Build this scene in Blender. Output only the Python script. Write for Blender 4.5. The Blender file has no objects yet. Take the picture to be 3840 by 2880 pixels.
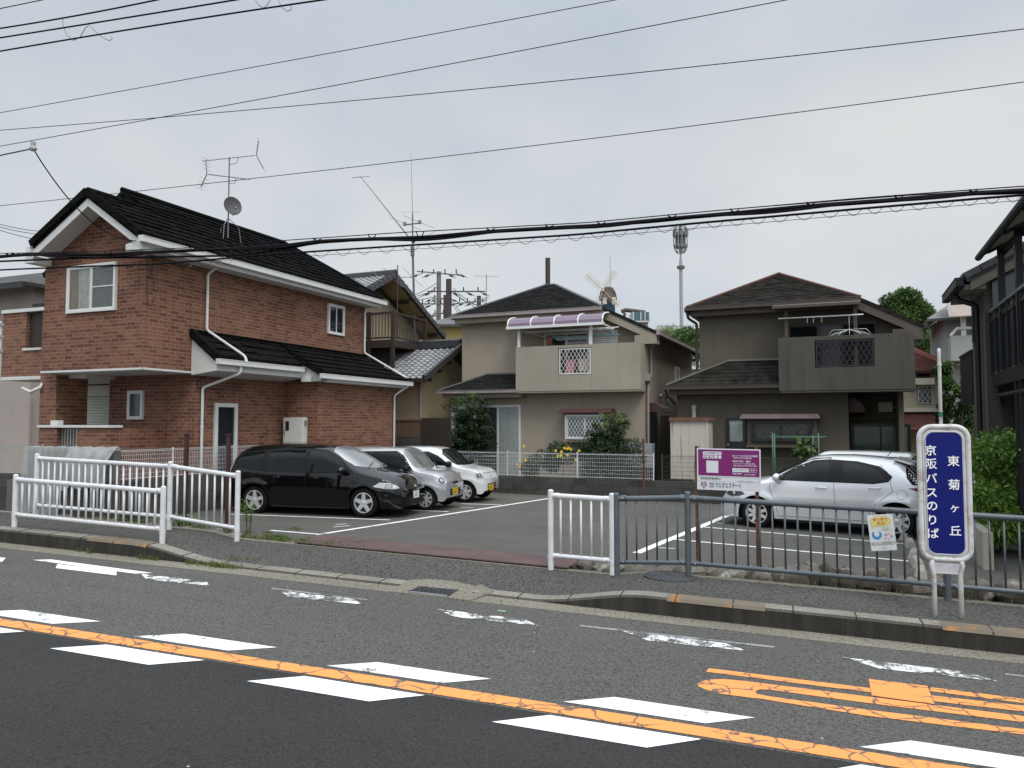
import bpy, bmesh, math, random
from math import sin, cos, tan, pi, radians, sqrt, atan2, hypot
from mathutils import Vector, Matrix
from mathutils.bvhtree import BVHTree
from mathutils.geometry import delaunay_2d_cdt
rnd = random.Random(7)
SC = bpy.context.scene
COL = SC.collection

# ------------------------------------------------------------------ camera
F, CX, CY, PIT, H = 2880.0, 1920.0, 1440.0, radians(2.95), 2.2   # survey of the photograph (3840 x 2880)
cam_d = bpy.data.cameras.new('camera'); cam = bpy.data.objects.new('camera', cam_d); COL.objects.link(cam)
cam.location = (0, 0, H); cam.rotation_euler = (pi/2 + PIT, 0, 0)
cam_d.sensor_width = 36; cam_d.lens = 36*F/3840; cam_d.clip_start = .1; cam_d.clip_end = 5000
SC.camera = cam

# ------------------------------------------------------------------ world: bright overcast sky
SUN_EL, SUN_AZ = radians(52), radians(160)     # high behind the camera, a little to the right
SUN_D = Vector((cos(SUN_EL)*sin(SUN_AZ), cos(SUN_EL)*cos(SUN_AZ), sin(SUN_EL)))
SKY_SEED = 2.0
wd = bpy.data.worlds.new('World'); SC.world = wd; wd.use_nodes = True
nt = wd.node_tree; nt.nodes.clear()
def wn(t, **k):
    n = nt.nodes.new(t)
    for a, b in k.items(): setattr(n, a, b)
    return n
wo = wn('ShaderNodeOutputWorld'); bg = wn('ShaderNodeBackground'); bg2 = wn('ShaderNodeBackground')
sky = wn('ShaderNodeTexSky', sky_type='NISHITA', sun_disc=False, sun_elevation=SUN_EL, sun_rotation=SUN_AZ)
bg2.inputs[1].default_value = .1; nt.links.new(sky.outputs[0], bg2.inputs[0])
tc = wn('ShaderNodeTexCoord'); sep = wn('ShaderNodeSeparateXYZ'); nt.links.new(tc.outputs['Generated'], sep.inputs[0])
def wm(op, a, b=None):
    n = wn('ShaderNodeMath', operation=op)
    for i, q in enumerate((a, b)):
        if q is None: continue
        if isinstance(q, (int, float)): n.inputs[i].default_value = q
        else: nt.links.new(q, n.inputs[i])
    return n.outputs[0]
zz = wm('MAXIMUM', sep.outputs[2], 0.0); den = wm('ADD', zz, .22)
cmb = wn('ShaderNodeCombineXYZ'); cmb.inputs[2].default_value = SKY_SEED
nt.links.new(wm('DIVIDE', sep.outputs[0], den), cmb.inputs[0]); nt.links.new(wm('DIVIDE', sep.outputs[1], den), cmb.inputs[1])
nz = wn('ShaderNodeTexNoise'); nz.inputs['Scale'].default_value = .62; nz.inputs['Detail'].default_value = 7; nz.inputs['Roughness'].default_value = .5
nz.inputs['Distortion'].default_value = .25
nt.links.new(cmb.outputs[0], nz.inputs['Vector'])
rp = wn('ShaderNodeValToRGB'); nt.links.new(nz.outputs[0], rp.inputs[0])
rp.color_ramp.elements[0].position = .36; rp.color_ramp.elements[0].color = (.49, .55, .625, 1)
rp.color_ramp.elements[1].position = .63; rp.color_ramp.elements[1].color = (.7, .715, .715, 1)
hz = wn('ShaderNodeMapRange'); hz.inputs[1].default_value = 0; hz.inputs[2].default_value = .3; hz.inputs[3].default_value = .55; hz.inputs[4].default_value = 0
nt.links.new(zz, hz.inputs[0])
hm = wn('ShaderNodeMixRGB'); nt.links.new(hz.outputs[0], hm.inputs[0]); nt.links.new(rp.outputs[0], hm.inputs[1]); hm.inputs[2].default_value = (.53, .6, .68, 1)
zr = wn('ShaderNodeMapRange'); zr.interpolation_type = 'SMOOTHSTEP'
zr.inputs[1].default_value = .42; zr.inputs[2].default_value = .95; zr.inputs[3].default_value = 1.08; zr.inputs[4].default_value = 2.3
nt.links.new(zz, zr.inputs[0]); nt.links.new(hm.outputs[0], bg.inputs[0])
# the cloud layer is thinner, so brighter, around the hidden sun
vd = wn('ShaderNodeVectorMath', operation='DOT_PRODUCT'); nt.links.new(tc.outputs['Generated'], vd.inputs[0]); vd.inputs[1].default_value = (SUN_D.x, SUN_D.y, SUN_D.z)
gl = wn('ShaderNodeMapRange'); gl.interpolation_type = 'SMOOTHSTEP'; gl.inputs[1].default_value = .15; gl.inputs[2].default_value = 1; gl.inputs[3].default_value = 1; gl.inputs[4].default_value = 1.9
nt.links.new(vd.outputs['Value'], gl.inputs[0]); nt.links.new(wm('MULTIPLY', zr.outputs[0], gl.outputs[0]), bg.inputs[1])
mx = wn('ShaderNodeMixShader'); mx.inputs[0].default_value = .93
nt.links.new(bg2.outputs[0], mx.inputs[1]); nt.links.new(bg.outputs[0], mx.inputs[2]); nt.links.new(mx.outputs[0], wo.inputs[0])
sl = bpy.data.lights.new('sun', 'SUN'); sl.energy = 1.3; sl.angle = radians(22); sl.color = (1, .93, .83)
so = bpy.data.objects.new('sun', sl); COL.objects.link(so); so.location = (0, 0, 40)
so.rotation_euler = SUN_D.to_track_quat('Z', 'Y').to_euler()
SC.view_settings.view_transform = 'Standard'; SC.view_settings.look = 'None'; SC.view_settings.exposure = 0; SC.view_settings.gamma = 1
SC.cycles.max_bounces = 8; SC.cycles.transparent_max_bounces = 12
SC.cycles.use_denoising = True

# ------------------------------------------------------------------ survey helpers (bearing of a point -> place on a real plane)
TH, SL = radians(18.65), .0314          # heading and fall of the road
UX, VX = Vector((cos(TH), -sin(TH), 0)), Vector((sin(TH), cos(TH), 0))
def P(u, v, dz=0): 
    q = UX*u + VX*v; q.z = -SL*u + dz; return q
def ray(px, py):
    x = (px-CX)/F; z = -(py-CY)/F
    return Vector((x, cos(PIT)-z*sin(PIT), sin(PIT)+z*cos(PIT)))
def RD(px, py, dz=0):                   # on the road plane raised by dz -> (u, v)
    d = ray(px, py); t = (dz-H)/(d.z+SL*d.dot(UX)); q = Vector((0, 0, H))+d*t
    return q.dot(UX), q.dot(VX)
LA, LB = .06, -.01
def lotz(x): return LA+LB*x
def LT(px, py, dz=0):                   # on the car park surface
    d = ray(px, py); t = (LA+dz-H)/(d.z-LB*d.x); return Vector((0, 0, H))+d*t
def GZ(px, py, z):
    d = ray(px, py); return Vector((0, 0, H))+d*((z-H)/d.z)
def AY(px, py, y):
    d = ray(px, py); return Vector((0, 0, H))+d*(y/d.y)
class Fr:                               # a house's own frame: x along its front (to the right), y into the depth, z up
    def __init__(s, x, y, z, deg):
        s.o = Vector((x, y, z)); s.a = radians(deg)
        s.ex = Vector((cos(s.a), -sin(s.a), 0)); s.ey = Vector((sin(s.a), cos(s.a), 0))
    def W(s, x, y, z): return s.o+s.ex*x+s.ey*y+Vector((0, 0, z))
    def hy(s, px, py, y=0):
        d = ray(px, py); o = Vector((-s.o.x, -s.o.y, H)); t = (y-o.dot(s.ey))/d.dot(s.ey); q = o+d*t
        return q.dot(s.ex), q.z
    def hx(s, px, py, x=0):
        d = ray(px, py); o = Vector((-s.o.x, -s.o.y, H)); t = (x-o.dot(s.ex))/d.dot(s.ex); q = o+d*t
        return q.dot(s.ey), q.z
    def hz(s, px, py, z=0):
        d = ray(px, py); o = Vector((-s.o.x, -s.o.y, H)); t = (z-o.z)/d.z; q = o+d*t
        return q.dot(s.ex), q.dot(s.ey)

# ------------------------------------------------------------------ materials
MATS = {}
class NB:
    def __init__(s, name):
        m = bpy.data.materials.new(name); m.use_nodes = True; s.m = m; s.t = m.node_tree
        s.p = s.t.nodes['Principled BSDF']; s.o = s.t.nodes['Material Output']
    def n(s, t, **k):
        q = s.t.nodes.new(t)
        for a, b in k.items():
            if a in ('operation', 'blend_type', 'feature', 'data_type', 'wave_type', 'bands_direction', 'offset', 'squash', 'offset_frequency', 'noise_dimensions', 'voronoi_dimensions', 'interpolation_type', 'wave_profile'): setattr(q, a, b)
            else:
                i = q.inputs[a]
                if hasattr(b, 'is_linked') : s.t.links.new(b, i)
                else: i.default_value = b
        return q
    def l(s, a, b): s.t.links.new(a, b)
    def uv(s, sc=(1, 1, 1), obj=False):
        c = s.n('ShaderNodeTexCoord'); mp = s.n('ShaderNodeMapping'); mp.inputs['Scale'].default_value = sc
        s.l(c.outputs['Object' if obj else 'UV'], mp.inputs[0]); return mp.outputs[0]
    def noise(s, vec, scale, detail=4, rough=.55, dist=0):
        q = s.n('ShaderNodeTexNoise', Scale=scale, Detail=detail, Roughness=rough, Distortion=dist); s.l(vec, q.inputs['Vector']); return q.outputs[0]
    def ramp(s, fac, *stops):
        q = s.n('ShaderNodeValToRGB'); s.l(fac, q.inputs[0]); e = q.color_ramp.elements
        while len(e) < len(stops): e.new(.5)
        for el, (p, c) in zip(e, stops):
            el.position = p; el.color = (c, c, c, 1) if isinstance(c, (int, float)) else (*c, 1)
        return q.outputs[0]
    def mix(s, fac, a, b, bt='MIX'):
        q = s.n('ShaderNodeMixRGB', blend_type=bt)
        for i, w in ((0, fac), (1, a), (2, b)):
            if isinstance(w, (int, float)): q.inputs[i].default_value = w if i == 0 else (w, w, w, 1)
            elif isinstance(w, tuple): q.inputs[i].default_value = (*w, 1)
            else: s.l(w, q.inputs[i])
        return q.outputs[0]
    def math(s, op, a, b=0):
        q = s.n('ShaderNodeMath', operation=op)
        for i, w in enumerate((a, b)):
            if isinstance(w, (int, float)): q.inputs[i].default_value = w
            else: s.l(w, q.inputs[i])
        return q.outputs[0]
    def bump(s, h, st=.3, d=.01):
        q = s.n('ShaderNodeBump', Strength=st, Distance=d); s.l(h, q.inputs['Height']); s.l(q.outputs[0], s.p.inputs['Normal'])
    def base(s, c): 
        if isinstance(c, tuple): s.p.inputs['Base Color'].default_value = (*c, 1)
        else: s.l(c, s.p.inputs['Base Color'])
    def set(s, **k):
        for a, b in k.items(): s.p.inputs[a.replace('_', ' ')].default_value = b
def M(name, col=(.5, .5, .5), rough=.6, metal=0, var=.12, vs=3.0, bump=0, bs=60, **k):
    if name in MATS: return MATS[name]
    b = NB(name); b.set(Roughness=rough, Metallic=metal)
    for a, q in k.items(): b.p.inputs[a].default_value = q
    if var:
        v = b.uv(obj=True); n = b.noise(v, vs, 5)
        b.base(b.mix(b.ramp(n, (.3, 0), (.7, 1)), tuple(c*(1-var) for c in col), tuple(min(1, c*(1+var)) for c in col)))
        if bump: b.bump(b.noise(v, bs, 3), bump, .004)
    else: b.base(col)
    MATS[name] = b.m; return b.m

def stucco(name, col, streak=.35, dark=(.5, .48, .44), sc=90):
    b = NB(name); o = b.uv(obj=True); n1 = b.noise(o, .7, 5, .6)
    st = b.noise(b.uv((2.2, 2.2, .16), obj=True), 1.6, 5, .6)
    c = b.mix(b.ramp(n1, (.3, 0), (.75, 1)), tuple(x*.88 for x in col), tuple(x*1.08 for x in col))
    c = b.mix(b.ramp(st, (.5, 0), (.85, streak*.6)), c, tuple(x*y for x, y in zip(col, dark)))
    fine = b.noise(o, sc, 3, .7)
    c = b.mix(b.ramp(fine, (.35, .18), (.65, 0)), c, tuple(x*.5 for x in col))
    b.base(c); b.set(Roughness=.92); b.bump(fine, .35, .006); MATS[name] = b.m; return b.m

TH_ = radians(18.65)
def asphalt(name, col, patch=.25, speck=.5, crack=True, scale=1):
    b = NB(name); o = b.uv(obj=True)
    n1 = b.noise(o, .35, 6, .62); mp2 = b.n('ShaderNodeMapping'); mp2.inputs['Rotation'].default_value = (0, 0, TH_); b.l(o, mp2.inputs[0]); mp3 = b.n('ShaderNodeMapping'); mp3.inputs['Scale'].default_value = (.12, 1.7, 1); b.l(mp2.outputs[0], mp3.inputs[0]); n3 = b.noise(mp3.outputs[0], 1.0, 5, .6)
    f = b.noise(o, 75*scale, 2, .6); f2 = b.noise(o, 34*scale, 2, .5)
    c = b.mix(b.ramp(n1, (.32, 0), (.7, 1)), tuple(x*(1-patch) for x in col), tuple(x*(1+patch) for x in col))
    c = b.mix(b.ramp(n3, (.35, .0), (.68, .6)), c, tuple(x*.68 for x in col)); vo = b.n('ShaderNodeTexVoronoi', Scale=2.3); b.l(o, vo.inputs['Vector']); chip = b.ramp(vo.outputs['Distance'], (.018, .8), (.03, 0))
    c = b.mix(b.ramp(f, (.42, 0), (.68, speck)), c, tuple(x*2.3 for x in col))
    c = b.mix(b.ramp(f2, (.3, speck), (.48, 0)), c, tuple(x*.4 for x in col))
    c = b.mix(chip, c, (.42, .41, .38))
    if crack:
        d = b.n('ShaderNodeVectorMath', operation='ADD'); b.l(o, d.inputs[0])
        nn = b.n('ShaderNodeTexNoise', Scale=2.2, Detail=4.0); b.l(o, nn.inputs['Vector'])
        sc_ = b.n('ShaderNodeVectorMath', operation='SCALE'); b.l(nn.outputs[1], sc_.inputs[0]); sc_.inputs['Scale'].default_value = .7
        b.l(sc_.outputs[0], d.inputs[1])
        vo = b.n('ShaderNodeTexVoronoi', feature='DISTANCE_TO_EDGE', Scale=.33); b.l(d.outputs[0], vo.inputs['Vector'])
        gate = b.ramp(b.noise(o, .5, 3), (.55, 0), (.62, 1))
        cr = b.math('MULTIPLY', b.ramp(vo.outputs[0], (.0, .75), (.008, 0)), gate)
        c = b.mix(cr, c, tuple(x*.3 for x in col))
    b.base(c); b.set(Roughness=.88); b.p.inputs['Specular IOR Level'].default_value = .3
    b.bump(f, .55, .008); MATS[name] = b.m; return b.m

def paint(name, col, under, wear=.5, crack=False, sc=1.0, side=None):
    b = NB(name); o = b.uv(obj=True); n = b.noise(o, 3.2*sc, 6, .72); f = b.noise(o, 60, 3, .8)
    n = b.math('ADD', b.math('MULTIPLY', n, .68), b.math('MULTIPLY', f, .32))
    w = b.ramp(n, (wear-.03, 1), (wear+.03, 0))
    c = b.mix(b.ramp(b.noise(o, 1.4, 4), (.3, 0), (.8, .22)), col, tuple(x*.62 for x in col))
    c = b.mix(w, c, under)
    if crack:
        nn = b.n('ShaderNodeTexNoise', Scale=3.0, Detail=4.0); b.l(o, nn.inputs['Vector'])
        sc_ = b.n('ShaderNodeVectorMath', operation='SCALE'); b.l(nn.outputs[1], sc_.inputs[0]); sc_.inputs['Scale'].default_value = .35
        d = b.n('ShaderNodeVectorMath', operation='ADD'); b.l(o, d.inputs[0]); b.l(sc_.outputs[0], d.inputs[1])
        vo = b.n('ShaderNodeTexVoronoi', feature='DISTANCE_TO_EDGE', Scale=3.6); b.l(d.outputs[0], vo.inputs['Vector'])
        c = b.mix(b.math('MULTIPLY', b.ramp(vo.outputs[0], (.012, 1), (.05, 0)), b.ramp(b.noise(o, 1.3, 3), (.36, 0), (.46, 1))), c, under)
    b.base(c); b.set(Roughness=.7); b.bump(f, .3, .004); MATS[name] = b.m; return b.m

def brickmat():
    b = NB('brick_siding'); v = b.uv()
    br = b.n('ShaderNodeTexBrick', offset=.37, offset_frequency=2, squash=1.0, Scale=1.0)
    b.l(v, br.inputs['Vector']); br.inputs['Brick Width'].default_value = .25; br.inputs['Row Height'].default_value = .0865
    br.inputs['Mortar Size'].default_value = .0065; br.inputs['Mortar Smooth'].default_value = .2
    br.inputs['Color1'].default_value = (.0, .0, .0, 1); br.inputs['Color2'].default_value = (1, 1, 1, 1); br.inputs['Mortar'].default_value = (.5, .5, .5, 1); br.inputs['Bias'].default_value = 0
    col = b.ramp(br.outputs['Color'], (.0, (.075, .028, .019)), (.3, (.118, .048, .03)), (.45, (.182, .079, .046)), (1, (.235, .107, .063)))
    sm = b.noise(b.uv((1, 1.6, 1)), 9, 4, .6)
    col = b.mix(b.ramp(sm, (.42, .65), (.56, 0)), col, (.1, .043, .03))
    col = b.mix(b.ramp(b.noise(v, .5, 3), (.35, .0), (.7, .2)), col, (.33, .19, .135))
    col = b.mix(br.outputs['Fac'], col, (.33, .18, .12))
    b.base(col); b.set(Roughness=.9)
    h = b.math('SUBTRACT', b.math('MULTIPLY', b.noise(v, 40, 3), .25), br.outputs['Fac']); b.bump(h, .6, .012)
    MATS['brick'] = b.m; return b.m

def shingle(name, col, row=.28, colw=.3, var=.5, red=None, wavy=0):
    b = NB(name); v = b.uv()
    if wavy:
        nn = b.n('ShaderNodeTexNoise', Scale=4.0, Detail=2.0); b.l(v, nn.inputs['Vector'])
        s_ = b.n('ShaderNodeVectorMath', operation='SCALE'); b.l(nn.outputs[1], s_.inputs[0]); s_.inputs['Scale'].default_value = wavy
        d = b.n('ShaderNodeVectorMath', operation='ADD'); b.l(v, d.inputs[0]); b.l(s_.outputs[0], d.inputs[1]); v = d.outputs[0]
    br = b.n('ShaderNodeTexBrick', offset=.5, Scale=1.0); b.l(v, br.inputs['Vector'])
    br.inputs['Brick Width'].default_value = colw; br.inputs['Row Height'].default_value = row; br.inputs['Mortar Size'].default_value = .0015
    br.inputs['Color1'].default_value = (0, 0, 0, 1); br.inputs['Color2'].default_value = (1, 1, 1, 1); br.inputs['Mortar'].default_value = (.2, .2, .2, 1)
    c = b.mix(br.outputs['Color'], tuple(x*(1-var*.5) for x in col), tuple(x*(1+var*.5) for x in col))
    c = b.mix(b.ramp(b.noise(v, .8, 5), (.35, 0), (.72, .55)), c, tuple(x*.55 for x in col))
    sp = b.n('ShaderNodeSeparateXYZ'); b.l(v, sp.inputs[0])
    fr = b.math('FRACT', b.math('DIVIDE', sp.outputs[1], row))
    c = b.mix(b.ramp(fr, (.0, .85), (.16, 0), (.93, 0), (1, .35)), c, tuple(x*.25 for x in col))
    if red: c = b.mix(b.ramp(b.noise(v, .45, 4), (.6, 0), (.72, .5)), c, red)
    b.base(c); b.set(Roughness=.95); b.p.inputs['Specular IOR Level'].default_value = 0
    hh = b.math('ADD', b.math('MULTIPLY', b.math('SUBTRACT', 1, fr), .8), b.math('MULTIPLY', b.noise(v, 30, 3), .25)); b.bump(hh, .7, .03); MATS[name] = b.m; return b.m

def leafmat(name, c1, c2, c3=None):
    b = NB(name); oi = b.n('ShaderNodeTexCoord'); n = b.noise(oi.outputs['Object'], 3.5, 3)
    g = b.n('ShaderNodeNewGeometry'); f = b.math('ADD', b.math('MULTIPLY', n, .5), b.math('MULTIPLY', g.outputs['Random Per Island'], .5))
    c = b.ramp(f, (.25, c1), (.55, c2), (.85, c3 or c2)); b.base(c); b.set(Roughness=.55)
    tr = b.n('ShaderNodeBsdfTranslucent'); b.l(c, tr.inputs[0]); ms = b.n('ShaderNodeMixShader'); ms.inputs[0].default_value = .25
    b.l(b.p.outputs[0], ms.inputs[1]); b.l(tr.outputs[0], ms.inputs[2]); b.l(ms.outputs[0], b.o.inputs[0])
    MATS[name] = b.m; return b.m
def glassmat(name, tint=(.02, .025, .03), rough=.04, ior=1.5, see=0.0):
    b = NB(name); b.base(tint); b.set(Roughness=rough, IOR=ior)
    if see:
        tr = b.n('ShaderNodeBsdfTransparent'); tr.inputs[0].default_value = (.9, .92, .92, 1); gl = b.n('ShaderNodeBsdfGlossy'); gl.inputs['Roughness'].default_value = rough
        lw = b.n('ShaderNodeLayerWeight'); fr = b.math('ADD', b.math('MULTIPLY', b.math('POWER', lw.outputs['Facing'], 4.0), .85), .07); ms = b.n('ShaderNodeMixShader'); b.l(fr, ms.inputs[0]); b.l(tr.outputs[0], ms.inputs[1]); b.l(gl.outputs[0], ms.inputs[2]); b.l(ms.outputs[0], b.o.inputs[0])
    MATS[name] = b.m; return b.m
def carpaint(name, col, metal=0, flake=0, rough=.3):
    b = NB(name); o = b.uv(obj=True)
    b.base(b.mix(b.ramp(b.noise(o, 2, 3), (.3, 0), (.7, .15)), col, tuple(x*.85 for x in col)))
    b.set(Roughness=rough, Metallic=metal); b.p.inputs['Coat Weight'].default_value = 1; b.p.inputs['Coat Roughness'].default_value = .03
    MATS[name] = b.m; return b.m

# ------------------------------------------------------------------ mesh builder
class MB:
    def __init__(s): s.v = []; s.f = []
    def add(s, vs, fs):
        o = len(s.v); s.v += [Vector(q) for q in vs]; s.f += [tuple(i+o for i in f) for f in fs]; return s
    def box(s, x0, x1, y0, y1, z0, z1):
        x0, x1 = min(x0, x1), max(x0, x1); y0, y1 = min(y0, y1), max(y0, y1); z0, z1 = min(z0, z1), max(z0, z1)
        return s.add([(x0, y0, z0), (x1, y0, z0), (x1, y1, z0), (x0, y1, z0), (x0, y0, z1), (x1, y0, z1), (x1, y1, z1), (x0, y1, z1)],
                     [(3, 2, 1, 0), (4, 5, 6, 7), (0, 1, 5, 4), (1, 2, 6, 5), (2, 3, 7, 6), (3, 0, 4, 7)])
    def poly(s, pts): return s.add(pts, [tuple(range(len(pts)))])
    def solid(s, a, b):                 # two matching outlines -> closed solid
        n = len(a); fs = [tuple(range(n))[::-1], tuple(range(n, 2*n))]+[(i, (i+1) % n, n+(i+1) % n, n+i) for i in range(n)]
        return s.add(list(a)+list(b), fs)
    def slab(s, pts, t):                # polygon thickened along its normal
        p = [Vector(q) for q in pts]; n = (p[1]-p[0]).cross(p[2]-p[0]).normalized()
        return s.solid([q-n*t for q in p], p)
    def beam(s, a, b, w, h, up=(0, 0, 1)):
        a, b = Vector(a), Vector(b); d = (b-a).normalized(); r = d.cross(Vector(up))
        if r.length < 1e-4: r = d.cross(Vector((1, 0, 0)))
        r.normalize(); u = r.cross(d)
        q = [r*(-w/2)+u*(-h/2), r*(w/2)+u*(-h/2), r*(w/2)+u*(h/2), r*(-w/2)+u*(h/2)]
        return s.solid([a+c for c in q], [b+c for c in q])
    def tube(s, pts, r, n=6, cap=True):
        pts = [Vector(p) for p in pts]; rs = r if isinstance(r, (list, tuple)) else [r]*len(pts); o = len(s.v); up = None
        for i, p in enumerate(pts):
            d = (pts[min(i+1, len(pts)-1)]-pts[max(i-1, 0)]).normalized()
            if up is None:
                up = d.cross(Vector((.13, .27, .95))) 
                if up.length < .1: up = d.cross(Vector((1, .1, 0)))
            up = (up-d*up.dot(d)).normalized(); w = d.cross(up)
            s.v += [p+(up*cos(2*pi*k/n)+w*sin(2*pi*k/n))*rs[i] for k in range(n)]
        for i in range(len(pts)-1):
            for k in range(n): s.f.append((o+i*n+k, o+i*n+(k+1) % n, o+(i+1)*n+(k+1) % n, o+(i+1)*n+k))
        if cap: s.f.append(tuple(o+k for k in range(n))[::-1]); s.f.append(tuple(o+(len(pts)-1)*n+k for k in range(n)))
        return s
    def cyl(s, a, b, r, n=12, r2=None): return s.tube([a, b], [r, r if r2 is None else r2], n)
    def lathe(s, prof, c=(0, 0, 0), ax='z', n=24):   # prof: (radius, height)
        o = len(s.v); c = Vector(c)
        for r, h in prof:
            for k in range(n):
                a = 2*pi*k/n; x, y = r*cos(a), r*sin(a)
                s.v.append(c+Vector({'z': (x, y, h), 'y': (x, h, y), 'x': (h, x, y)}[ax]))
        for i in range(len(prof)-1):
            for k in range(n): s.f.append((o+i*n+k, o+i*n+(k+1) % n, o+(i+1)*n+(k+1) % n, o+(i+1)*n+k))
        s.f.append(tuple(o+k for k in range(n))[::-1]); s.f.append(tuple(o+(len(prof)-1)*n+k for k in range(n)))
        return s
    def ball(s, c, rx, ry=None, rz=None, n=10, jit=0, seed=0):
        ry = rx if ry is None else ry; rz = rx if rz is None else rz; rr = random.Random(seed); o = len(s.v); c = Vector(c); m = n//2+1
        for i in range(m+1):
            t = pi*i/m
            for k in range(n):
                a = 2*pi*k/n; j = 1+jit*(rr.random()-.5)*2
                s.v.append(c+Vector((rx*sin(t)*cos(a)*j, ry*sin(t)*sin(a)*j, rz*cos(t)*j)))
        for i in range(m):
            for k in range(n): s.f.append((o+i*n+k, o+i*n+(k+1) % n, o+(i+1)*n+(k+1) % n, o+(i+1)*n+k)[::-1])
        return s
    def move(s, mat): s.v = [mat @ q for q in s.v]; return s
    def pieces(s, name, mat, parent=None, **k):      # every loose piece becomes an object of its own
        g = list(range(len(s.v)))
        def root(i):
            while g[i] != i: g[i] = g[g[i]]; i = g[i]
            return i
        for f in s.f:
            for j in f[1:]: g[root(j)] = root(f[0])
        sets = {}
        for f in s.f: sets.setdefault(root(f[0]), []).append(f)
        for fs in sets.values():
            ids = sorted({i for f in fs for i in f}); m = {i: n for n, i in enumerate(ids)}; q = MB(); q.v = [s.v[i] for i in ids]; q.f = [tuple(m[i] for i in f) for f in fs]; q.build(name, mat, parent, **k)
    def build(s, name, mat, parent=None, smooth=False, bevel=0, weld=False, norm=True):
        me = bpy.data.meshes.new(name); me.from_pydata([tuple(q) for q in s.v], [], s.f); me.validate()
        if norm or weld or bevel:
            bm = bmesh.new(); bm.from_mesh(me)
            if weld: bmesh.ops.remove_doubles(bm, verts=bm.verts, dist=1e-4)
            if norm: bmesh.ops.recalc_face_normals(bm, faces=bm.faces)
            if bevel: bmesh.ops.bevel(bm, geom=[e for e in bm.edges if len(e.link_faces) == 2 and e.calc_face_angle(0) > .5], offset=bevel, segments=2, affect='EDGES', profile=.6, clamp_overlap=True)
            bm.to_mesh(me); bm.free()
        uvl = me.uv_layers.new(name='UVMap'); Z = Vector((0, 0, 1))
        for p in me.polygons:
            n = p.normal
            if abs(n.z) > .985: t, b = Vector((1, 0, 0)), Vector((0, 1, 0))
            else: t = Z.cross(n).normalized(); b = n.cross(t)
            for li in p.loop_indices:
                c = me.vertices[me.loops[li].vertex_index].co; uvl.data[li].uv = (c.dot(t), c.dot(b))
        if smooth is True:
            for p in me.polygons: p.use_smooth = True
        elif smooth: 
            for p in me.polygons: p.use_smooth = True
            me.set_sharp_from_angle(angle=radians(smooth))
        me.materials.append(mat)
        o = bpy.data.objects.new(name, me); COL.objects.link(o)
        if parent: o.parent = parent
        return o
def tag(o, label=None, cat=None, group=None, kind=None):
    for k, q in (('label', label), ('category', cat), ('group', group), ('kind', kind)):
        if q: o[k] = q
    return o
def thing(name, label, cat, loc=(0, 0, 0), rotz=0, group=None):
    o = bpy.data.objects.new(name, None); COL.objects.link(o); o.location = loc; o.rotation_euler = (0, 0, rotz); o.empty_display_size = .2
    return tag(o, label, cat, group)
def struct(o): o['kind'] = 'structure'; return o
def dup(o, parent=None):
    c = o.copy(); COL.objects.link(c)
    if parent: c.parent = parent
    for ch in list(o.children): dup(ch, c)
    return c
def lettering(s, size, bold=0, align='CENTER', sx=1):   # glyph outlines as 2-D mesh data (x right, y up)
    cu = bpy.data.curves.new('t', 'FONT'); cu.body = s; cu.size = size; cu.align_x = align; cu.align_y = 'CENTER'; cu.offset = bold*size; cu.resolution_u = 3
    o = bpy.data.objects.new('t', cu); COL.objects.link(o); dg = bpy.context.evaluated_depsgraph_get(); me = o.evaluated_get(dg).to_mesh()
    vs = [(q.co.x*sx, q.co.y) for q in me.vertices]; fs = [tuple(p.vertices) for p in me.polygons]
    bpy.data.objects.remove(o); bpy.data.curves.remove(cu); return vs, fs
def write(mb, s, size, o, ex, ez, bold=0, align='CENTER', sx=1):   # lay the glyphs on a plane through o
    vs, fs = lettering(s, size, bold, align, sx); o, ex, ez = Vector(o), Vector(ex), Vector(ez)
    mb.add([o+ex*a+ez*b for a, b in vs], fs)

def courses(name, bl, br, tr, tl, row, step, par, mat, cw=.33, seed=1, jit=.35):   # overlapping tile courses laid up a slope
    bl, br, tr, tl = [Vector(q) for q in (bl, br, tr, tl)]; L = ((tl+tr)/2-(bl+br)/2).length; n = (br-bl).cross((tl+tr)/2-(bl+br)/2).normalized()
    if n.z < 0: n = -n
    hgt = ((tl-bl)-(br-bl).normalized()*(tl-bl).dot((br-bl).normalized())).length; rr = random.Random(seed); mb = MB(); d = 0; k = 0
    while d < hgt-.02:
        f0, f1 = d/hgt, min(1, (d+row)/hgt); a0, b0, a1, b1 = bl.lerp(tl, f0), br.lerp(tr, f0), bl.lerp(tl, f1), br.lerp(tr, f1); m = max(1, int((b0-a0).length/cw)); o = .5*(k % 2)
        es = [0]+[(i+o)/m for i in range(1 if not o else 0, m)]+[1]; es = [e for e in es if 0 <= e <= 1]
        for e0, e1 in zip(es[:-1], es[1:]):
            if e1-e0 < 1e-4: continue
            h0 = step*(1+jit*rr.uniform(-1, 1)); h1 = h0*(1+jit*.6*rr.uniform(-1, 1)); up = (a1-a0).normalized()*row*.05*rr.uniform(-1, 1)*jit*2; p = [a0.lerp(b0, e0), a0.lerp(b0, e1), a1.lerp(b1, e1), a1.lerp(b1, e0)]; v = len(mb.v)
            mb.v += [p[0]+n*h0+up, p[1]+n*h1+up, p[2]+n*.004, p[3]+n*.004, p[0]-n*.01+up, p[1]-n*.01+up]; mb.f += [(v, v+1, v+2, v+3), (v+4, v+5, v+1, v)]
        d += row; k += 1
    return mb.build(name, mat, par, norm=False)

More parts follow.
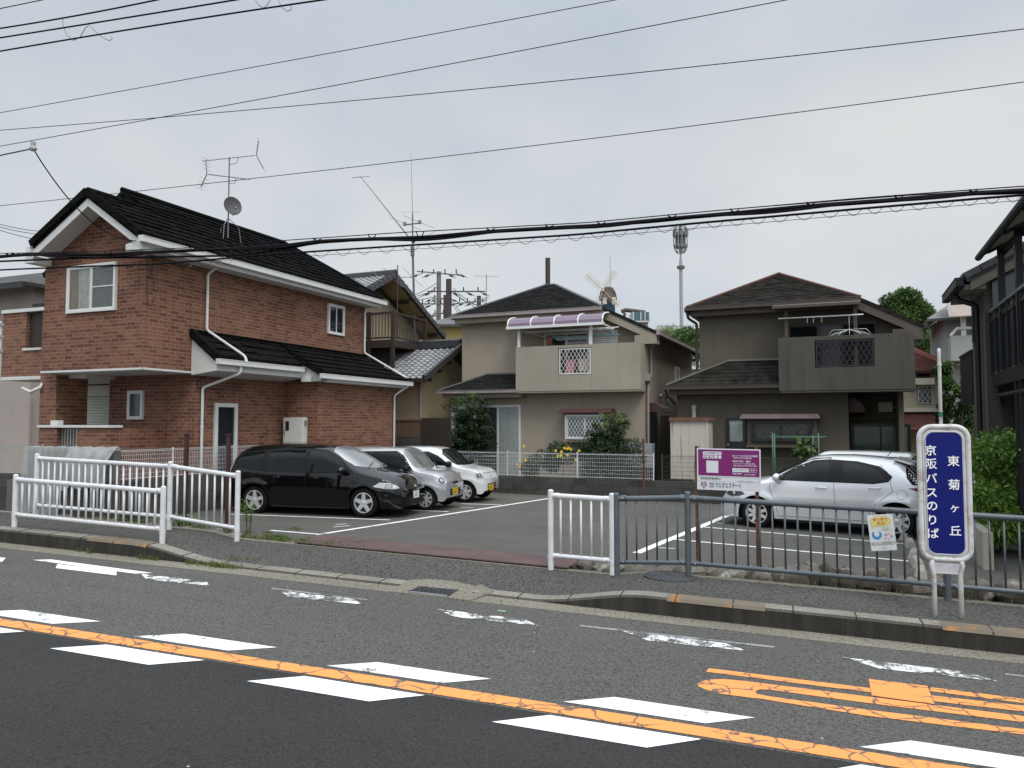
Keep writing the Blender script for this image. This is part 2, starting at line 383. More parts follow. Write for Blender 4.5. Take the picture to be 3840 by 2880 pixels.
# ================================================================== materials used widely
A_OLD = asphalt('asphalt_worn', (.071, .069, .063), .2, .85); A_NEW = asphalt('asphalt_fresh', (.0265, .026, .0255), .16, .6, False, 1)
A_LOT = asphalt('asphalt_car_park', (.086, .083, .073), .28, .5); A_WALK = asphalt('asphalt_pavement', (.052, .0505, .0455), .35, 1.3, False, .8)
PW = paint('road_paint_white', (.8, .81, .8), (.1, .1, .1), .425); PWN = paint('road_paint_fresh', (.86, .87, .88), (.08, .08, .08), .33)
PWW = paint('road_paint_worn', (.78, .79, .79), (.08, .078, .07), .497, True, 1.3); PWF = paint('road_paint_faded', (.3, .3, .3), (.1, .1, .1), .5)
PO = paint('road_paint_orange', (.86, .32, .085), (.14, .1, .075), .36, True); PL = paint('lot_paint', (.8, .8, .77), (.09, .088, .083), .4)
CONC = stucco('concrete', (.33, .31, .265), .5); GUT = asphalt('gutter_concrete', (.155, .142, .112), .4, .8, False)
KERB = None
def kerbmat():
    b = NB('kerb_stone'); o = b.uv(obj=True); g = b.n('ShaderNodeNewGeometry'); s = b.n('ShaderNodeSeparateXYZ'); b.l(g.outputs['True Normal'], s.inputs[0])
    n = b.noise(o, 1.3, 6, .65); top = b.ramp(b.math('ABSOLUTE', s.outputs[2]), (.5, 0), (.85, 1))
    face_noise = b.noise(b.uv((5, 5, .5), obj=True), 1.5, 5, .6)
    face = b.mix(b.ramp(face_noise, (.4, 0), (.65, 1)), (.014, .012, .0095), (.04, .034, .026))
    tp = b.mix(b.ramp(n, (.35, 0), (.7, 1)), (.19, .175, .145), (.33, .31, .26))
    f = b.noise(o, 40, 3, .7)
    c = b.mix(top, face, tp); c = b.mix(b.ramp(f, (.38, .5), (.6, 0)), c, (.03, .028, .024))  # upright faces get a much darker colour than the tops
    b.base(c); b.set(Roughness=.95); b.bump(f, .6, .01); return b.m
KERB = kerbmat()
KORG = paint('kerb_orange', (.4, .17, .035), (.15, .125, .09), .57, False, 1.6)
WHITE_M = M('white_enamel', (.62, .62, .625), .35, var=.1, vs=6); GREY_M = M('grey_rail_paint', (.085, .1, .112), .4, .1, var=.18, vs=5)
DARKM = M('black_metal', (.018, .018, .02), .45); STEEL = M('galvanised_steel', (.36, .37, .38), .45, .6)
SOIL = M('soil', (.05, .042, .03), .95, var=.4, vs=4, bump=.6)

# ================================================================== ground
mb = MB(); n = 60
def gz(x, y):
    u = x*cos(TH)-y*sin(TH); v = x*sin(TH)+y*cos(TH)
    z = -SL*max(-90, min(60, u))-.42
    if v > 33: z = z+(.5*min(1, (v-33)/8))
    if v > 45: z += min(9.0, (v-45)*.16)
    return z
xs = [-1500, -700, -320, -180, -110, -70]+[-50+4*i for i in range(26)]+[70, 110, 180, 320, 700, 1500]
ys = [-900, -300, -120, -60, -30]+[-15+4*i for i in range(30)]+[125, 150, 200, 300, 500, 900, 2500]
for y in ys:
    for x in xs: mb.v.append(Vector((x, y, gz(x, y))))
nx = len(xs)
for j in range(len(ys)-1):
    for i in range(nx-1): mb.f.append((j*nx+i, j*nx+i+1, (j+1)*nx+i+1, (j+1)*nx+i))
struct(mb.build('ground', M('earth', (.11, .1, .075), .95, var=.3, vs=.4), smooth=True))

VC = sum(RD(*q)[1] for q in ((0, 2320), (1280+0, 1950+985/1.728), (2560, 1950+1315/1.728)))/3   # far edge of the orange line
VC0 = sum(RD(*q)[1] for q in ((0, 2349), (1280, 1950+1040/1.728), (2560, 1950+1375/1.728)))/3     # near edge
VG, VK, VKB, VB = 8.54, 8.82, 9.06, 10.2
def strip(v0, v1, dz0, dz1, u0=-70, u1=45, st=1.0):
    m = MB(); k = int((u1-u0)/st)
    for i in range(k+1):
        u = u0+(u1-u0)*i/k; m.v += [P(u, v0, dz0), P(u, v1, dz1)]
    m.f = [(2*i, 2*i+2, 2*i+3, 2*i+1) for i in range(k)]; return m
VS = VC0-.03
struct(strip(-7, VS, 0, 0).build('road', A_NEW)); struct(strip(VS, VG, 0, 0).build('road', A_OLD))
struct(strip(VG, VK+.05, .002, .012).build('gutter', GUT))
struct(strip(-12, -7, .15, .15).build('pavement', A_WALK))
# kerb with a dropped crossing
def sm(a, b, x): x = max(0, min(1, (x-a)/(b-a))); return x*x*(3-2*x)
def kh(u): return .035+.175*max(1-sm(-8.75, -7.25, u), sm(-2.75, -1.35, u))
def kvf(u): return VK-.0*u
mb = MB(); us = [-70+.6*i for i in range(98)]; us = [q for q in us if q < -11.5]+[-11.5+.0+.1*i for i in range(151)]+[3.6+.6*(i+1) for i in range(60)]
drain = tuple(RD(1280+q/1.728, 1950+r/1.728)[0]+e for q, r, e in ((410, 480, .02), (752, 487, .12)))
rows = []
for u in us:
    h = kh(u); rows.append([P(u, VK+.0, -.05), P(u, VK+.012, h-.025), P(u, VK+.03, h), P(u, VKB, h+.004), P(u, VKB+.004, -.05)])
for r in rows: mb.v += r
for i in range(len(rows)-1):
    uu = (us[i]+us[i+1])/2
    if drain[0]-.05 < uu < drain[1]+.05: continue
    for k in range(4): mb.f.append((5*i+k, 5*i+5+k, 5*i+6+k, 5*i+1+k))
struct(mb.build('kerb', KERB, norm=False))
mb = MB()                                # joints between the kerb stones
for u in [-11.6+.62*i for i in range(32)]:
    if drain[0] < u < drain[1]: continue
    h = kh(u); mb.solid([P(u, VK-.003, 0), P(u, VK+.008, h-.02), P(u, VK+.03, h+.004), P(u, VKB, h+.008), P(u, VKB, -.02)],
                        [P(u+.014, VK-.003, 0), P(u+.014, VK+.008, h-.02), P(u+.014, VK+.03, h+.004), P(u+.014, VKB, h+.008), P(u+.014, VKB, -.02)])
struct(mb.build('kerb_joint', M('joint_dirt', (.025, .023, .02), .95)))
mb = MB()                                # orange no-parking paint on some kerb stones
for a, b in ((-9.6, -8.5), (-1.15, -.1), (1.6, 3.4)):
    k = int((b-a)/.1); o = len(mb.v)
    for i in range(k+1):
        u = a+(b-a)*i/k; h = kh(u); mb.v += [P(u, VK+.006, h-.035), P(u, VK+.026, h+.003), P(u, VKB-.02, h+.007)]
    for i in range(k):
        for q in range(2): mb.f.append((o+3*i+q, o+3*i+3+q, o+3*i+4+q, o+3*i+1+q))
struct(mb.build('kerb_paint', KORG, norm=False))
# pavement
mb = MB(); us2 = [-70+1.0*i for i in range(58)]+[-12+.15*i for i in range(101)]+[3.2+1.2*i for i in range(1, 36)]; nv = 6
def walkz(u, v):
    t = (v-VKB)/(VB-VKB); h = kh(u); return h*(1-t)+max(h, .13)*t if u > -8.5 else h+.0
for u in us2:
    for j in range(nv+1):
        v = VKB+(VB-VKB)*j/nv; mb.v.append(P(u, v, walkz(u, v)))
for i in range(len(us2)-1):
    for j in range(nv): a = i*(nv+1)+j; mb.f.append((a, a+nv+1, a+nv+2, a+1))
struct(mb.build('pavement', A_WALK, smooth=True))
mb = MB()                                # pale concrete edging along the back of the pavement
for i in range(len(us2)-1):
    a, b = us2[i], us2[i+1]; za, zb = walkz(a, VB)+.006, walkz(b, VB)+.006
    mb.solid([P(a, VB-.02, za-.4), P(a, VB+.11, za-.4), P(a, VB+.11, za), P(a, VB-.02, za)], [P(b, VB-.02, zb-.4), P(b, VB+.11, zb-.4), P(b, VB+.11, zb), P(b, VB-.02, zb)])
struct(mb.build('pavement_edging', GUT))
# ditch floor
struct(strip(VB+.1, VB+1.1, -.28, -.28, -16, 12).build('ditch', M('ditch_mud', (.03, .026, .02), .95, var=.4)))
# car park
mb = MB(); pts = []
for u in [-16+.5*i for i in range(49)]:
    if u < -7.0: v = VB+.72
    elif u < -3.0: v = VB+.62+.02*(u+7)
    else: v = VB+.62+min(.48, (u+3.0)*.16)
    pts.append((u, v))
back = []
for u, v in pts:
    q = UX*u+VX*v; q.z = lotz(q.x)
    if -7.2 < u < -2.85: q.z = max(q.z, P(u, 0).z+.13)      # the way in rises to the pavement
    q2 = UX*u+VX*(v+2.2); q2.z = lotz(q2.x); q3 = UX*u+VX*(v+23); q3.z = lotz(q3.x)
    mb.v += [q-Vector((0, 0, .35)), q, q2, q3]
for i in range(len(pts)-1):
    for k in range(3): mb.f.append((4*i+k, 4*i+4+k, 4*i+5+k, 4*i+1+k))
struct(mb.build('parking_lot', A_LOT))

# ================================================================== painted marks on the road
def c1(q): return (q[0]/1.728, 1950+q[1]/1.728)
def c2(q): return (1280+q[0]/1.728, 1950+q[1]/1.728)
def c3(q): return (2560+q[0]/1.728, 1950+q[1]/1.728)
def mark(pts_uv, mat, dz=.004, name='road_marking'):
    m = MB(); m.poly([P(u, v, dz) for u, v in pts_uv]); return struct(m.build(name, mat))
mark([(-70, VC0), (45, VC0), (45, VC), (-70, VC)], PO)
LP = 2.0995
far0 = [RD(*c1(q)) for q in ((867, 757), (1480, 847), (1795, 828), (1195, 738))]
near0 = [RD(*c1(q)) for q in ((322, 835), (965, 940), (1344, 903), (710, 803))]
kerb0 = [RD(*c3(q)) for q in ((1030, 890), (1275, 965), (2045, 1048), (1830, 985))]
vf = (max(VC+.05, (far0[0][1]+far0[1][1])/2), (far0[2][1]+far0[3][1])/2); vn = ((near0[0][1]+near0[1][1])/2, min(VC0-.05, (near0[2][1]+near0[3][1])/2))
for k in range(-9, 6):
    mark([(far0[0][0]+k*LP, vf[0]), (far0[1][0]+k*LP, vf[0]), (far0[2][0]+k*LP, vf[1]), (far0[3][0]+k*LP, vf[1])], PW)
    mark([(near0[0][0]+k*LP, vn[0]), (near0[1][0]+k*LP, vn[0]), (near0[2][0]+k*LP, vn[1]), (near0[3][0]+k*LP, vn[1])], PWN)
for k in range(-4, 4):
    mark([(u+k*LP, v) for u, v in kerb0], PWW)
for pts in ([(210, 260), (330, 257), (990, 345), (870, 349)], [(372, 287), (755, 330), (755, 361), (360, 313)], [(-200, 228), (38, 247), (14, 272), (-200, 262)]):
    mark([RD(*c1(q)) for q in pts], PW)
mark([RD(*c2((1545, 681))), RD(*c3((600, 820))), RD(*c3((585, 830))), RD(*c2((1548, 692)))], PWF, .0035)
mark([RD(*c3(q)) for q in ((2090, 995), (2300, 1020), (2300, 1030), (2090, 1005))], PWF, .0035)
mark([RD(*c1(q)) for q in ((1760, 440), (2380, 515), (2380, 522), (1760, 448))], PWF, .0035)
mark([RD(*c2(q)) for q in ((1015, 586), (1068, 590), (1064, 596), (1012, 592))], paint('green_mark', (.25, .5, .25), (.1, .1, .1), .4))
for pts, dz in (([(170, 963), (1215, 1092), (1218, 1120), (152, 986)], .004),
    ([(88, 1065), (120, 1048), (180, 1037), (265, 1033), (420, 1048), (1225, 1150), (2400, 1298), (2400, 1336), (1225, 1192), (560, 1102), (500, 1100), (470, 1112), (480, 1130), (560, 1145), (1200, 1232), (2400, 1382), (2400, 1416), (1200, 1272), (560, 1170), (240, 1128), (150, 1102), (100, 1080)], .004),
    ([(1205, 1035), (1585, 1080), (1632, 1198), (1226, 1142)], .007), ([(1600, 1085), (2400, 1186), (2400, 1214), (1606, 1112)], .004), ([(1612, 1140), (2400, 1228), (2400, 1266), (1630, 1178)], .0045)):
    mark([RD(*c3(q)) for q in pts], PO, dz)
# drain grate with its concrete collar in the gutter
uc = [RD(*c2(q)) for q in ((410, 480), (515, 453), (752, 487), (690, 515))]
u0, u1 = min(q[0] for q in uc)+.05, max(q[0] for q in uc)-.05; v0, v1 = 8.56, 8.86
mb = MB(); o_ = .09
out = [(u0-.25, v0-.03), (u1+.3, v0-.03), (u1+.45, v1+.1), (u1+.1, v1+.46), (u0+.1, v1+.5), (u0-.25, v1+.2)]
mb.solid([P(u, v, -.05) for u, v in out], [P(u, v, .014 if v < v1 else .05) for u, v in out]); struct(mb.build('gutter', GUT))
t = thing('drain_grate', 'long steel drain grate set in the concrete gutter below the way in', 'drain grate', P((u0+u1)/2, (v0+v1)/2, .0))
b0 = t.location
fr = MB(); bars = MB()
for k in range(15):
    u = u0+(u1-u0)*k/14; bars.beam(P(u, v0+.02, .024)-b0, P(u, v1, .03)-b0, .02, .02)
for k in range(6):
    u = u0+(u1-u0)*(k+.5)/6; bars.beam(P(u-.06, v0+.02, .028)-b0, P(u+.06, v1, .034)-b0, .012, .02)
for v in (v0, v1): fr.beam(P(u0, v, .022)-b0, P(u1, v, .022+.02*(v == v1))-b0, .03, .025)
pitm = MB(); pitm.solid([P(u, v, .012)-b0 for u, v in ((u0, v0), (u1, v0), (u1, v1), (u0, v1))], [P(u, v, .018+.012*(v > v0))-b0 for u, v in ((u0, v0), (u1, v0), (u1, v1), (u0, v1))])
fr.build('frame', STEEL, t); bars.build('bars', M('grate_steel', (.06, .062, .065), .5, .5), t); pitm.build('pit_shade', M('pit_black', (.012, .012, .012), .9), t)  # thin black sheet below the bars stands for the shade in the drain
# manhole cover
um, vm = RD(*c2((2130, 408)), .13); zc = walkz(um, vm)
t = thing('manhole_cover', 'round patterned iron manhole cover in the pavement beside grey fence', 'manhole cover', P(um, vm, zc)); R_ = .33
mb = MB().lathe([(R_, .0), (R_, .012), (R_-.02, .012), (R_-.02, .008), (.02, .008)], n=36); mb.build('lid', M('cast_iron', (.075, .078, .08), .55, .5, var=.3), t)
mb = MB()
for k in range(5):
    r0 = .07+.055*k
    for a in range(0, 360, 24):
        a0 = radians(a+k*11); mb.beam((r0*cos(a0), r0*sin(a0), .011), ((r0+.04)*cos(a0+.25), (r0+.04)*sin(a0+.25), .011), .014, .008)
mb.build('raised_pattern', M('worn_iron', (.17, .175, .18), .4, .6), t); t.rotation_euler = (0, SL, -TH)
# steel plates bridging the ditch at the way in
PLATE = M('checker_plate', (.115, .068, .066), .55, .3, var=.25, vs=2, bump=.8, bs=55)
ua, ub = RD(1137, 2043, .1)[0]-.05, RD(2110, 2127, .13)[0]+.12
for k, lab in enumerate(('maroon checker plate at the left end of the car park entrance', 'maroon checker plate in the middle of the car park entrance', 'maroon checker plate beside the white fence post at the entrance')):
    a = ua+(ub-ua)*k/3+.008; b = ua+(ub-ua)*(k+1)/3
    mb = MB(); d0, d1 = .152, .155
    mb.solid([P(a, VB+.02, d0), P(b, VB+.02, d0), P(b, VB+.74, d1), P(a, VB+.74, d1)], [P(a, VB+.02, d0+.014), P(b, VB+.02, d0+.014), P(b, VB+.74, d1+.014), P(a, VB+.74, d1+.014)])
    c = P((a+b)/2, VB+.4, d0); mb.move(Matrix.Translation(-c))
    o = mb.build('ditch_cover_plate', PLATE); o.location = c; tag(o, lab, 'steel plate', 'plates over the ditch')
# car park paint
def lotline(a, b, w=.1, dz=.006):
    A, B = LT(*a), LT(*b); d = (B-A).normalized(); n = Vector((-d.y, d.x, 0))*w/2; m = MB()
    q = [A-n, B-n, B+n, A+n]
    for p in q: p.z = lotz(p.x)+dz
    m.poly(q); struct(m.build('parking_line', PL))
lotline((1188, 2006), (2115, 1861), .11); lotline((1014, 1990), (1190, 2004), .09, .0075); lotline((866, 1929), (1463, 1951), .09, .0075); lotline((1541, 1914), (1683, 1920), .09, .0075); lotline((1730, 1890), (1880, 1894), .08, .0075)
lotline((2387, 2075), (2725, 1935), .15); lotline((2635, 1977), (3388, 2041), .09, .0075); lotline((2500, 2021), (3408, 2106), .09, .0075)
for a, b in (((1250, 1977), (1312, 1972)), ((1258, 1968), (1300, 1965)), ((1725, 1905), (1775, 1903)), ((2470, 2055), (2530, 2058)), ((2690, 1962), (2715, 1964))): lotline(a, b, .05)

# ================================================================== guard fences
def baluster_fence(name, label, posts, v, hz, mat, n_bal, lowz=.2, rail=.036, cap=True, base=None, group=None, drop=None, off=.0, pr=.04, dzf=None):
    zf = dzf or (lambda u: walkz(u, min(max(v, VKB), VB)))
    u0, u1 = posts[0], posts[-1]; c = P((u0+u1)/2, v, zf((u0+u1)/2)); t = thing(name, label, 'fence', c, 0, group)
    def Q(u, h, dv=0): return P(u, v+dv, zf(u)+h)-c
    for u in posts:
        m = MB().tube([Q(u, -.12), Q(u, hz-.005), Q(u, hz+.012)], [pr, pr, pr*.6], 14); m.tube([Q(u, .14), Q(u, .2)], pr+.004, 14); m.build('post', mat, t, smooth=40)
    top, bot, bol = MB(), MB(), MB()
    for a, b in zip(posts[:-1], posts[1:]):
        top.tube([Q(a+pr*.5, hz-.07), Q(b-pr*.5, hz-.07)], rail, 12); bot.tube([Q(a+pr*.5, lowz), Q(b-pr*.5, lowz)], rail*.85, 12)
        for q in (a+pr+.02, b-pr-.06):
            top.tube([Q(q, hz-.07), Q(q+.07, hz-.07)], rail+.005, 12); bot.tube([Q(q-.01, lowz), Q(q+.06, lowz)], rail*.85+.005, 12)
            bol.ball(Q(q+.03, hz-.07, -rail-.004), .011, n=6); bol.ball(Q(q+.03, lowz, -rail-.002), .011, n=6)
    top.build('top_rail', mat, t, smooth=40); bot.build('bottom_rail', mat, t, smooth=40); bol.build('bolts', STEEL, t)
    for (a, b), k in zip(zip(posts[:-1], posts[1:]), n_bal):
        for i in range(k):
            u = a+(b-a)*(i+1)/(k+1); MB().tube([Q(u, lowz), Q(u, hz-.075)], .0155 if mat is WHITE_M else .012, 8).build('baluster', mat, t, smooth=True)
    return t, Q
ug = [RD(*q, .14)[0] for q in ((2073, 2127), (2304, 2147), (2589, 2168), (3528, 2246))]; span = ug[3]-ug[2]
VF = VB-.02
baluster_fence('guard_fence', 'short white railing panel at the right edge of the car park entrance', [ug[0], ug[1]-.0], VF, 1.07, WHITE_M, [5], .19)
baluster_fence('guard_fence', 'long grey steel railing along the back of the pavement behind bus stop sign', [ug[1]+.06, ug[2], ug[3], ug[3]+span], VF, 1.07, GREY_M, [6, 19, 19], .17)
ul = [RD(*q, .2)[0] for q in ((132, 1940), (624, 1989), (857, 2018))]
baluster_fence('guard_fence', 'tall white railing at the back of pavement in front of brick house', ul, VB-.15, 1.08, WHITE_M, [20, 8], .2)
uf = [RD(*q, .2)[0] for q in ((16, 1984), (568, 2043))]
baluster_fence('guard_fence', 'low white railing on the kerb edge at far left', uf, VKB+.02, .82, WHITE_M, [19], .2)

# rubble stones edging the ditch
ROCK = None
def rockmat():
    b = NB('rock'); o = b.uv(obj=True); g = b.n('ShaderNodeNewGeometry'); n = b.noise(o, 5, 6, .7); c = b.mix(b.ramp(n, (.3, 0), (.7, 1)), (.025, .021, .016), (.11, .09, .065))
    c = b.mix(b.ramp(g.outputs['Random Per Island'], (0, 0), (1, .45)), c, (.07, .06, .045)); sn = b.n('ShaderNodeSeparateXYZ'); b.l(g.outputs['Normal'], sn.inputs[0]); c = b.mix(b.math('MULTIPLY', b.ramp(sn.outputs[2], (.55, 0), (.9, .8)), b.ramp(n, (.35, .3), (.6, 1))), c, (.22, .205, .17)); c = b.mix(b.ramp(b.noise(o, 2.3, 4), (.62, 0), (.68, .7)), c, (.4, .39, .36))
    b.base(c); b.set(Roughness=.95); b.bump(b.noise(o, 14, 5, .7), .8, .05); return b.m
ROCK = rockmat()
def rocks(name, label, u0, u1, v, zb, h, seed, mortar=True):
    rr = random.Random(seed); mb = MB(); u = u0
    while u < u1:
        w = rr.uniform(.22, .5); q = UX*(u+w/2)+VX*(v+rr.uniform(-.06, .08)); hh = h*rr.uniform(.75, 1.15)
        q.z = zb(u)+hh*.3
        mb.ball(q, w*.58, rr.uniform(.18, .26), hh*.6, n=10, jit=.12, seed=rr.random())
        if rr.random() < .5:
            q2 = q+VX*-.1; q2.z = zb(u)-.08; mb.ball(q2, w*.4, .14, .12, n=8, jit=.2, seed=rr.random())
        u += w*.92
    m = mb.move(Matrix.Translation(-(UX*((u0+u1)/2)+VX*v))); o = m.build(name, ROCK, smooth=35); o.location = UX*((u0+u1)/2)+VX*v; tag(o, label, 'stone wall'); return o
def vedge(u): return VB+.6+max(0, min(.48, (u+3.0)*.16))
rocks('stone_edging', 'rough stones lining the ditch behind the grey steel railing, entrance half', -2.75, 0.2, VB+.85, lambda u: (UX*u+VX*11).x*LB-.0, .3, 3)
rocks('stone_edging', 'rough stones lining the ditch behind the bus stop sign', .2, 4.6, VB+1.06, lambda u: (UX*u+VX*11).x*LB+.02, .34, 5)
rocks('stone_edging', 'weathered low stones behind the tall white railing at left', -13.5, -7.9, VB+.5, lambda u: .2-.03*(u+7), .2, 9)

# bus stop sign
BLUE = M('sign_blue', (.004, .009, .135), .35, var=.1, vs=2, **{'Specular IOR Level': .25}); SFR = NB('sign_frame_paint'); o_ = SFR.uv(obj=True)
SFR.base(SFR.mix(SFR.ramp(SFR.noise(o_, 5, 7, .75), (.5, 0), (.64, .8)), (.58, .58, .565), (.27, .22, .17))); SFR.set(Roughness=.5); SFR = SFR.m
WT = M('lettering_white', (.85, .85, .85), .5, var=0); BLK = M('lettering_black', (.02, .02, .022), .6, var=0)
a, b = RD(3507, 2312, .2), RD(3606, 2320, .2); uc_, vc_ = (a[0]+b[0])/2, (a[1]+b[1])/2; hw = abs(b[0]-a[0])/2
base = P(uc_, vc_, walkz(uc_, VKB+.2)-.0); t = thing('bus_stop_sign', 'tall white framed bus stop sign with blue board and white writing', 'bus stop sign', base, -TH)
D = (base.to_2d()).length
def sz(py, px=3560): return AY(px, py, base.y).z-base.z
zt, zb = sz(1600), sz(2098); W2 = .232; r = .028
def rrect(w, z0, z1, rad, n=8):
    pts = []
    for cx, cz, a0 in ((w-rad, z1-rad, 0), (-w+rad, z1-rad, 90), (-w+rad, z0+rad, 180), (w-rad, z0+rad, 270)):
        for i in range(n+1): an = radians(a0+90*i/n); pts.append((cx+rad*cos(an), cz+rad*sin(an)))
    return pts
loop = [Vector((x, 0, z)) for x, z in rrect(W2, zb, zt, .125)]
MB().tube(loop+[loop[0]], r, 12, cap=False).build('frame', SFR, t, smooth=True)
for s in (-1, 1):
    lx = s*hw; MB().tube([(lx, 0, -.15), (lx, 0, zb-.14), (s*(hw+.02), 0, zb-.06), (s*(W2-.1), 0, zb+.012)], .0255, 12).build('leg', SFR, t, smooth=True)
ins = rrect(W2-.03, zb+.03, zt-.03, .1); mid = rrect(W2-.055, zb+.055, zt-.055, .085)
MB().solid([(x, .012, z) for x, z in ins], [(x, -.012, z) for x, z in ins]).build('backing_panel', SFR, t)
MB().solid([(x, -.012, z) for x, z in mid], [(x, -.018, z) for x, z in mid]).build('blue_board', BLUE, t)
rim = MB().tube([Vector((x, -.016, z)) for x, z in mid]+[Vector((mid[0][0], -.016, mid[0][1]))], .007, 6, cap=False); rim.build('inner_trim', M('sign_trim', (.5, .51, .53), .35, .3), t, smooth=True)
ex, ez = (1, 0, 0), (0, 0, 1); mb = MB()
def sxp(px): return (px-3561)/F*D*1.02/ (cos(TH)+tan(atan2(base.x, base.y))*sin(TH))
for ch, py in zip('京阪バスのりば', (1692, 1742, 1797, 1850, 1900, 1953, 2004)): write(mb, ch, .118, (sxp(3518), -.0215, sz(py)), ex, ez, .014)
mb.build('lettering', WT, t); mb = MB()
for ch, py in zip('東菊ヶ丘', (1731, 1819, 1905, 1991)): write(mb, ch, .118 if ch != 'ヶ' else .105, (sxp(3590), -.0215, sz(py)), ex, ez, .012)
mb.build('lettering', WT, t)
mb = MB().box(-.135, .135, -.004, .004, zb-.15, zb-.035); mb.build('timetable_plate', M('timetable_plate', (.62, .62, .63), .5, var=.15, vs=8), t)
mb = MB()
for k in range(7): mb.box(-.12, .12, -.006, -.0045, zb-.055-.013*k, zb-.0515-.013*k)
mb.build('timetable_print', M('print_grey', (.4, .39, .42), .6, var=0), t)
# white pole standing up behind the sign
zp0, zp1 = sz(1640, 3558), sz(1305, 3556)
pm = MB().tube([(-.012, .03, zp0-.3), (-.012, .03, zp1-.03), (-.012, .03, zp1-.008), (-.012, .03, zp1)], [.019, .019, .016, .006], 12)
pm.build('pole', SFR, t, smooth=True); MB().tube([(-.012, .03, sz(1563)), (-.012, .03, sz(1545))], .021, 12).build('green_band', M('green_tape', (.01, .15, .07), .5), t)
MB().tube([(-.012, .03, sz(1372)), (-.012, .03, sz(1362))], .023, 12).build('collar', SFR, t)

# litter poster tied to the grey railing
def onv(px, py, v):
    d = ray(px, py); tt = v/d.dot(VX); q = Vector((0, 0, H))+d*tt; return q
vp = VF-.05; A, B, C, D4 = [onv(*q, vp) for q in ((3250.4, 1931.7), (3346, 1926.4), (3365, 2063), (3267.6, 2066.3))]
ex = (B-A).normalized(); w = (B-A).length; ez_ = (A-D4); hgt = ez_.length; ez = (ez_-ex*ez_.dot(ex)).normalized(); nrm = ex.cross(ez)
cen = (A+B+C+D4)/4; t = thing('litter_poster', 'white notice with yellow speech bubble tied to the grey railing', 'notice', cen)
if nrm.dot(cen) > 0: nrm = -nrm
def pp(a, b, d=0): return ex*(a*w/2)+ez*(b*hgt/2)+nrm*d      # a, b in -1..1
MB().solid([pp(-1, -1), pp(1, -1), pp(1, 1), pp(-1, 1)], [pp(-1, -1, .004), pp(1, -1, .004), pp(1, 1, .004), pp(-1, 1, .004)]).build('sheet', M('poster_paper', (.74, .74, .72), .45, var=.05), t)
el = [(-.0+.8*cos(2*pi*i/32), .62+.3*sin(2*pi*i/32)) for i in range(32)]
el = [q for q in el]; k = min(range(32), key=lambda i: abs(el[i][0]+.66)+abs(el[i][1]-.45)); el[k:k+1] = [(-.74, .42), (-.72, .2), (-.55, .38)]
MB().poly([pp(*q, .0055) for q in el]).build('speech_bubble', M('bubble_yellow', (.74, .68, .2), .5, var=.05), t)
MB().tube([pp(*q, .0055) for q in el+[el[0]]], .0012, 4, cap=False).build('bubble_outline', M('outline_brown', (.22, .16, .08), .6, var=0), t)
RED = M('lettering_red', (.62, .02, .015), .5, var=0); mb = MB()
write(mb, 'ポイ捨て', w*.15, pp(.0, .7, .0068), ex, ez, .025); write(mb, '禁止!', w*.15, pp(.02, .5, .0068), ex, ez, .025); mb.build('lettering', RED, t)
mb = MB(); write(mb, 'みんなで', w*.075, pp(.4, .24, .006), ex, ez, .01); write(mb, '町方を楽しく!', w*.072, pp(.42, .13, .006), ex, ez, .01); mb.build('lettering', M('lettering_green', (.06, .27, .14), .5, var=0), t)
mb = MB()   # plain blue swirl in place of the drawn figure
ring = [(-.42+.3*cos(radians(a)), -.1+.2*sin(radians(a))) for a in range(130, 411, 14)]; o0 = len(mb.v)
for i, (x_, y_) in enumerate(ring):
    f = i/(len(ring)-1); th = .1*sin(pi*f)**.5+.02; cx, cy = -.42, -.1; d = Vector((x_-cx, (y_-cy)*1.5, 0)).normalized()
    mb.v += [pp(x_-d.x*th, y_-d.y*th*.7, .006), pp(x_+d.x*th, y_+d.y*th*.7, .006)]
mb.f += [(2*i, 2*i+1, 2*i+3, 2*i+2) for i in range(len(ring)-1)]
mb.build('blue_drawing', M('drawing_blue', (.05, .28, .58), .5, var=.1, vs=20), t)
mb = MB(); xm = MB()
ci = [pp(.5+.37*cos(2*pi*i/28), -.24+.27*sin(2*pi*i/28), .0055) for i in range(28)]; mb.tube(ci+[ci[0]], .001, 4, cap=False); mb.build('ring_outline', M('outline_grey', (.45, .46, .48), .6, var=0), t)
for j, (x_, y_) in enumerate(((.55, -.1), (.22, -.32), (.46, -.38))):
    for s in (-1, 1): xm.beam(pp(x_-.07, y_-.05*s, .0065), pp(x_+.07, y_+.05*s, .0065), .004, .001, nrm)
xm.build('red_crosses', M('cross_red', (.6, .12, .15), .6, var=0), t); xm = MB()
for x_, y_ in ((.3, -.14), (.7, -.24)):
    for s in (-1, 1): xm.beam(pp(x_-.08, y_-.06*s, .0065), pp(x_+.08, y_+.06*s, .0065), .006, .001, nrm)
xm.build('purple_crosses', M('cross_purple', (.2, .1, .3), .6, var=0), t)
mb = MB()
mb = MB()
for s, y_ in (('ごみのポイ捨ては、廃棄物の処理及び清掃', -.55), ('に関する法律で、五年以下の懲役若しくは', -.62), ('千万円以下の罰金又は併科となります。', -.69)): write(mb, s, w*.052, pp(-.02, y_, .006), ex, ez, .008)
write(mb, '枚方市', w*.06, pp(.05, -.87, .006), ex, ez, .005); mb.build('lettering', BLK, t)
mb = MB(); topv = Vector((0, 0, 1))
for s in (-.5, .9): mb.tube([pp(s, .97, .004), pp(s, .97, .004)+Vector((0, 0, .06))-nrm*.0, pp(s, 1.3, .012)], .0025, 5); mb.tube([pp(s-.1, 1.32, .0), pp(s-.1, 1.18, .02)], .0035, 5)
mb.build('cord', BLK, t)

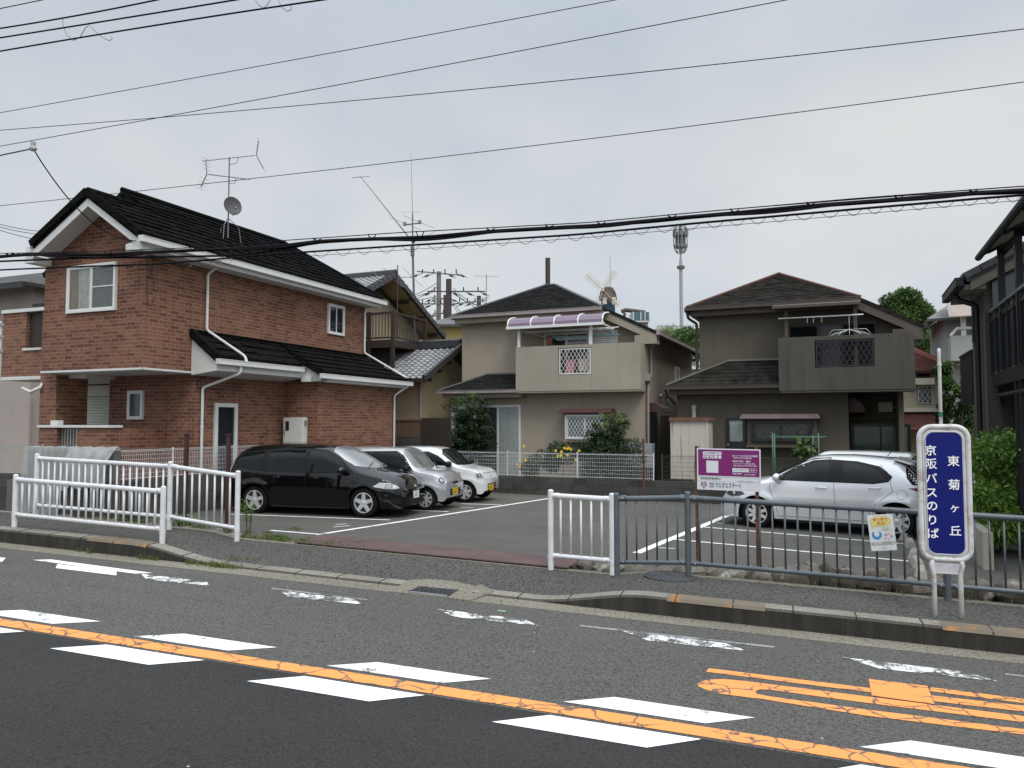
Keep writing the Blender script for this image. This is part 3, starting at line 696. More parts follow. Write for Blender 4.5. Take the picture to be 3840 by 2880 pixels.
# car park signboard on rusty posts
PURP = M('sign_purple', (.19, .012, .135), .3, var=.06); WB = M('sign_white', (.66, .67, .69), .4, var=.04); RUST = NB('rusty_post'); o_ = RUST.uv(obj=True)
RUST.base(RUST.mix(RUST.ramp(RUST.noise(o_, 6, 6, .7), (.38, 0), (.62, 1)), (.045, .02, .016), (.15, .06, .032))); RUST.set(Roughness=.85); RUST = RUST.m
pl, pr_ = LT(2608, 2092, .0), LT(2838, 2107, .0); yb = (pl+pr_)/2; kk = .93
pl, pr_ = [Vector((0, 0, H))+(q-Vector((0, 0, H)))*kk for q in (pl, pr_)]; ex = (pr_-pl); ex.z = 0; ex.normalize(); pl = pl+ex*.035; pr_ = pr_+ex*.02; nrm = Vector((ex.y, -ex.x, 0))
def onb(px, py, off=0):
    d = ray(px, py); o = Vector((0, 0, H)); tt = ((pl-o).dot(nrm)+off)/d.dot(nrm); return o+d*tt
A, B, C, D4 = [onb(*q, .05) for q in ((2613, 1680.3), (2852, 1685.8), (2854, 1845), (2614.6, 1835))]
org = (pl+pr_)/2; org.z = 0; t = thing('signboard', 'purple and white car park signboard on two rusty posts', 'signboard', org)
for q, top in ((pl, A), (pr_, B)): MB().beam(Vector((q.x, q.y, -.12))-org, Vector((q.x, q.y, top.z+.03))-org, .05, .05, ex).build('post', RUST, t)
def bb(a, b, d=0):      # bilinear on the board, a 0..1 left-right, b 0..1 top-bottom
    return (A*(1-a)*(1-b)+B*a*(1-b)+C*a*b+D4*(1-a)*b)+nrm*d-org
def brect(mb, a0, a1, b0, b1, d, th=.0015):
    q = [(a0, b1), (a1, b1), (a1, b0), (a0, b0)]; return mb.solid([bb(*p, d-th) for p in q], [bb(*p, d) for p in q])
brect(MB(), 0, 1, 0, 1, .0, .012).build('board', WB, t); brect(MB(), .02, .98, .027, .655, .002).build('purple_panel', PURP, t)
e1, e2 = (B-A).normalized(), (A-D4).normalized(); bw = (B-A).length
LM = [WT]
def S(mb, s, size, a, b, bold=.01, al='LEFT', sx=1, d=.0045): q = MB(); write(q, s, size*bw, bb(a, b, d), e1, e2, bold, al, sx); q.build('lettering', LM[0], t)
mb = MB()
pill = [(.245+(.13 if c else -.13)+.022*cos(an), .115+.04*sin(an)) for c, an in [(1, radians(-90+18*i)) for i in range(11)]+[(0, radians(90+18*i)) for i in range(11)]]
mb.poly([bb(*q, .0035) for q in pill]); brect(mb, .56, .82, .462, .545, .0035, .001); brect(mb, .56, .935, .458, .464, .0036, .001); brect(mb, .56, .935, .543, .549, .0036, .001); brect(mb, .93, .935, .458, .549, .0036, .001)
brect(mb, .565, .7, .61, .614, .0035, .001)
mb.pieces('white_panel', WB, t)
mb = MB(); S(mb, '月極駐車場', .061, .24, .212, .02, 'CENTER'); S(mb, 'QRコードから空き状況確認', .032, .56, .165, .008); S(mb, '周辺の空き状況も確認可能!', .024, .575, .215, .006)
S(mb, 'WEBで申込・契約', .035, .56, .295, .008); S(mb, 'クレジットカード決済にも対応!', .024, .575, .35, .006); S(mb, '満車の場合も空き待ち予約が可能!', .024, .575, .4, .006); S(mb, '検 索', .03, .875, .503, .012, 'CENTER')
S(mb, 'Park Direct', .03, .565, .582, .015); S(mb, '050-1773-0039', .026, .75, .605, .012)
LM[0] = BLK; S(mb, 'スマホで契約できる', .031, .245, .115, .008, 'CENTER'); S(mb, 'パークダイレクト', .032, .605, .503, .006); S(mb, '前田駐車場(菊丘)', .043, .05, .728, .006); S(mb, '株式', .04, .195, .852, .008); S(mb, '会社', .04, .195, .915, .008)
S(mb, 'マエダエステート', .092, .285, .885, .012, 'LEFT', .57); S(mb, '空室案内', .018, .66, .765, 0); S(mb, '0120050406077', .018, .76, .77, 0)
mb = MB(); q = [bb(a, b, .0045) for a, b in ((.022, .675), (.98, .675), (.98, .775), (.022, .775))]
mb.tube([bb(a, b, .002) for a, b in ((.02, .68), (.98, .68), (.98, .785), (.02, .785), (.02, .68))], .0012, 4, cap=False); mb.tube([bb(.577+.008*cos(i), .503+.014*sin(i), .005) for i in range(8)], .0012, 4)
mb.build('thin_rules', M('print_mid_grey', (.3, .31, .33), .6, var=0), t)
mb = MB(); dots = [(.085, .83), (.13, .83), (.07, .89), (.145, .89), (.107, .945)]
for q in dots:
    ci = [bb(q[0]+.0135*cos(2*pi*i/14), q[1]+.02*sin(2*pi*i/14), .003) for i in range(14)]; mb.tube(ci+[ci[0]], .0028, 5, cap=False)
for i, j in ((0, 4), (1, 4), (0, 2), (1, 3)): mb.beam(bb(*dots[i], .0022), bb(*dots[j], .0022), .006, .001, nrm)
mb.build('ring_emblem', M('emblem_maroon', (.2, .02, .1), .5, var=0), t)
mb = MB(); brect(mb, .15, .34, .295, .585, .0035, .001); mb.build('blank_panel', WB, t)

# dark red iron posts by the tall white railing
for px, y0, y1, lab in ((694, 1630, 1942, 'dark red iron post with flat top between white railing and block wall'), (851, 1632, 1966, 'dark red iron post behind the white railing, nearest the black car')):
    g = GZ(px, y1, .3 if px < 700 else .2); top = AY(px, y0, g.y).z
    mb = MB().box(-.035, .035, -.035, .035, -.1, top-g.z).box(-.05, .05, -.05, .05, top-g.z, top-g.z+.025)
    mb.box(-.045, .045, -.041, -.036, .25, .27) if px < 700 else None
    o = mb.build('iron_post', M('dark_red_iron', (.05, .012, .013), .6, var=.3, vs=6), bevel=.004); o.location = g; tag(o, lab, 'post')

# concrete wheel stops
for k, (px, py) in enumerate(((3398, 2020), (3414, 2048), (3428, 2090), (3440, 2122), (3452, 2160))):
    g = LT(px, py); mb = MB(); x = .09
    mb.solid([(-.29, -x, 0), (.29, -x, 0), (.29, x, 0), (-.29, x, 0)], [(-.26, -x*.55, .12), (.26, -x*.55, .12), (.26, x*.55, .12), (-.26, x*.55, .12)])
    o = mb.build('wheel_stop', CONC, bevel=.012); o.location = g; o.rotation_euler = (0, 0, radians(62+(-8, 4, -3, 6, 0)[k]))
    tag(o, ('concrete wheel stop right behind the silver hatchback', 'concrete wheel stop, second behind the silver hatchback', 'concrete wheel stop, middle one of the row near bus sign', 'concrete wheel stop, fourth counting from the silver hatchback', 'concrete wheel stop nearest to the stone edging')[k], 'wheel stop', 'wheel stops in the car park')

# ================================================================== building helpers
def front(y0): return lambda a, b, d=0: Vector((a, y0-d, b))
def side(x0): return lambda a, b, d=0: Vector((x0+d, a, b))
def left(x0): return lambda a, b, d=0: Vector((x0-d, a, b))
def pbox(mb, m, a0, a1, b0, b1, d0, d1):
    q = [(a0, b0), (a1, b0), (a1, b1), (a0, b1)]; return mb.solid([m(*p, d0) for p in q], [m(*p, d1) for p in q])
def ring(mb, m, a0, a1, b0, b1, w, d0, d1):
    pbox(mb, m, a0, a1, b1-w, b1, d0, d1); pbox(mb, m, a0, a1, b0, b0+w, d0, d1); pbox(mb, m, a0, a0+w, b0+w, b1-w, d0, d1); pbox(mb, m, a1-w, a1, b0+w, b1-w, d0, d1); return mb
GLASS = glassmat('window_glass', see=1, rough=.02, ior=1.55); DGL = glassmat('dark_glass', (.018, .022, .026), .05, 1.6); TGL = glassmat('frosted_glass', (.1, .13, .14), .25, 1.5); BGL = glassmat('bluish_glass', (.06, .09, .11), .08, 1.5)
ROOM_SHADE = M('room_shade', (.012, .012, .013), .9, var=0); CURT = M('lace_curtain', (.56, .57, .55), .9, var=.12, vs=9); CURG = M('grey_curtain', (.075, .078, .072), .9, var=.15, vs=6)
ALU = M('white_window_frame', (.68, .68, .66), .35, var=.05); BRZ = M('dark_window_frame', (.014, .015, .018), .35, var=0)
def curtain(m, a0, a1, b0, b1, d, mat, par, amp=.012, pitch=.11, seed=1):
    mb = MB(); n = max(6, int((a1-a0)/.018)); rr = random.Random(seed); ph = rr.random()*6
    for i in range(n+1):
        a = a0+(a1-a0)*i/n; k = amp*(sin(2*pi*a/pitch+ph)+.5*sin(2*pi*a/(pitch*.43)+2*ph)); mb.v += [m(a, b0, d+k), m(a, b1, d+k*.7)]
    mb.f = [(2*i, 2*i+2, 2*i+3, 2*i+1) for i in range(n)]; return mb.build('curtain', mat, par, smooth=True)
def window(par, m, a0, a1, b0, b1, fmat=None, w=.05, sashes=2, d=.07, pane=None, curt=None, name='window', back=True, mull=.035, rail=None):
    fmat = fmat or ALU; f = ring(MB(), m, a0, a1, b0, b1, w, -.01, d)
    for i in range(1, sashes):
        a = a0+(a1-a0)*i/sashes; pbox(f, m, a-mull/2, a+mull/2, b0+w, b1-w, .01, d-.012)
    f = f.build(name, fmat, par, bevel=.004)
    if back and (pane is None): pbox(MB(), m, a0+w*.5, a1-w*.5, b0+w*.5, b1-w*.5, 0, .006).build('shade_panel', ROOM_SHADE, f)  # near-black panel stands in for the unlit interior behind the glass
    if curt:
        for i, (c0, c1, cm) in enumerate(curt): curtain(m, a0+w+(a1-a0-2*w)*c0, a0+w+(a1-a0-2*w)*c1, b0+w, b1-w, .0185, cm, f, amp=.006, seed=i+3)
    s = MB()
    for i in range(sashes):
        p0 = a0+w+(a1-a0-2*w)*i/sashes; p1 = a0+w+(a1-a0-2*w)*(i+1)/sashes; dd = d-.02-.012*(i % 2)
        g = pbox(MB(), m, p0+.012, p1-.012, b0+w+.012, b1-w-.012, dd-.004, dd).build('pane', pane or GLASS, f)
        ring(s, m, p0+.002, p1-.002, b0+w+.002, b1-w-.002, .028, dd-.012, dd+.008)
        if rail and i in rail: pbox(s, m, p0+.03, p1-.03, b0+(b1-b0)*rail[i]-.012, b0+(b1-b0)*rail[i]+.012, dd-.01, dd+.007)
    s.build('sash', fmat, f); return f
def lattice(par, m, a0, a1, b0, b1, mat, px=.11, py=.2, d=.1, w=.009, frame=.02, name='grille'):
    mb = MB(); ring(mb, m, a0, a1, b0, b1, frame, d-.008, d+.008); k = py/px
    for s in (1, -1):
        c = -(b1-b0)/k if s > 0 else 0
        x = a0+c if s > 0 else a0
        xs = []; x = a0-(b1-b0)/k
        while x < a1+(b1-b0)/k:
            p = []                       # clip the diagonal to the rectangle
            if s > 0: q0, q1 = (x, b0), (x+(b1-b0)/k, b1)
            else: q0, q1 = (x, b1), (x+(b1-b0)/k, b0)
            t0, t1 = 0, 1; dx = q1[0]-q0[0]
            t0 = max(t0, (a0-q0[0])/dx); t1 = min(t1, (a1-q0[0])/dx)
            if t1-t0 > .02:
                r0 = (q0[0]+dx*t0, q0[1]+(q1[1]-q0[1])*t0); r1 = (q0[0]+dx*t1, q0[1]+(q1[1]-q0[1])*t1)
                mb.beam(m(*r0, d+.003*s), m(*r1, d+.003*s), w, .004, m(0, 0, 1)-m(0, 0, 0))
            x += px
    return mb.build(name, mat, par)
def louvre(par, m, a0, a1, b0, b1, mat, d=.06, pitch=.07, name='louvre_shutter', fr=.03):
    mb = ring(MB(), m, a0, a1, b0, b1, fr, 0, d); b = b0+fr; pbox(mb, m, a0+fr, a1-fr, b0+fr, b1-fr, 0, d*.3)
    while b+pitch < b1-fr+.001:
        q0 = [(b+pitch*.12, d*.95), (b+pitch*.95, d*.45), (b+pitch*.95, d*.3), (b, d*.35)]
        mb.solid([m(a0+fr, p, e) for p, e in q0], [m(a1-fr, p, e) for p, e in q0]); b += pitch
    return mb.build(name, mat, par)
def gutter(par, pts, mat, w=.12, h=.1, name='rain_gutter'):
    mb = MB()
    for a, b in zip(pts[:-1], pts[1:]): mb.beam(a, b, w, h); mb.beam(Vector(a)+Vector((0, 0, h*.5)), Vector(b)+Vector((0, 0, h*.5)), w+.025, .018)
    return mb.build(name, mat, par, bevel=.008)
def pipe(par, pts, mat, r=.034, name='downpipe', rings=True):
    mb = MB(); p = [Vector(q) for q in pts]; q = [p[0]]
    for i in range(1, len(p)-1):
        for k in (.3, .6, 1): pass
        a = p[i]+(p[i-1]-p[i]).normalized()*.06; b = p[i]+(p[i+1]-p[i]).normalized()*.06; q += [a, (a+b)/4+p[i]/2, b]
    q.append(p[-1]); mb.tube(q, r, 10)
    if rings:
        for a, b in zip(p[:-1], p[1:]):
            L = (b-a).length
            if L > 1: 
                for k in range(1, int(L/1.1)+1): c = a+(b-a)*(k/(int(L/1.1)+1)); d = (b-a).normalized(); mb.tube([c-d*.02, c+d*.02], r+.008, 10)
    return mb.build(name, mat, par, smooth=40)

# ================================================================== the brick house
BRICK = brickmat(); RDARK = shingle('dark_roof_shingle', (.012, .012, .012), .3, .34, .5, wavy=.03); TRIM = M('white_trim', (.62, .62, .6), .5, var=.05); SOFF = stucco('white_soffit', (.52, .52, .5), .25)
f = Fr(-8.2, 17.0, .5, 22.8); HB = thing('brick_house', 'two storey brick house with dark tiled roof and white trim at left', 'house', f.o, -f.a)
hy, hx = f.hy, f.hx; E1 = .55
zo = (hy(523, 1382)[1]+hx(523, 1382)[1])/2-.5; X0 = hy(165, 1180)[0]; Y1 = hx(1368, 1200)[0]; zrel = lambda q: q[1]-.5
# roof key heights
xa, za = hy(328, 716, -E1); za -= .5; xe, ze = hy(527, 872, -E1); ze -= .5; xl, zl = hy(118, 915, -E1); zl -= .5
rx = xa; pitch = (za-ze)/(xe-xa); pitl = (za-zl)/(xa-xl)
def roofz(x): return za-pitch*(x-rx) if x > rx else za-pitl*(rx-x)
wtop = min(roofz(0), roofz(X0))-.16
w = MB()
w.box(X0, 0, 0, Y1, zo, wtop); w.solid([(X0, 0, wtop), (0, 0, wtop), (0, 0, roofz(0)-.14), (rx, 0, za-.14), (X0, 0, roofz(X0)-.14)], [(X0, Y1, wtop), (0, Y1, wtop), (0, Y1, roofz(0)-.14), (rx, Y1, za-.14), (X0, Y1, roofz(X0)-.14)])
w.build('upper_wall', BRICK, HB)
yg = hx(733, 1404)[0]; yi = hx(1063.6, 1600)[0]; x2 = 1.14
xp0 = hy(147, 1560, .35)[0]; xp1 = hy(208, 1560, .35)[0]; xs = hy(408, 1560, yg)[0]
g = MB(); g.box(xs, 0, yg, Y1, -.6, zo-.001); g.box(-6.5, xs, yg+1.5, Y1, -.6, zo-.001); g.box(0, x2, yi, Y1, -.6, zo-.05)
g.build('lower_wall', BRICK, HB)
MB().box(xp0, xp1, .35, 1.2, -.6, zo-.002).build('porch_pillar', BRICK, HB)
s = MB(); s.box(X0-.02, .02, -.02, yg+1.6, zo-.03, zo-.0); s.build('soffit', SOFF, HB); 
t = MB(); t.box(X0-.03, .03, -.03, -.0, zo-.02, zo+.025); t.box(.0, .03, -.03, yg+.05, zo-.02, zo+.025); t.build('drip_band', TRIM, HB, bevel=.006)
# roof
def roofslab(mb, q, th=.13): return mb.slab(q, th)
xr = xe; E = -E1; Yb = Y1+.35; xl_ = xl
r = MB(); y_h = Y1-1.6
yr2 = .9; mx_ = rx-.62; 
roofslab(r, [(xr, E, roofz(xr)), (xr, Yb, roofz(xr)), (rx, y_h, za), (rx, E, za)]); roofslab(r, [(xl_, E, roofz(xl_)), (rx, E, za), (rx, y_h, za), (xl_, Yb, roofz(xl_))]); roofslab(r, [(xr, Yb, roofz(xr)), (xl_, Yb, roofz(xl_)), (rx, y_h, za)])
r.build('roof', RDARK, HB)
# wider main roof set back behind the front gable, same right-hand eave
best = min(((abs(((CX+F*(f.W(mx, y, 0).x)/f.W(mx, y, 0).y)-437)), y, mx) for mx in (rx-.85,) for y in [.05*i for i in range(100)]))
y2, mx2 = best[1], best[2]; p2 = pitch; z2 = za+pitch*(rx-mx2)
def rz2(x): return z2-p2*abs(x-mx2)
r = MB(); xl2 = 2*mx2-xr-.3; yh2 = hx(1069, 930, mx2)[0]
roofslab(r, [(xr, y2+.8, rz2(xr)+.012), (xr, Yb+.01, rz2(xr)+.012), (mx2, yh2, z2), (mx2, y2, z2)]); roofslab(r, [(xl2, y2, rz2(xl2)), (mx2, y2, z2), (mx2, yh2, z2), (xl2, Yb+.01, rz2(xl2))]); roofslab(r, [(xr, Yb+.01, rz2(xr)+.012), (xl2, Yb+.01, rz2(xl2)), (mx2, yh2, z2)])
r.build('main_roof', RDARK, HB)
m_ = MB(); m_.slab([(mx2, y2+.28, z2-.13), (xr-.2, y2+.28, rz2(xr-.2)-.13), (mx2, y2+.28, rz2(xr-.2)-.13)], .05); m_.slab([(mx2, y2+.28, z2-.13), (mx2, y2+.28, rz2(xr)-.13), (xl2+.25, y2+.28, rz2(xl2+.25)-.13)], .05); m_.build('rear_gable_panel', TRIM, HB)
b = MB(); b.box(xl2+.3, X0, y2+.4, Y1, zo, rz2(xl2+.3)-.14); b.build('rear_wall', BRICK, HB)
TL = M('dark_roof_tile', (.0125, .0122, .0125), .95, var=.45, vs=7, **{'Specular IOR Level': 0}); yj = y2+.05
courses('roof_tiles', (xr, E, roofz(xr)), (xr, yj, roofz(xr)), (rx, yj, za), (rx, E, za), .29, .04, HB, TL, .33, 2); courses('roof_tiles', (xr, yj, roofz(xr)), (xr, Yb, roofz(xr)), (mx2, yh2, z2), (mx2, yj, z2), .29, .04, HB, TL, .33, 3); courses('roof_tiles', (xl_, y2, roofz(xl_)), (xl_, E, roofz(xl_)), (rx, E, za), (rx, y2, za), .3, .05, HB, TL, .33, 4)
cap = MB(); cap.tube([(rx, E, za+.02), (rx, y2+1.5, za+.02)], .07, 8); cap.tube([(mx2, y2, z2+.02), (mx2, yh2, z2+.02)], .07, 8); cap.tube([(mx2, yh2, z2+.02), (xr, Yb, rz2(xr)+.03)], .06, 8); cap.build('ridge_cap', RDARK, HB)
v = MB()                                  # dark edge tiles along the front verge
for sx in (xr, xl_): v.beam((rx, E-.012, za+.0), (sx, E-.012, roofz(sx)), .09, .15)
v.build('verge_tiles', RDARK, HB)
fa = MB()
for sx in (xr, xl_):
    n_ = Vector((0, 0, -.24)); a_, b_ = Vector((rx, E+.02, za-.1)), Vector((sx, E+.02, roofz(sx)-.1))
    fa.solid([a_, b_, b_+n_, a_+n_], [a_+Vector((0, .05, 0)), b_+Vector((0, .05, 0)), b_+n_+Vector((0, .05, 0)), a_+n_+Vector((0, .05, 0))])
    a_, b_ = Vector((rx, E+.07, za-.19)), Vector((sx, E+.07, roofz(sx)-.19)); c_ = Vector((0, E1, 0))
    fa.solid([a_, b_, b_+c_, a_+c_], [q+Vector((0, 0, -.05)) for q in (a_, b_, b_+c_, a_+c_)])
for x0_, x1_ in ((0, xr-.02), (xl_+.02, X0)):
    fa.box(x0_, x1_, E+.03, E+.5, roofz(xr)-.36, roofz(xr)-.2)
fa.box(.0, xr-.02, E+.1, Yb-.1, roofz(xr)-.3, roofz(xr)-.16); fa.build('bargeboard', TRIM, HB, bevel=.006)
gutter(HB, [(xr+.05, E-.05, roofz(xr)-.14), (xr+.05, Yb+.1, roofz(xr)-.14)], TRIM, .13, .13); gutter(HB, [(xl_-.05, E-.05, roofz(xl_)-.14), (xl_-.05, E+2.2, roofz(xl_)-.14)], TRIM, .13, .13)
# pent roof along the right wall
ya = 1.4; zp = hx(714, 1243)[1]-.5; xe1 = .82; pe = (zp-(hx(811, 1335, xe1)[1]-.5))/xe1; xe2 = x2+.36; pe2 = (zp-(hx(1160, 1388, xe2)[1]-.5))/xe2
def pz(x): return zp-pe*x
def pz2(x): return zp-pe2*x
r = MB(); roofslab(r, [(0, ya-.03, zp), (xe1, ya-.03, pz(xe1)), (xe1, yi-.3, pz(xe1)), (0, yi-.3, zp)]); roofslab(r, [(0, yi-.3, zp+.003), (xe2, yi-.3, pz2(xe2)), (xe2, Y1+.35, pz2(xe2)), (0, Y1-.2, zp+.003)])
r.build('pent_roof', RDARK, HB); courses('roof_tiles', (xe1, ya, pz(xe1)), (xe1, yi-.3, pz(xe1)), (0, yi-.3, zp), (0, ya, zp), .3, .04, HB, TL, .33, 5); courses('roof_tiles', (xe2, yi-.3, pz2(xe2)), (xe2, Y1+.35, pz2(xe2)), (0, Y1-.2, zp), (0, yi-.3, zp), .3, .04, HB, TL, .33, 6)
c = MB(); c.solid([(0, ya, zp-.14), (xe1-.03, ya, pz(xe1)-.14), (xe1-.03, ya, zo+.03), (0, ya, zo-.06)], [(0, yi, zp-.14), (xe1-.03, yi, pz(xe1)-.14), (xe1-.03, yi, zo+.03), (0, yi, zo-.06)]); c.build('pent_soffit', TRIM, HB)
c = MB(); c.box(x2-.02, xe2-.04, yi-.28, Y1+.3, pz2(xe2)-.26, pz2(xe2)-.13); c.box(xe1-.03, xe2-.04, yi-.28, yi, pz2(xe2)-.26, pz2(xe2)-.13); c.solid([(0, yi-.2, pz2(0)-.12), (xe2-.05, yi-.2, pz2(xe2)-.12), (0, yi-.2, pz2(xe2)-.2)], [(0, yi-.1, pz2(0)-.12), (xe2-.05, yi-.1, pz2(xe2)-.12), (0, yi-.1, pz2(xe2)-.2)]); c.build('pent_soffit', TRIM, HB)
v = MB().beam((.0, ya-.04, zp+.01), (xe1, ya-.04, pz(xe1)+.01), .1, .16); v.tube([(.02, ya, zp+.03), (.02, Y1, zp+.03)], .04, 6); v.build('verge_tiles', RDARK, HB)
gutter(HB, [(xe1+.05, ya-.06, pz(xe1)-.13), (xe1+.05, yi-.3, pz(xe1)-.13)], TRIM, .12, .12); gutter(HB, [(xe2+.05, yi-.4, pz2(xe2)-.13), (xe2+.05, Y1+.4, pz2(xe2)-.13)], TRIM, .12, .12)
# downpipes
yd = hx(770, 1100)[0]
pipe(HB, [(xr+.05, yd, roofz(xr)-.2), (.07, yd, roofz(xr)-.45), (.07, yd, zp+.08), (xe1+.0, yd+.5, pz(xe1)+.07), (xe1+.06, yd+.5, pz(xe1)-.1)], TRIM)
yq = hx(748, 1600, .05)[0]
pipe(HB, [(xe1+.05, yd+.3, pz(xe1)-.18), (xe1+.05, yd+.3, pz(xe1)-.36), (.08, yq+.05, zo-.35), (.08, yq+.05, -.3)], TRIM)
yend = Y1-.12
pipe(HB, [(xr+.05, Y1+.1, roofz(xr)-.2), (.08, yend, roofz(xr)-.42), (.08, yend, zp+.1), (xe2, Y1+.1, pz2(xe2)+.08)], TRIM, .032); pipe(HB, [(xe2+.05, Y1+.2, pz2(xe2)-.18), (x2+.07, Y1-.1, pz2(xe2)-.5), (x2+.07, Y1-.1, -.3)], TRIM, .032)
# windows
a0, b1 = hy(258, 1003); a1, b0 = hy(436, 1178); window(HB, front(0), hy(258, 1090)[0], hy(440, 1090)[0], hy(255, 1178)[1]-.5, hy(350, 992)[1]-.5, curt=[(0, .2, M('curtain_tan', (.2, .13, .06), .9)), (.2, .5, M('curtain_beige', (.42, .42, .35), .9, var=.2, vs=7)), (.5, 1, M('curtain_dark', (.09, .095, .085), .9, var=.3, vs=7))], w=.06, rail={1: .52})
a0, a1 = hx(1226, 1200)[0], hx(1287, 1200)[0]; window(HB, side(0), a0, a1, hx(1250, 1255)[1]-.5, hx(1250, 1142)[1]-.5, pane=DGL, w=.055)
a0, a1 = hy(484, 1520, yg)[0], hy(541, 1520, yg)[0]; window(HB, front(yg), a0, a1, hy(510, 1573, yg)[1]-.5, hy(510, 1465, yg)[1]-.5, pane=BGL, sashes=1, w=.05)
# roller shutter in the porch
ysh = yg+1.5; m = front(ysh); a0, a1 = hy(283, 1520, ysh)[0], xs; b1 = hy(345, 1447, ysh)[1]-.5; sh = MB(); b = -.5
while b < b1-.3:
    q = [(b, .03), (b+.025, .05), (b+.06, .05), (b+.078, .03)]; sh.solid([m(a0+.04, p, d) for p, d in q]+[m(a0+.04, b+.078, .0), m(a0+.04, b, .0)], [m(a1-.02, p, d) for p, d in q]+[m(a1-.02, b+.078, .0), m(a1-.02, b, .0)]); b += .08
CREAM = M('cream_shutter', (.5, .51, .45), .45, var=.06); sh = sh.build('roller_shutter', CREAM, HB); bx = MB(); pbox(bx, m, a0, a1, b1-.3, b1, .01, .16); pbox(bx, m, a0, a0+.05, -.5, b1-.3, .0, .09); bx.build('shutter_box', CREAM, sh, bevel=.01)
# porch parapet, cap and railing
zc_ = hy(300, 1604, 0)[1]-.5; xa0, xa1, xb, xc = (hy(q, 1620, 0)[0] for q in (149, 213, 288, 412))
p = MB(); p.box(xa0, xa1, 0, .25, -.6, zc_); p.box(xb, xc, 0, .25, -.6, zc_); p.box(xc-.22, xc, .25, yg, -.6, zc_); p.build('porch_parapet', BRICK, HB)
p = MB(); p.box(xa0-.03, xc+.05, -.05, .3, zc_, zc_+.06); p.build('parapet_coping', TRIM, HB, bevel=.006); p = MB(); p.box(hy(185, 1600)[0]-.0, hy(211, 1600)[0], .02, .18, zc_+.06, zc_+.17); p.build('lamp_box', TRIM, HB, bevel=.01)
p = MB()
for k in range(7): p.box(xa1+.05+(xb-xa1-.1)*k/6-.018, xa1+.05+(xb-xa1-.1)*k/6+.018, .1, .14, -.5, zc_)
p.pieces('railing_bar', M('satin_steel', (.42, .42, .4), .35, .6), HB)
# side door
a0, a1 = hx(800, 1600)[0], hx(885, 1600)[0]; b1 = hx(840, 1512)[1]-.5; m = side(0); d = ring(MB(), m, a0, a1, -.55, b1, .1, -.01, .06).build('side_door', TRIM, HB, bevel=.005)
pbox(MB(), m, a0+.1, a1-.1, -.2, b1-.1, 0, .02).build('pane', DGL, d); h = MB(); h.tube([m(a0+.06, .35, .1), m(a0+.06, 1.0, .1)], .016, 8); h.tube([m(a0+.06, .4, .05), m(a0+.06, .4, .1)], .012, 6); h.tube([m(a0+.06, .95, .05), m(a0+.06, .95, .1)], .012, 6); h.build('handle', STEEL, d)
# meter cabinet
m = front(yi); a0, a1 = hy(1081, 1610, yi)[0], hy(1153, 1610, yi)[0]; b1, b0 = hy(1110, 1566, yi)[1]-.5, hy(1110, 1660, yi)[1]-.5; c = MB(); pbox(c, m, a0, a1, b0, b1, 0, .22); c = c.build('meter_cabinet', M('meter_box_cream', (.6, .6, .57), .45, var=.05), HB, bevel=.012)
w_ = MB(); pbox(w_, m, a0+.08, a0+.2, b1-.36, b1-.1, .215, .224); w_.build('meter_window', DGL, c); w_ = MB(); pbox(w_, m, a0+.04, a0+.07, b0+.2, b0+.36, .22, .24); pbox(w_, side(a1), yi-.15, yi-.06, b1-.22, b1-.08, 0, .02); w_.build('latch', STEEL, c)
# left wing with a parapet
yw = .7; zt_ = hy(80, 1172, yw)[1]-.5; zb_ = hy(80, 1412, yw)[1]-.5; xw0 = hy(8, 1300, yw)[0]; xo0, xo1 = hy(96, 1300, yw)[0], hy(157, 1300, yw)[0]; zo0, zo1 = hy(120, 1305, yw)[1]-.5, hy(120, 1178, yw)[1]-.5
g = MB(); g.box(xw0, xo0, yw, yw+2.4, zb_, zt_); g.box(xo1, X0, yw, yw+.2, zb_, zt_); g.box(xo0, xo1, yw, yw+.2, zb_, zo0); g.build('wing_wall', BRICK, HB)
pbox(MB(), front(yw+.12), xo0, xo1, zo0, zt_, 0, .02).build('wing_opening_shade', M('opening_shade', (.03, .022, .018), .6), HB)  # dark brown sheet stands for the shade inside the wing's opening
t = MB(); t.box(xw0-.02, X0, yw-.04, yw+.24, zt_, zt_+.09); t.box(xo0-.08, xo1, yw-.04, yw+.2, zo0-.06, zo0); t.box(xw0-.02, X0+.6, yw-.03, yw+2.4, zb_-.09, zb_-.001); t.build('wing_trim', TRIM, HB, bevel=.006)
zl2 = hy(200, 1455, .5)[1]-.5; lt = MB().tube([(xp0-.5, .25, zl2+.0), (xp0-.2, .25, zl2-.1), (xp0+.1, .3, zl2+.02), (xp0+.05, .36, zl2+.1)], .04, 8); lt.build('drain_elbow', TRIM, HB, smooth=True)
rl = MB().slab([(xl2-.1, y2-.2, zl2+0), (xl2+.5, y2-.2, zl2+0), (xl2+.5, y2+1, zl2), (xl2-.1, y2+1, zl2)], .1) if False else None
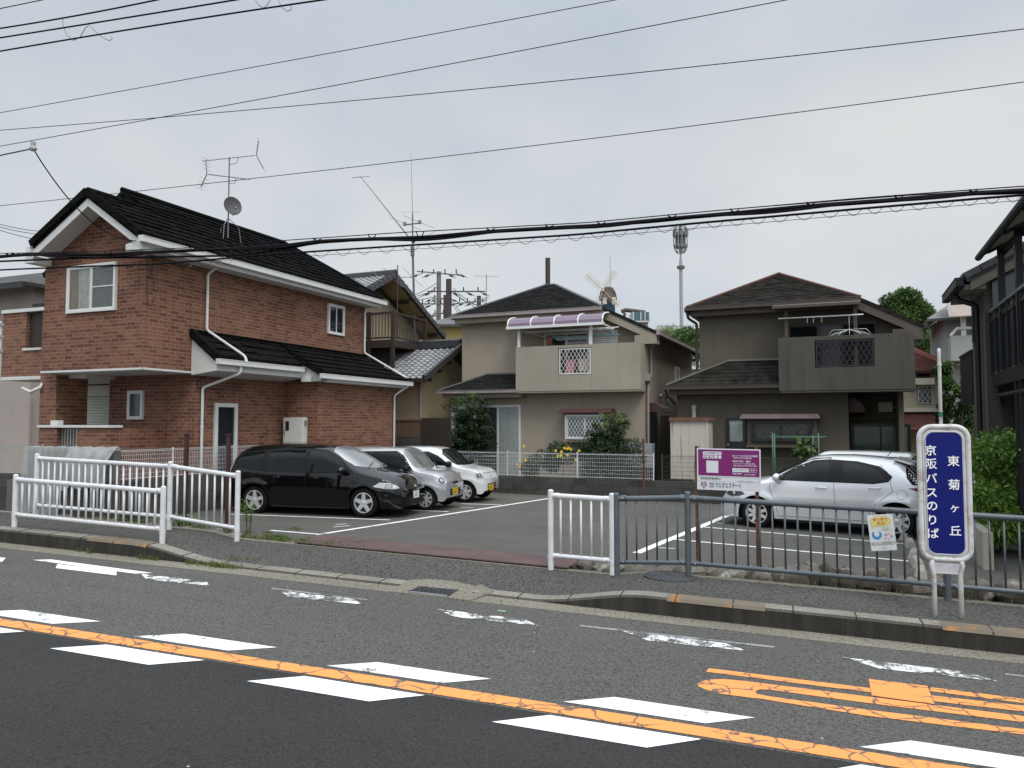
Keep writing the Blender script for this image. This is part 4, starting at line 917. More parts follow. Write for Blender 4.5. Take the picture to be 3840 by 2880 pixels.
# service bracket with small boxes on the corner
zq = hx(600, 975)[1]-.5; m = side(0); q = MB()
for a_, b_, s_ in ((.9, zq+.12, .08), (1.05, zq+.1, .06), (.3, zq+.5, .07), (1.2, zq+.07, .07)): pbox(q, m, a_, a_+s_, b_-s_, b_+s_*.6, 0, .09)
q.pieces('junction_box', M('junction_grey', (.35, .35, .33), .5), HB, bevel=.006)
q = MB(); lp = [(.12+.1*cos(radians(a_)), zq-.75+.36*sin(radians(a_)), .05) for a_ in range(0, 360, 24)]; q.tube([m(*p_) for p_ in lp], .008, 5); q.tube([m(.12, zq+.3, .04), m(.14, zq-.1, .08), m(.12, zq-.4, .05)], .01, 5); q.tube([m(.25, zq+.5, .04), m(.5, zq+.2, .1), m(1.0, zq+.05, .06)], .01, 5); q.build('cable_loops', BLK, HB)
tg = MB()
for k_, (py_, yy) in enumerate(((690, 0),)): pass

# TV antenna with dish on the brick roof
def yagi(mb, c, d, n, L, el, up=(0, 0, 1), taper=.3):
    d = Vector(d).normalized(); r = d.cross(Vector(up)).normalized(); c = Vector(c); mb.tube([c-d*L/2, c+d*L/2], .009, 5)
    for i in range(n):
        p = c+d*(L*(i/(n-1)-.5)); q = el*(1-taper*i/(n-1)); mb.tube([p-r*q/2, p+r*q/2], .004, 4)
bx = f.W(rx+.6, 5.0, 0); yy = None
cand = [(abs(CX+F*f.W(rx+.35, y/10, 0).x/f.W(rx+.35, y/10, 0).y-838), y/10) for y in range(10, 90)]; ya_ = min(cand)[1]; q0 = f.W(rx+.35, ya_, rz2(rx+.35)+.02)
t = thing('tv_antenna', 'rooftop antenna mast with two comb antennas and grey dish on brick house', 'antenna', q0); top = AY(843, 590, q0.y).z-q0.z
ALUM = M('antenna_aluminium', (.19, .19, .2), .45, .4); mm = MB().tube([(0, 0, -.1), (0, 0, top)], .018, 8)
for a_ in (30, 150, 270): mm.tube([(.0, 0, .55), (.28*cos(radians(a_)), .28*sin(radians(a_)), .3), (.34*cos(radians(a_)), .34*sin(radians(a_)), -.12)], .01, 5)
mm.build('mast', ALUM, t)
for nm, hz_, di, flip in (('upper_antenna', top-.04, (.93, .2, .18), 1), ('lower_antenna', top-.55, (.94, -.3, -.2), -1)):
    m2 = MB(); d_ = Vector(di).normalized(); c_ = Vector((0, -.04, hz_)); yagi(m2, c_, d_, 22, 1.35, .16); e_ = c_+d_*(.72*flip)
    rr_ = d_.cross(Vector((0, 0, 1))).normalized(); uu = rr_.cross(d_)
    for s_ in (-1, 1):
        m2.tube([e_, e_+uu*.38*s_+d_*.12*flip], .014, 5)
        for k_ in (.35, .6, .85, 1.1): p_ = e_+(uu*.38*s_+d_*.12*flip)*k_; m2.tube([p_-rr_*.17, p_+rr_*.17], .004, 4)
    m2.tube([c_+d_*.25+Vector((0, 0, -.0)), c_+Vector((0, 0, -.16))+d_*.2, Vector((0, 0, hz_-.16))], .009, 5); m2.build(nm, ALUM, t)
dz_ = AY(845, 778, q0.y).z-q0.z; ds = MB(); R = .24; rows = 6
M4 = Matrix.Translation((.12, -.06, dz_)) @ Matrix.Rotation(radians(-52), 4, 'Z') @ Matrix.Rotation(radians(-12), 4, 'Y')
for i in range(rows+1):
    for k_ in range(24): r_ = R*i/rows; a_ = 2*pi*k_/24; ds.v.append(M4 @ Vector((.5*r_*r_/R*.5, r_*cos(a_), r_*1.12*sin(a_))))
for i in range(rows):
    for k_ in range(24): ds.f.append((i*24+k_, i*24+(k_+1) % 24, (i+1)*24+(k_+1) % 24, (i+1)*24+k_))
dd = ds.build('dish', M('dish_grey', (.06, .06, .06), .6, var=.1), t, smooth=True); a3 = MB().tube([M4 @ Vector((0, 0, -.25)), M4 @ Vector((.25, 0, -.28)), M4 @ Vector((.27, 0, -.2))], .012, 6); a3.ball(M4 @ Vector((.27, 0, -.16)), .035); a3.tube([M4 @ Vector((0, 0, 0)), (0, 0, dz_+.02)], .025, 8); a3.build('feed_arm', ALUM, dd)

# ================================================================== tiled Japanese house behind the brick one
TILE = NB('glazed_roof_tile'); o_ = TILE.uv(obj=True); g_ = TILE.n('ShaderNodeNewGeometry')
TILE.base(TILE.mix(TILE.ramp(TILE.noise(o_, 3, 4), (.3, 0), (.7, 1)), (.2, .2, .205), (.36, .36, .365))); TILE.set(Roughness=.32, Metallic=.25); TILE = TILE.m
TILED = M('dark_ridge_tile', (.055, .056, .06), .4, .2, var=.25, vs=5); CREAMW = stucco('cream_stucco', (.42, .34, .22), .3); TIMB = M('dark_timber', (.028, .018, .013), .7, var=.3, vs=5)
SOFW = M('timber_soffit', (.3, .22, .12), .8, var=.15, vs=3)
def tilefield(o, e, up, L, Hs, cw=.26, rh=.235, name='roof_tiles', par=None, mat=None):
    # o: lower left corner, e: along the eave, up: up the slope (unit vectors)
    o, e, up = Vector(o), Vector(e), Vector(up); n = e.cross(up).normalized(); n = n if n.z > 0 else -n
    nc, nr = int(L/cw), int(Hs/rh); mb = MB(); prof = [(0, .028), (.12, .045), (.26, .03), (.42, .004), (.62, -.006), (.82, .004), (1, .026)]
    for r in range(nr):
        for c in range(nc):
            k = len(mb.v)
            for px_, h in prof:
                a = (c+px_)*cw; mb.v += [o+e*a+up*(r*rh)+n*(h+.038), o+e*a+up*((r+1.0)*rh)+n*(h+.004), o+e*a+up*(r*rh)+n*(h-.01)]
            for i in range(6): mb.f += [(k+3*i, k+3*i+3, k+3*i+4, k+3*i+1), (k+3*i+2, k+3*i+5, k+3*i+3, k+3*i)]
    return mb.build(name, mat or TILE, par, smooth=30, norm=False)
f = Fr(-3.14, 27.0, .5, 23); TJ = thing('tiled_house', 'cream house with grey glazed roof tiles and dark timber balcony behind brick house', 'house', f.o, -f.a); hy, hx = f.hy, f.hx
ze = hx(1586, 1421, 0)[1]-.5; yr, zr = hx(1728, 1301, 0); zr -= .5; sl_ = Vector((0, yr, zr-ze)); Ls = sl_.length; sl_.normalize()
XL = -6.5
tilefield((XL, 0, ze), (1, 0, 0), sl_, -XL+.02, Ls, par=TJ, name='lower_roof')
b = MB(); b.slab([(XL, -.02, ze-.02), (.05, -.02, ze-.02), (.05, yr, zr-.02), (XL, yr, zr-.02)], .1); b.slab([(XL, 2*yr, ze), (XL, yr, zr), (.05, yr, zr), (.05, 2*yr, ze)], .1); b.build('roof_boarding', TILED, TJ)
b = MB(); b.beam((.06, -.05, ze+.0), (.06, yr, zr+.02), .09, .2); b.tube([(.06, -.05, ze+.08), (.06, yr, zr+.1)], .07, 8); b.build('verge_tiles', TILED, TJ)
b = MB(); b.box(XL+1.0, .02, yr-.12, yr+.12, zr-.02, zr+.2); b.tube([(XL+1.0, yr, zr+.24), (.02, yr, zr+.24)], .085, 10)
for k in range(12): b.tube([(.0-k*.5, yr, zr+.24), (-.06-k*.5, yr, zr+.24)], .1, 10)
b.build('ridge', TILED, TJ, smooth=35); b = MB(); b.solid([(0.1, yr-.16, zr-.02), (.1, yr+.16, zr-.02), (.1, yr+.14, zr+.3), (.1, yr, zr+.4), (.1, yr-.14, zr+.3)], [(.2, yr-.16, zr-.02), (.2, yr+.16, zr-.02), (.2, yr+.14, zr+.3), (.2, yr, zr+.4), (.2, yr-.14, zr+.3)]); b.build('ridge_end_tile', TILED, TJ)
b = MB(); b.box(XL, -.55, .75, 2*yr, -.5, ze+.25); b.solid([(-.56, .76, ze+.2), (-.56, 2*yr-.7, ze+.2), (-.56, yr, zr-.15)], [(-1.2, .76, ze+.2), (-1.2, 2*yr-.7, ze+.2), (-1.2, yr, zr-.15)]); b.build('lower_wall', CREAMW, TJ)
b = MB(); b.beam((-.35, .1, ze-.1), (-.35, yr, zr-.25), .5, .03); b.build('soffit', SOFW, TJ); gutter(TJ, [(XL, -.1, ze-.06), (.05, -.1, ze-.06)], TIMB, .11, .1)
b = MB()
for k in range(4): y_ = yr*(.2+.26*k); z_ = ze+(zr-ze)*y_/yr-.22; b.box(-.6, .02, y_-.05, y_+.05, z_-.12, z_)
b.pieces('purlin_end', TIMB, TJ)
# upper storey
UX_ = -3.0; ya, za = hx(1480.7, 1031, UX_); za -= .5; yb, zb = hx(1668, 1264, UX_); zb -= .5; k_ = (za-zb)/(yb-ya); yf = 2*ya-yb
sf = Vector((0, ya-yf, za-zb)); Lu = sf.length; sf.normalize()
tilefield((UX_-7, yf, zb), (1, 0, 0), sf, 7.02, Lu, par=TJ, name='upper_roof')
b = MB(); b.slab([(UX_-7, yf, zb-.02), (UX_, yf, zb-.02), (UX_, ya, za-.02), (UX_-7, ya, za-.02)], .1); b.slab([(UX_-7, yb, zb), (UX_-7, ya, za), (UX_, ya, za), (UX_, yb, zb)], .1); b.build('roof_boarding', TILED, TJ)
b = MB(); n_ = 14
for sy, yy in ((1, yb), (-1, yf)):
    for i in range(n_):
        p0 = Vector((UX_+.03, ya+(yy-ya)*i/n_, za+(zb-za)*i/n_)); p1 = Vector((UX_+.03, ya+(yy-ya)*(i+.96)/n_, za+(zb-za)*(i+.96)/n_-.012)); b.beam(p0+Vector((0, 0, -.02)), p1+Vector((0, 0, .03)), .1, .2)
b.build('verge_tiles', TILED, TJ); b = MB().box(UX_-7, UX_+.05, ya-.11, ya+.11, za-.03, za+.13); b.tube([(UX_-7, ya, za+.15), (UX_+.06, ya, za+.15)], .08, 10); b.build('ridge', TILED, TJ, smooth=35)
xw = UX_-.95; wl = MB(); wl.box(xw-5, xw, yf+.7, yb-.7, 2.2, zb+.15); wl.solid([(xw, yf+.7, zb+.15), (xw, yb-.7, zb+.15), (xw, ya, za-.3)], [(xw-5, yf+.7, zb+.15), (xw-5, yb-.7, zb+.15), (xw-5, ya, za-.3)]); wl.build('upper_wall', CREAMW, TJ)
b = MB()
for s_, yy in ((1, yb), (-1, yf)): b.slab([(xw-.02, ya, za-.16), (UX_-.05, ya, za-.16), (UX_-.05, yy-.1*s_, zb+.1*k_-.16), (xw-.02, yy-.1*s_, zb+.1*k_-.16)], .03)
b.build('soffit', SOFW, TJ); b = MB(); b.solid([(xw+.02, ya-1.1, za-.25-1.1*k_), (xw+.02, ya+1.1, za-.25-1.1*k_), (xw+.02, ya, za-.2)], [(xw+.06, ya-1.1, za-.25-1.1*k_), (xw+.06, ya+1.1, za-.25-1.1*k_), (xw+.06, ya, za-.2)])
for q in (.3, .58, .86): y_ = ya+(yb-ya)*q; b.box(xw-.1, UX_-.02, y_-.06, y_+.06, za-k_*(y_-ya)-.36, za-k_*(y_-ya)-.2)
b.beam((xw+.04, ya, za-.3), (xw+.04, yb-.5, zb+.35*k_-.2), .06, .1, (1, 0, 0)); b.beam((UX_-.03, ya, za-.13), (UX_-.03, yb, zb-.13), .04, .18, (1, 0, 0)); b.build('purlin_ends', TIMB, TJ)
# balcony
bx = -1.8; by, bz1 = hx(1474, 1168, bx); bz1 -= .5; bz0 = hx(1474, 1278, bx)[1]-.5; be = hx(1594, 1205, bx)[0]; bl = bx-1.9; b = MB(); b.box(bl, bx, by, be, bz0-.2, bz0+.05); b.box(bl, bx+.03, by-.03, by+.03, bz0-.24, bz0+.02); b.build('balcony_floor', TIMB, TJ)
b = MB()
for x_, y_, z_ in ((bx, by, -.5), (bx-1.05, by, -.3), (bx, be, 0), (bl, by, 0)): b.box(x_-.06, x_+.06, y_-.06, y_+.06, max(bz0-1.0+z_, 2.2) if z_ else bz0-.2, bz1+.03)
b.pieces('balcony_post', TIMB, TJ); b = MB(); b.box(bl, bx+.02, by-.035, by+.035, bz1-.08, bz1); b.box(bx-.035, bx+.035, by, be, bz1-.08, bz1); b.box(bl, bx, by-.02, by+.02, bz0+.1, bz0+.16); b.box(bx-.02, bx+.02, by, be, bz0+.1, bz0+.16)
for k in range(17): y_ = by+(be-by)*(k+.5)/17; b.box(bx-.012, bx+.012, y_-.012, y_+.012, bz0+.1, bz1-.05)
for k in range(14): x_ = bl+(bx-bl)*(k+.5)/14; b.box(x_-.012, x_+.012, by-.012, by+.012, bz0+.1, bz1-.05)
b.build('balcony_railing', TIMB, TJ)
b = MB(); b.box(-5.2, -2.1, by+.3, by+.4, 2.2, bz0-.25); b.build('balcony_skirt', M('black_board', (.012, .011, .011), .8), TJ)
pipe(TJ, [(-.5, .72, ze-.1), (-.5, .72, -.4)], M('grey_pipe', (.3, .28, .25), .6), .045, rings=False)
# yagi antenna pole and amateur radio mast in front of the gable
q = f.W(UX_+.1, ya+.05, 0); t = thing('yagi_antenna', 'small three element antenna on a pole at the tiled gable', 'antenna', Vector((q.x, q.y, .5+bz0-.1))); T = AY(1480, 995, q.y).z-t.location.z
m = MB().tube([(0, 0, 0), (0, 0, T)], .022, 8); m.build('mast', M('rusty_mast', (.09, .055, .04), .8, var=.3), t); m = MB(); zc = T-.5; m.tube([(-.75, 0, zc+.0), (.65, 0, zc+.02)], .014, 6)
for x_, l_ in ((-.75, 1.15), (-.2, 1.5), (-.12, 1.5), (.62, 1.45)): d_ = Vector((.62, -.5, -.62)).normalized(); m.tube([Vector((x_, 0, zc))-d_*l_*.5, Vector((x_, 0, zc))+d_*l_*.5], .009, 5)
m.box(-.2, -.06, -.05, .05, zc-.02, zc+.14); m.build('elements', M('antenna_pink', (.2, .15, .14), .6), t)
q = f.W(UX_-.3, ya+2.2, 0); z0_ = .5+bz0; t = thing('radio_mast', 'tall amateur radio mast with whip and crossed antennas behind tiled house', 'antenna', Vector((q.x, q.y, z0_))); A_ = lambda px, py: AY(px, py, q.y)-t.location
m = MB().tube([(0, 0, 0), A_(1548, 955)], .05, 8); m.tube([A_(1548, 1000), A_(1547, 800)], .03, 8); m.tube([A_(1547, 800), A_(1541, 565)], [.014, .006], 6); m.tube([A_(1547, 960), A_(1547, 925)], .085, 10); m.ball(A_(1550, 905), .09); m.build('mast', M('mast_steel', (.15, .14, .15), .5, .4), t)
m = MB(); m.tube([A_(1532, 888), A_(1354, 664)], [.028, .012], 6); m.tube([A_(1318, 667), A_(1387, 661)], .012, 5); m.tube([A_(1346, 658), A_(1354, 668)], .012, 5); m.tube([A_(1514, 843), A_(1580, 836)], .03, 6); m.tube([A_(1505, 796), A_(1581, 794)], .006, 4)
for a_, b_ in (((1459, 815), (1520, 838)), ((1520, 838), (1574, 861)), ((1512, 808), (1570, 832)), ((1570, 832), (1629, 855)), ((1590, 890), (1635, 865)), ((1635, 865), (1716, 859))): m.tube([A_(*a_), A_(*b_)], .009, 4)
m.box(*(v for i in range(1) for v in (A_(1518, 840).x-.07, A_(1518, 840).x+.07, -.06, .06, A_(1518, 840).z-.07, A_(1518, 840).z+.07))); m.box(A_(1574, 833).x-.07, A_(1574, 833).x+.07, -.06, .06, A_(1574, 833).z-.07, A_(1574, 833).z+.07); m.build('antennas', ALUM, t)

# ================================================================== the two rendered houses at the back of the car park
FH = Fr(-1.85, 28.54, .5, 23.5); hy, hx = FH.hy, FH.hx
STU2 = stucco('beige_stucco', (.35, .3, .232), .55); STU2B = stucco('balcony_stucco', (.35, .32, .255), .5); STU3 = stucco('brown_stucco', (.115, .1, .073), .9); STU3B = stucco('grey_balcony_stucco', (.08, .074, .062), 1.3, (.25, .24, .22))
RSL = shingle('grey_slate_roof', (.022, .022, .023), .19, .4, .3); RSL3 = shingle('weathered_slate_roof', (.03, .028, .026), .19, .4, .45, (.12, .05, .03)); GUT2 = M('mauve_gutter', (.29, .25, .24), .5, var=.1); GUT3 = M('brown_gutter', (.05, .038, .033), .5, var=.15)
FAS2 = stucco('fascia_beige', (.33, .29, .225), .3); FAS3 = M('fascia_brown', (.085, .07, .055), .7, var=.15)
def panel_lines(par, m, lines, mat):
    mb = MB()
    for a, b0, b1 in lines: pbox(mb, m, a-.012, a+.012, b0, b1, -.01, .004)
    mb.build('panel_joint', mat, par)
def r_(px, py, y=0): q = FH.hy(px, py, y); return q[0], q[1]-.5
B2 = thing('beige_house', 'beige rendered two storey house with walled balcony and lilac awning', 'house', FH.o, -FH.a)
xL, xR = r_(1733, 1300)[0], r_(2427, 1400)[0]; DEP = 8.2; yE = -.45
xg0, zg = r_(1697, 1183, yE); xg1 = r_(2256, 1183, yE)[0]; zg = (zg+r_(2255, 1150, yE)[1])/2
ap0 = r_(2041, 1071, 3.0); ap1 = r_(2082, 1070, 3.0); zA = (ap0[1]+ap1[1])/2; xv, zv = r_(2462, 1240, yE)
zw = zg-.05; kR = (zA-zg)/(xg1-ap1[0])
W_ = MB(); W_.box(xL, xg1-.35, 0, DEP, r_(1800, 1457)[1]-1.2, zw); W_.solid([(xg1-.35, 0, 1.0), (xR, 0, 1.0), (xR, 0, zA-kR*(xR-ap1[0])-.1), (xg1-.35, 0, zA-kR*(xg1-.35-ap1[0])-.1)], [(xg1-.35, DEP, 1.0), (xR, DEP, 1.0), (xR, DEP, zA-kR*(xR-ap1[0])-.1), (xg1-.35, DEP, zA-kR*(xg1-.35-ap1[0])-.1)]); W_.build('upper_wall', STU2, B2)
xl2 = r_(1695, 1600, -.35)[0]; L_ = MB(); L_.box(xl2, xR-.003, -.35, DEP, -.7, r_(1800, 1462, -.35)[1]-.1); L_.build('lower_wall', STU2, B2)
# roof: hipped front, long slope to the right
R_ = MB(); yB = DEP+.4; R_.slab([(xg0, yE, zg), (xg1, yE, zg), (ap1[0], 3, zA), (ap0[0], 3, zA)], .1); R_.slab([(xg0, yB, zg), (xg0, yE, zg), (ap0[0], 3, zA), (ap0[0], 5, zA)], .1)
R_.slab([(xg1, yE, zg), (xv, yE, zv), (xv, yB, zv), (ap1[0], 5, zA), (ap1[0], 3, zA)], .1); R_.slab([(xv, yB, zv-.01), (xg0, yB, zg), (ap0[0], 5, zA), (ap1[0], 5, zA)], .1); R_.build('roof', RSL, B2); TL2 = M('slate_course', (.021, .021, .0215), .95, var=.4, vs=4, **{'Specular IOR Level': 0}); TL3 = M('weathered_slate_course', (.027, .025, .022), .95, var=.5, vs=3, **{'Specular IOR Level': 0}); courses('roof_slates', (xg0, yE, zg), (xg1, yE, zg), (ap1[0], 3, zA), (ap0[0], 3, zA), .2, .02, B2, TL2, .6, 7)
c = MB()
for a, b in (((xg0, yE, zg), (ap0[0], 3, zA)), ((xg1, yE, zg), (ap1[0], 3, zA)), ((ap0[0], 3, zA), (ap1[0], 3, zA))): c.beam(Vector(a)+Vector((0, 0, .03)), Vector(b)+Vector((0, 0, .03)), .14, .05)
c.build('ridge_cap', M('ridge_grey', (.13, .125, .125), .5, .2), B2)
c = MB(); c.box(xg0+.06, xg1-.02, yE+.06, 0, zg-.3, zg-.1)
n1, n2 = Vector((xg1-.3, yE+.03, zA-kR*(xg1-.3-ap1[0])-.1)), Vector((xv, yE+.03, zv-.1)); dn = Vector((0, 0, -.3)); c.solid([n1, n2, n2+dn*.9, n1+dn], [q+Vector((0, -yE-.02, 0)) for q in (n1, n2, n2+dn*.9, n1+dn)]); c.box(xv-.75, xv+.0, yE+.02, 0, zv-.42, zv-.12); c.build('fascia', FAS2, B2, bevel=.006)
gutter(B2, [(xg0-.05, yE-.06, zg-.07), (xg1+.02, yE-.06, zg-.07)], GUT2, .11, .11); gutter(B2, [(xg0-.05, yE, zg-.08), (xg0-.05, yB, zg-.08)], GUT2, .11, .1); gutter(B2, [(xv+.06, yE-.03, zv-.08), (xv+.06, yB, zv-.08)], GUT2, .13, .12)
# balcony
yb_ = -1.0; bx0, bz1 = r_(1934, 1302, yb_); bx1 = r_(2401, 1282, yb_)[0]; bz1 = (bz1+r_(2400, 1283, yb_)[1])/2; bz0 = (r_(1940, 1470, yb_)[1]+r_(2396, 1458, yb_)[1])/2; th = .14
oa0, oa1 = r_(2093, 1350, yb_)[0], r_(2217, 1350, yb_)[0]; ob0, ob1 = r_(2150, 1405, yb_)[1], r_(2150, 1304, yb_)[1]
bw = MB(); bw.box(bx0, oa0, yb_, yb_+th, bz0, bz1); bw.box(oa1, bx1, yb_, yb_+th, bz0, bz1); bw.box(oa0, oa1, yb_, yb_+th, bz0, ob0); bw.box(oa0, oa1, yb_, yb_+th, ob1, bz1); bw.box(bx0, bx0+th, yb_+th, -.01, bz0, bz1); bw.box(bx1-th, bx1, yb_+th, .0, bz0, bz1); bw.box(bx0+th, bx1-th, yb_+th, 0, bz0, bz0+.2); bw.build('balcony_wall', STU2B, B2)
t_ = MB(); t_.box(bx0+.05, bx1+.0, yb_+.02, -.36, bz0-.06, bz0-.002); t_.build('balcony_underside', FAS2, B2)
lattice(B2, front(yb_+.09), oa0+.03, oa1-.02, ob0+.02, ob1-.02, ALU, .135, .23, .06, .014, .035, 'balcony_grille'); panel_lines(B2, front(yb_), [(oa0, bz0, ob0), (oa1, bz0, ob0)], FAS2)
# awning with lilac sheets
LIL = glassmat('lilac_sheet', (.2, .145, .2), .35, 1.45); aw = MB(); fr_ = MB(); A0, A1 = r_(1908, 1222, yb_-.1)[0], r_(2262, 1200, yb_-.1)[0]; zt_ = r_(2080, 1185, -.7)[1]; zb_ = (r_(1908, 1230, yb_-.15)[1]+r_(2210, 1214, yb_-.15)[1])/2
arc = [(yb_-.2, zb_), (yb_-.19, zb_+.14), (yb_-.1, zb_+.27), (yb_+.08, zb_+.35), (yb_+.4, zb_+.41), (-.02, zb_+.47)]
for i in range(len(arc)-1):
    (ya_, za_), (y2_, z2_) = arc[i], arc[i+1]; aw.add([(A0, ya_, za_), (A1, ya_, za_), (A1, y2_, z2_), (A0, y2_, z2_)], [(0, 1, 2, 3)])
aw = aw.build('awning_sheet', LIL, B2, smooth=True)
for k in range(5): x_ = A0+(A1-A0)*k/4; fr_.tube([(x_, y_-.01, z_+.01) for y_, z_ in arc], .028, 6)
fr_.box(A0-.05, A1+.05, yb_-.24, yb_-.14, zb_-.06, zb_+.03); fr_.box(A0-.02, A0+.04, yb_-.2, 0, zb_-.05, zb_); fr_.box(A1-.04, A1+.02, yb_-.2, 0, zb_-.05, zb_)
xp_ = r_(1944, 1260, yb_)[0], r_(2213, 1260, yb_)[0]
for x_ in xp_: fr_.box(x_-.05, x_+.05, yb_+.02, yb_+.12, bz1-.0, zb_-.03)
fr_.build('awning_frame', ALU, B2, bevel=.004)
# upper window behind the balcony
wa0, wa1 = r_(2043, 1270)[0], r_(2318, 1270)[0]; wz1 = r_(2180, 1245)[1]; m = front(0)
window(B2, m, wa0, wa0+(wa1-wa0)*.62, bz0+.25, wz1, sashes=2, curt=[(0, .48, CURG)], w=.045); louvre(B2, m, wa0+(wa1-wa0)*.62+.01, wa1, bz0+.25, wz1, ALU, .09)
panel_lines(B2, front(0), [(r_(1885, 1250)[0], 1.9, zw-.2), (r_(2045, 1220)[0], wz1, zw-.2)], FAS2)
# pent roof at the left
pa0, pz0 = r_(1646, 1466, -.9); pz1 = r_(1760, 1409, 0)[1]+.0; pxr = bx0; pxa = r_(1822, 1408, 0)[0]; R_ = MB(); R_.slab([(pa0, -.9, pz0), (pxr, -.9, pz0), (pxr, .02, pz1), (pxa, .02, pz1)], .08); R_.slab([(pa0, -.9, pz0), (pxa, .02, pz1), (pxa, 1.0, pz1), (pa0, 2, pz0)], .08); R_.build('pent_roof', RSL, B2); courses('roof_slates', (pa0, -.9, pz0), (pxr, -.9, pz0), (pxr, .02, pz1), (pxa, .02, pz1), .2, .018, B2, TL2, .6, 8)
c = MB(); c.beam((pa0, -.9, pz0+.03), (pxa, .02, pz1+.04), .1, .05); c.beam((pxa, .0, pz1+.04), (pxr, .0, pz1+.04), .08, .06); c.build('ridge_cap', bpy.data.materials['ridge_grey'], B2); c = MB(); c.box(pa0+.1, pxr+.1, -.8, -.34, pz0-.26, pz0-.08); c.build('fascia', FAS2, B2); gutter(B2, [(pa0-.05, -.96, pz0-.06), (pxr+.1, -.96, pz0-.06)], GUT2, .1, .1)
m = front(-.35); yl = -.35
def q_(px, py): return r_(px, py, yl)
# tall sliding window with a shutter box, lace curtain
a0, a1 = q_(1696, 1600)[0], q_(1954, 1600)[0]; b1 = q_(1830, 1520)[1]; b0 = -.35; am = q_(1785, 1600)[0]
window(B2, m, am, a1, b0, b1, curt=[(.5, 1, CURT), (0, .5, CURG)], w=.05, rail={0: .33}); louvre(B2, m, a0, am-.01, b0, b1, ALU, .08, .085)
# bay window with a hood and white lattice
a0, a1 = q_(2131, 1600)[0], q_(2300, 1600)[0]; b0, b1 = q_(2200, 1650)[1], q_(2200, 1552)[1]; by_ = .35; bb_ = MB(); pbox(bb_, m, a0, a1, b0, b1, 0, by_); pbox(bb_, m, a0-.05, a1+.05, b0-.06, b0, 0, by_+.06); bb_.build('bay_box', FAS2, B2)
m2 = lambda a, b, d=0: m(a, b, d+by_); wa, wb = q_(2138, 1600)[0], q_(2276, 1600)[0]; window(B2, m2, wa, wb, q_(2200, 1644)[1], q_(2200, 1558)[1], pane=TGL, w=.04); lattice(B2, m2, wa-.02, wb+.02, q_(2200, 1646)[1], q_(2200, 1556)[1], ALU, .12, .2, .12, .013, .03)
MARO = M('maroon_hood', (.07, .025, .025), .5, var=.15); h = MB(); z_ = q_(2200, 1548)[1]; h.solid([m(a0-.2, z_, 0), m(a0-.2, z_, by_+.25), m(a0-.12, z_+.13, by_+.1), m(a0-.12, z_+.14, 0)], [m(a1+.12, z_, 0), m(a1+.12, z_, by_+.25), m(a1+.04, z_+.13, by_+.1), m(a1+.04, z_+.14, 0)]); h.build('window_hood', MARO, B2)
panel_lines(B2, m, [(q_(1957, 1500)[0], q_(1957, 1520)[1]-0, bz0-.1), (q_(2135, 1500)[0], z_+.15, bz0-.1), (q_(2301, 1500)[0], z_+.15, bz0-.1)], FAS2)
# right-hand flank: downpipes, hopper, vents, door hoods
ms = side(xR); pipe(B2, [(xv+.04, yE+.1, zv-.15), (xR+.08, .0+.25, zv-.55), (xR+.08, .25, bz0+.55), (xR+.1, -.28, bz0+.2), (xR+.08, -.28, -.6)], GUT2, .04); h = MB().box(xR-.02, xR+.2, -.45, -.2, bz0+.3, bz0+.52); h.build('rain_hopper', GUT2, B2, bevel=.01)
def sx_(px, py): a, b = FH.hx(px, py, xR); return a, b-.5
yv = sx_(2535, 1390)[0]; window(B2, ms, yv-.35, yv+.35, sx_(2535, 1430)[1], sx_(2535, 1376)[1], pane=TGL, w=.04, sashes=1, fmat=ALU)
for px_ in (2472, 2495): y_, z_ = sx_(px_, 1485); v_ = MB().ball(ms(y_, z_, .05), .09, n=10); v_.tube([ms(y_, z_-.05, .1), ms(y_, z_-.35 if px_ > 2480 else z_-.1, .1)], .03, 8); v_.build('vent_cowl', STEEL, B2, smooth=True)
y_, z_ = sx_(2432, 1545); h = MB(); prof = [(0, .32), (.25, .28), (.45, .15), (.52, .0)]
for p, q in zip(prof[:-1], prof[1:]): h.solid([ms(y_-.1, z_+p[1], p[0]), ms(y_-.1, z_+q[1], q[0]), ms(y_-.1, z_+q[1]-.02, q[0]), ms(y_-.1, z_+p[1]-.02, p[0])], [ms(y_+1.1, z_+p[1], p[0]), ms(y_+1.1, z_+q[1], q[0]), ms(y_+1.1, z_+q[1]-.02, q[0]), ms(y_+1.1, z_+p[1]-.02, p[0])])
h.solid([ms(y_-.1, z_, 0), ms(y_-.1, z_+.32, 0), ms(y_-.1, z_+.28, .25), ms(y_-.1, z_+.15, .45), ms(y_-.1, z_, .52)], [ms(y_-.08, z_, 0), ms(y_-.08, z_+.32, 0), ms(y_-.08, z_+.28, .25), ms(y_-.08, z_+.15, .45), ms(y_-.08, z_, .52)]); h.build('door_hood', MARO, B2)
pbox(MB(), ms, y_+.1, y_+1.0, -.4, z_-.1, 0, .05).build('back_door', BRZ, B2); pbox(MB(), ms, y_+1.8, y_+2.7, .4, z_-.1, 0, .14).build('side_bay', FAS3, B2)
mt = MB().cyl((0, 0, 0), (0, 0, 1), .5)
# chimney-like pole on the roof
q0 = FH.W(ap0[0], 3.4, zA-.1); t = thing('flue_pole', 'dark brown pole standing on the roof ridge of beige house', 'pole', q0); MB().tube([(0, 0, -.1), (0, 0, AY(2048, 968, q0.y).z-q0.z)], .1, 12).build('pole', M('brown_pole', (.045, .035, .03), .7), t, smooth=40)
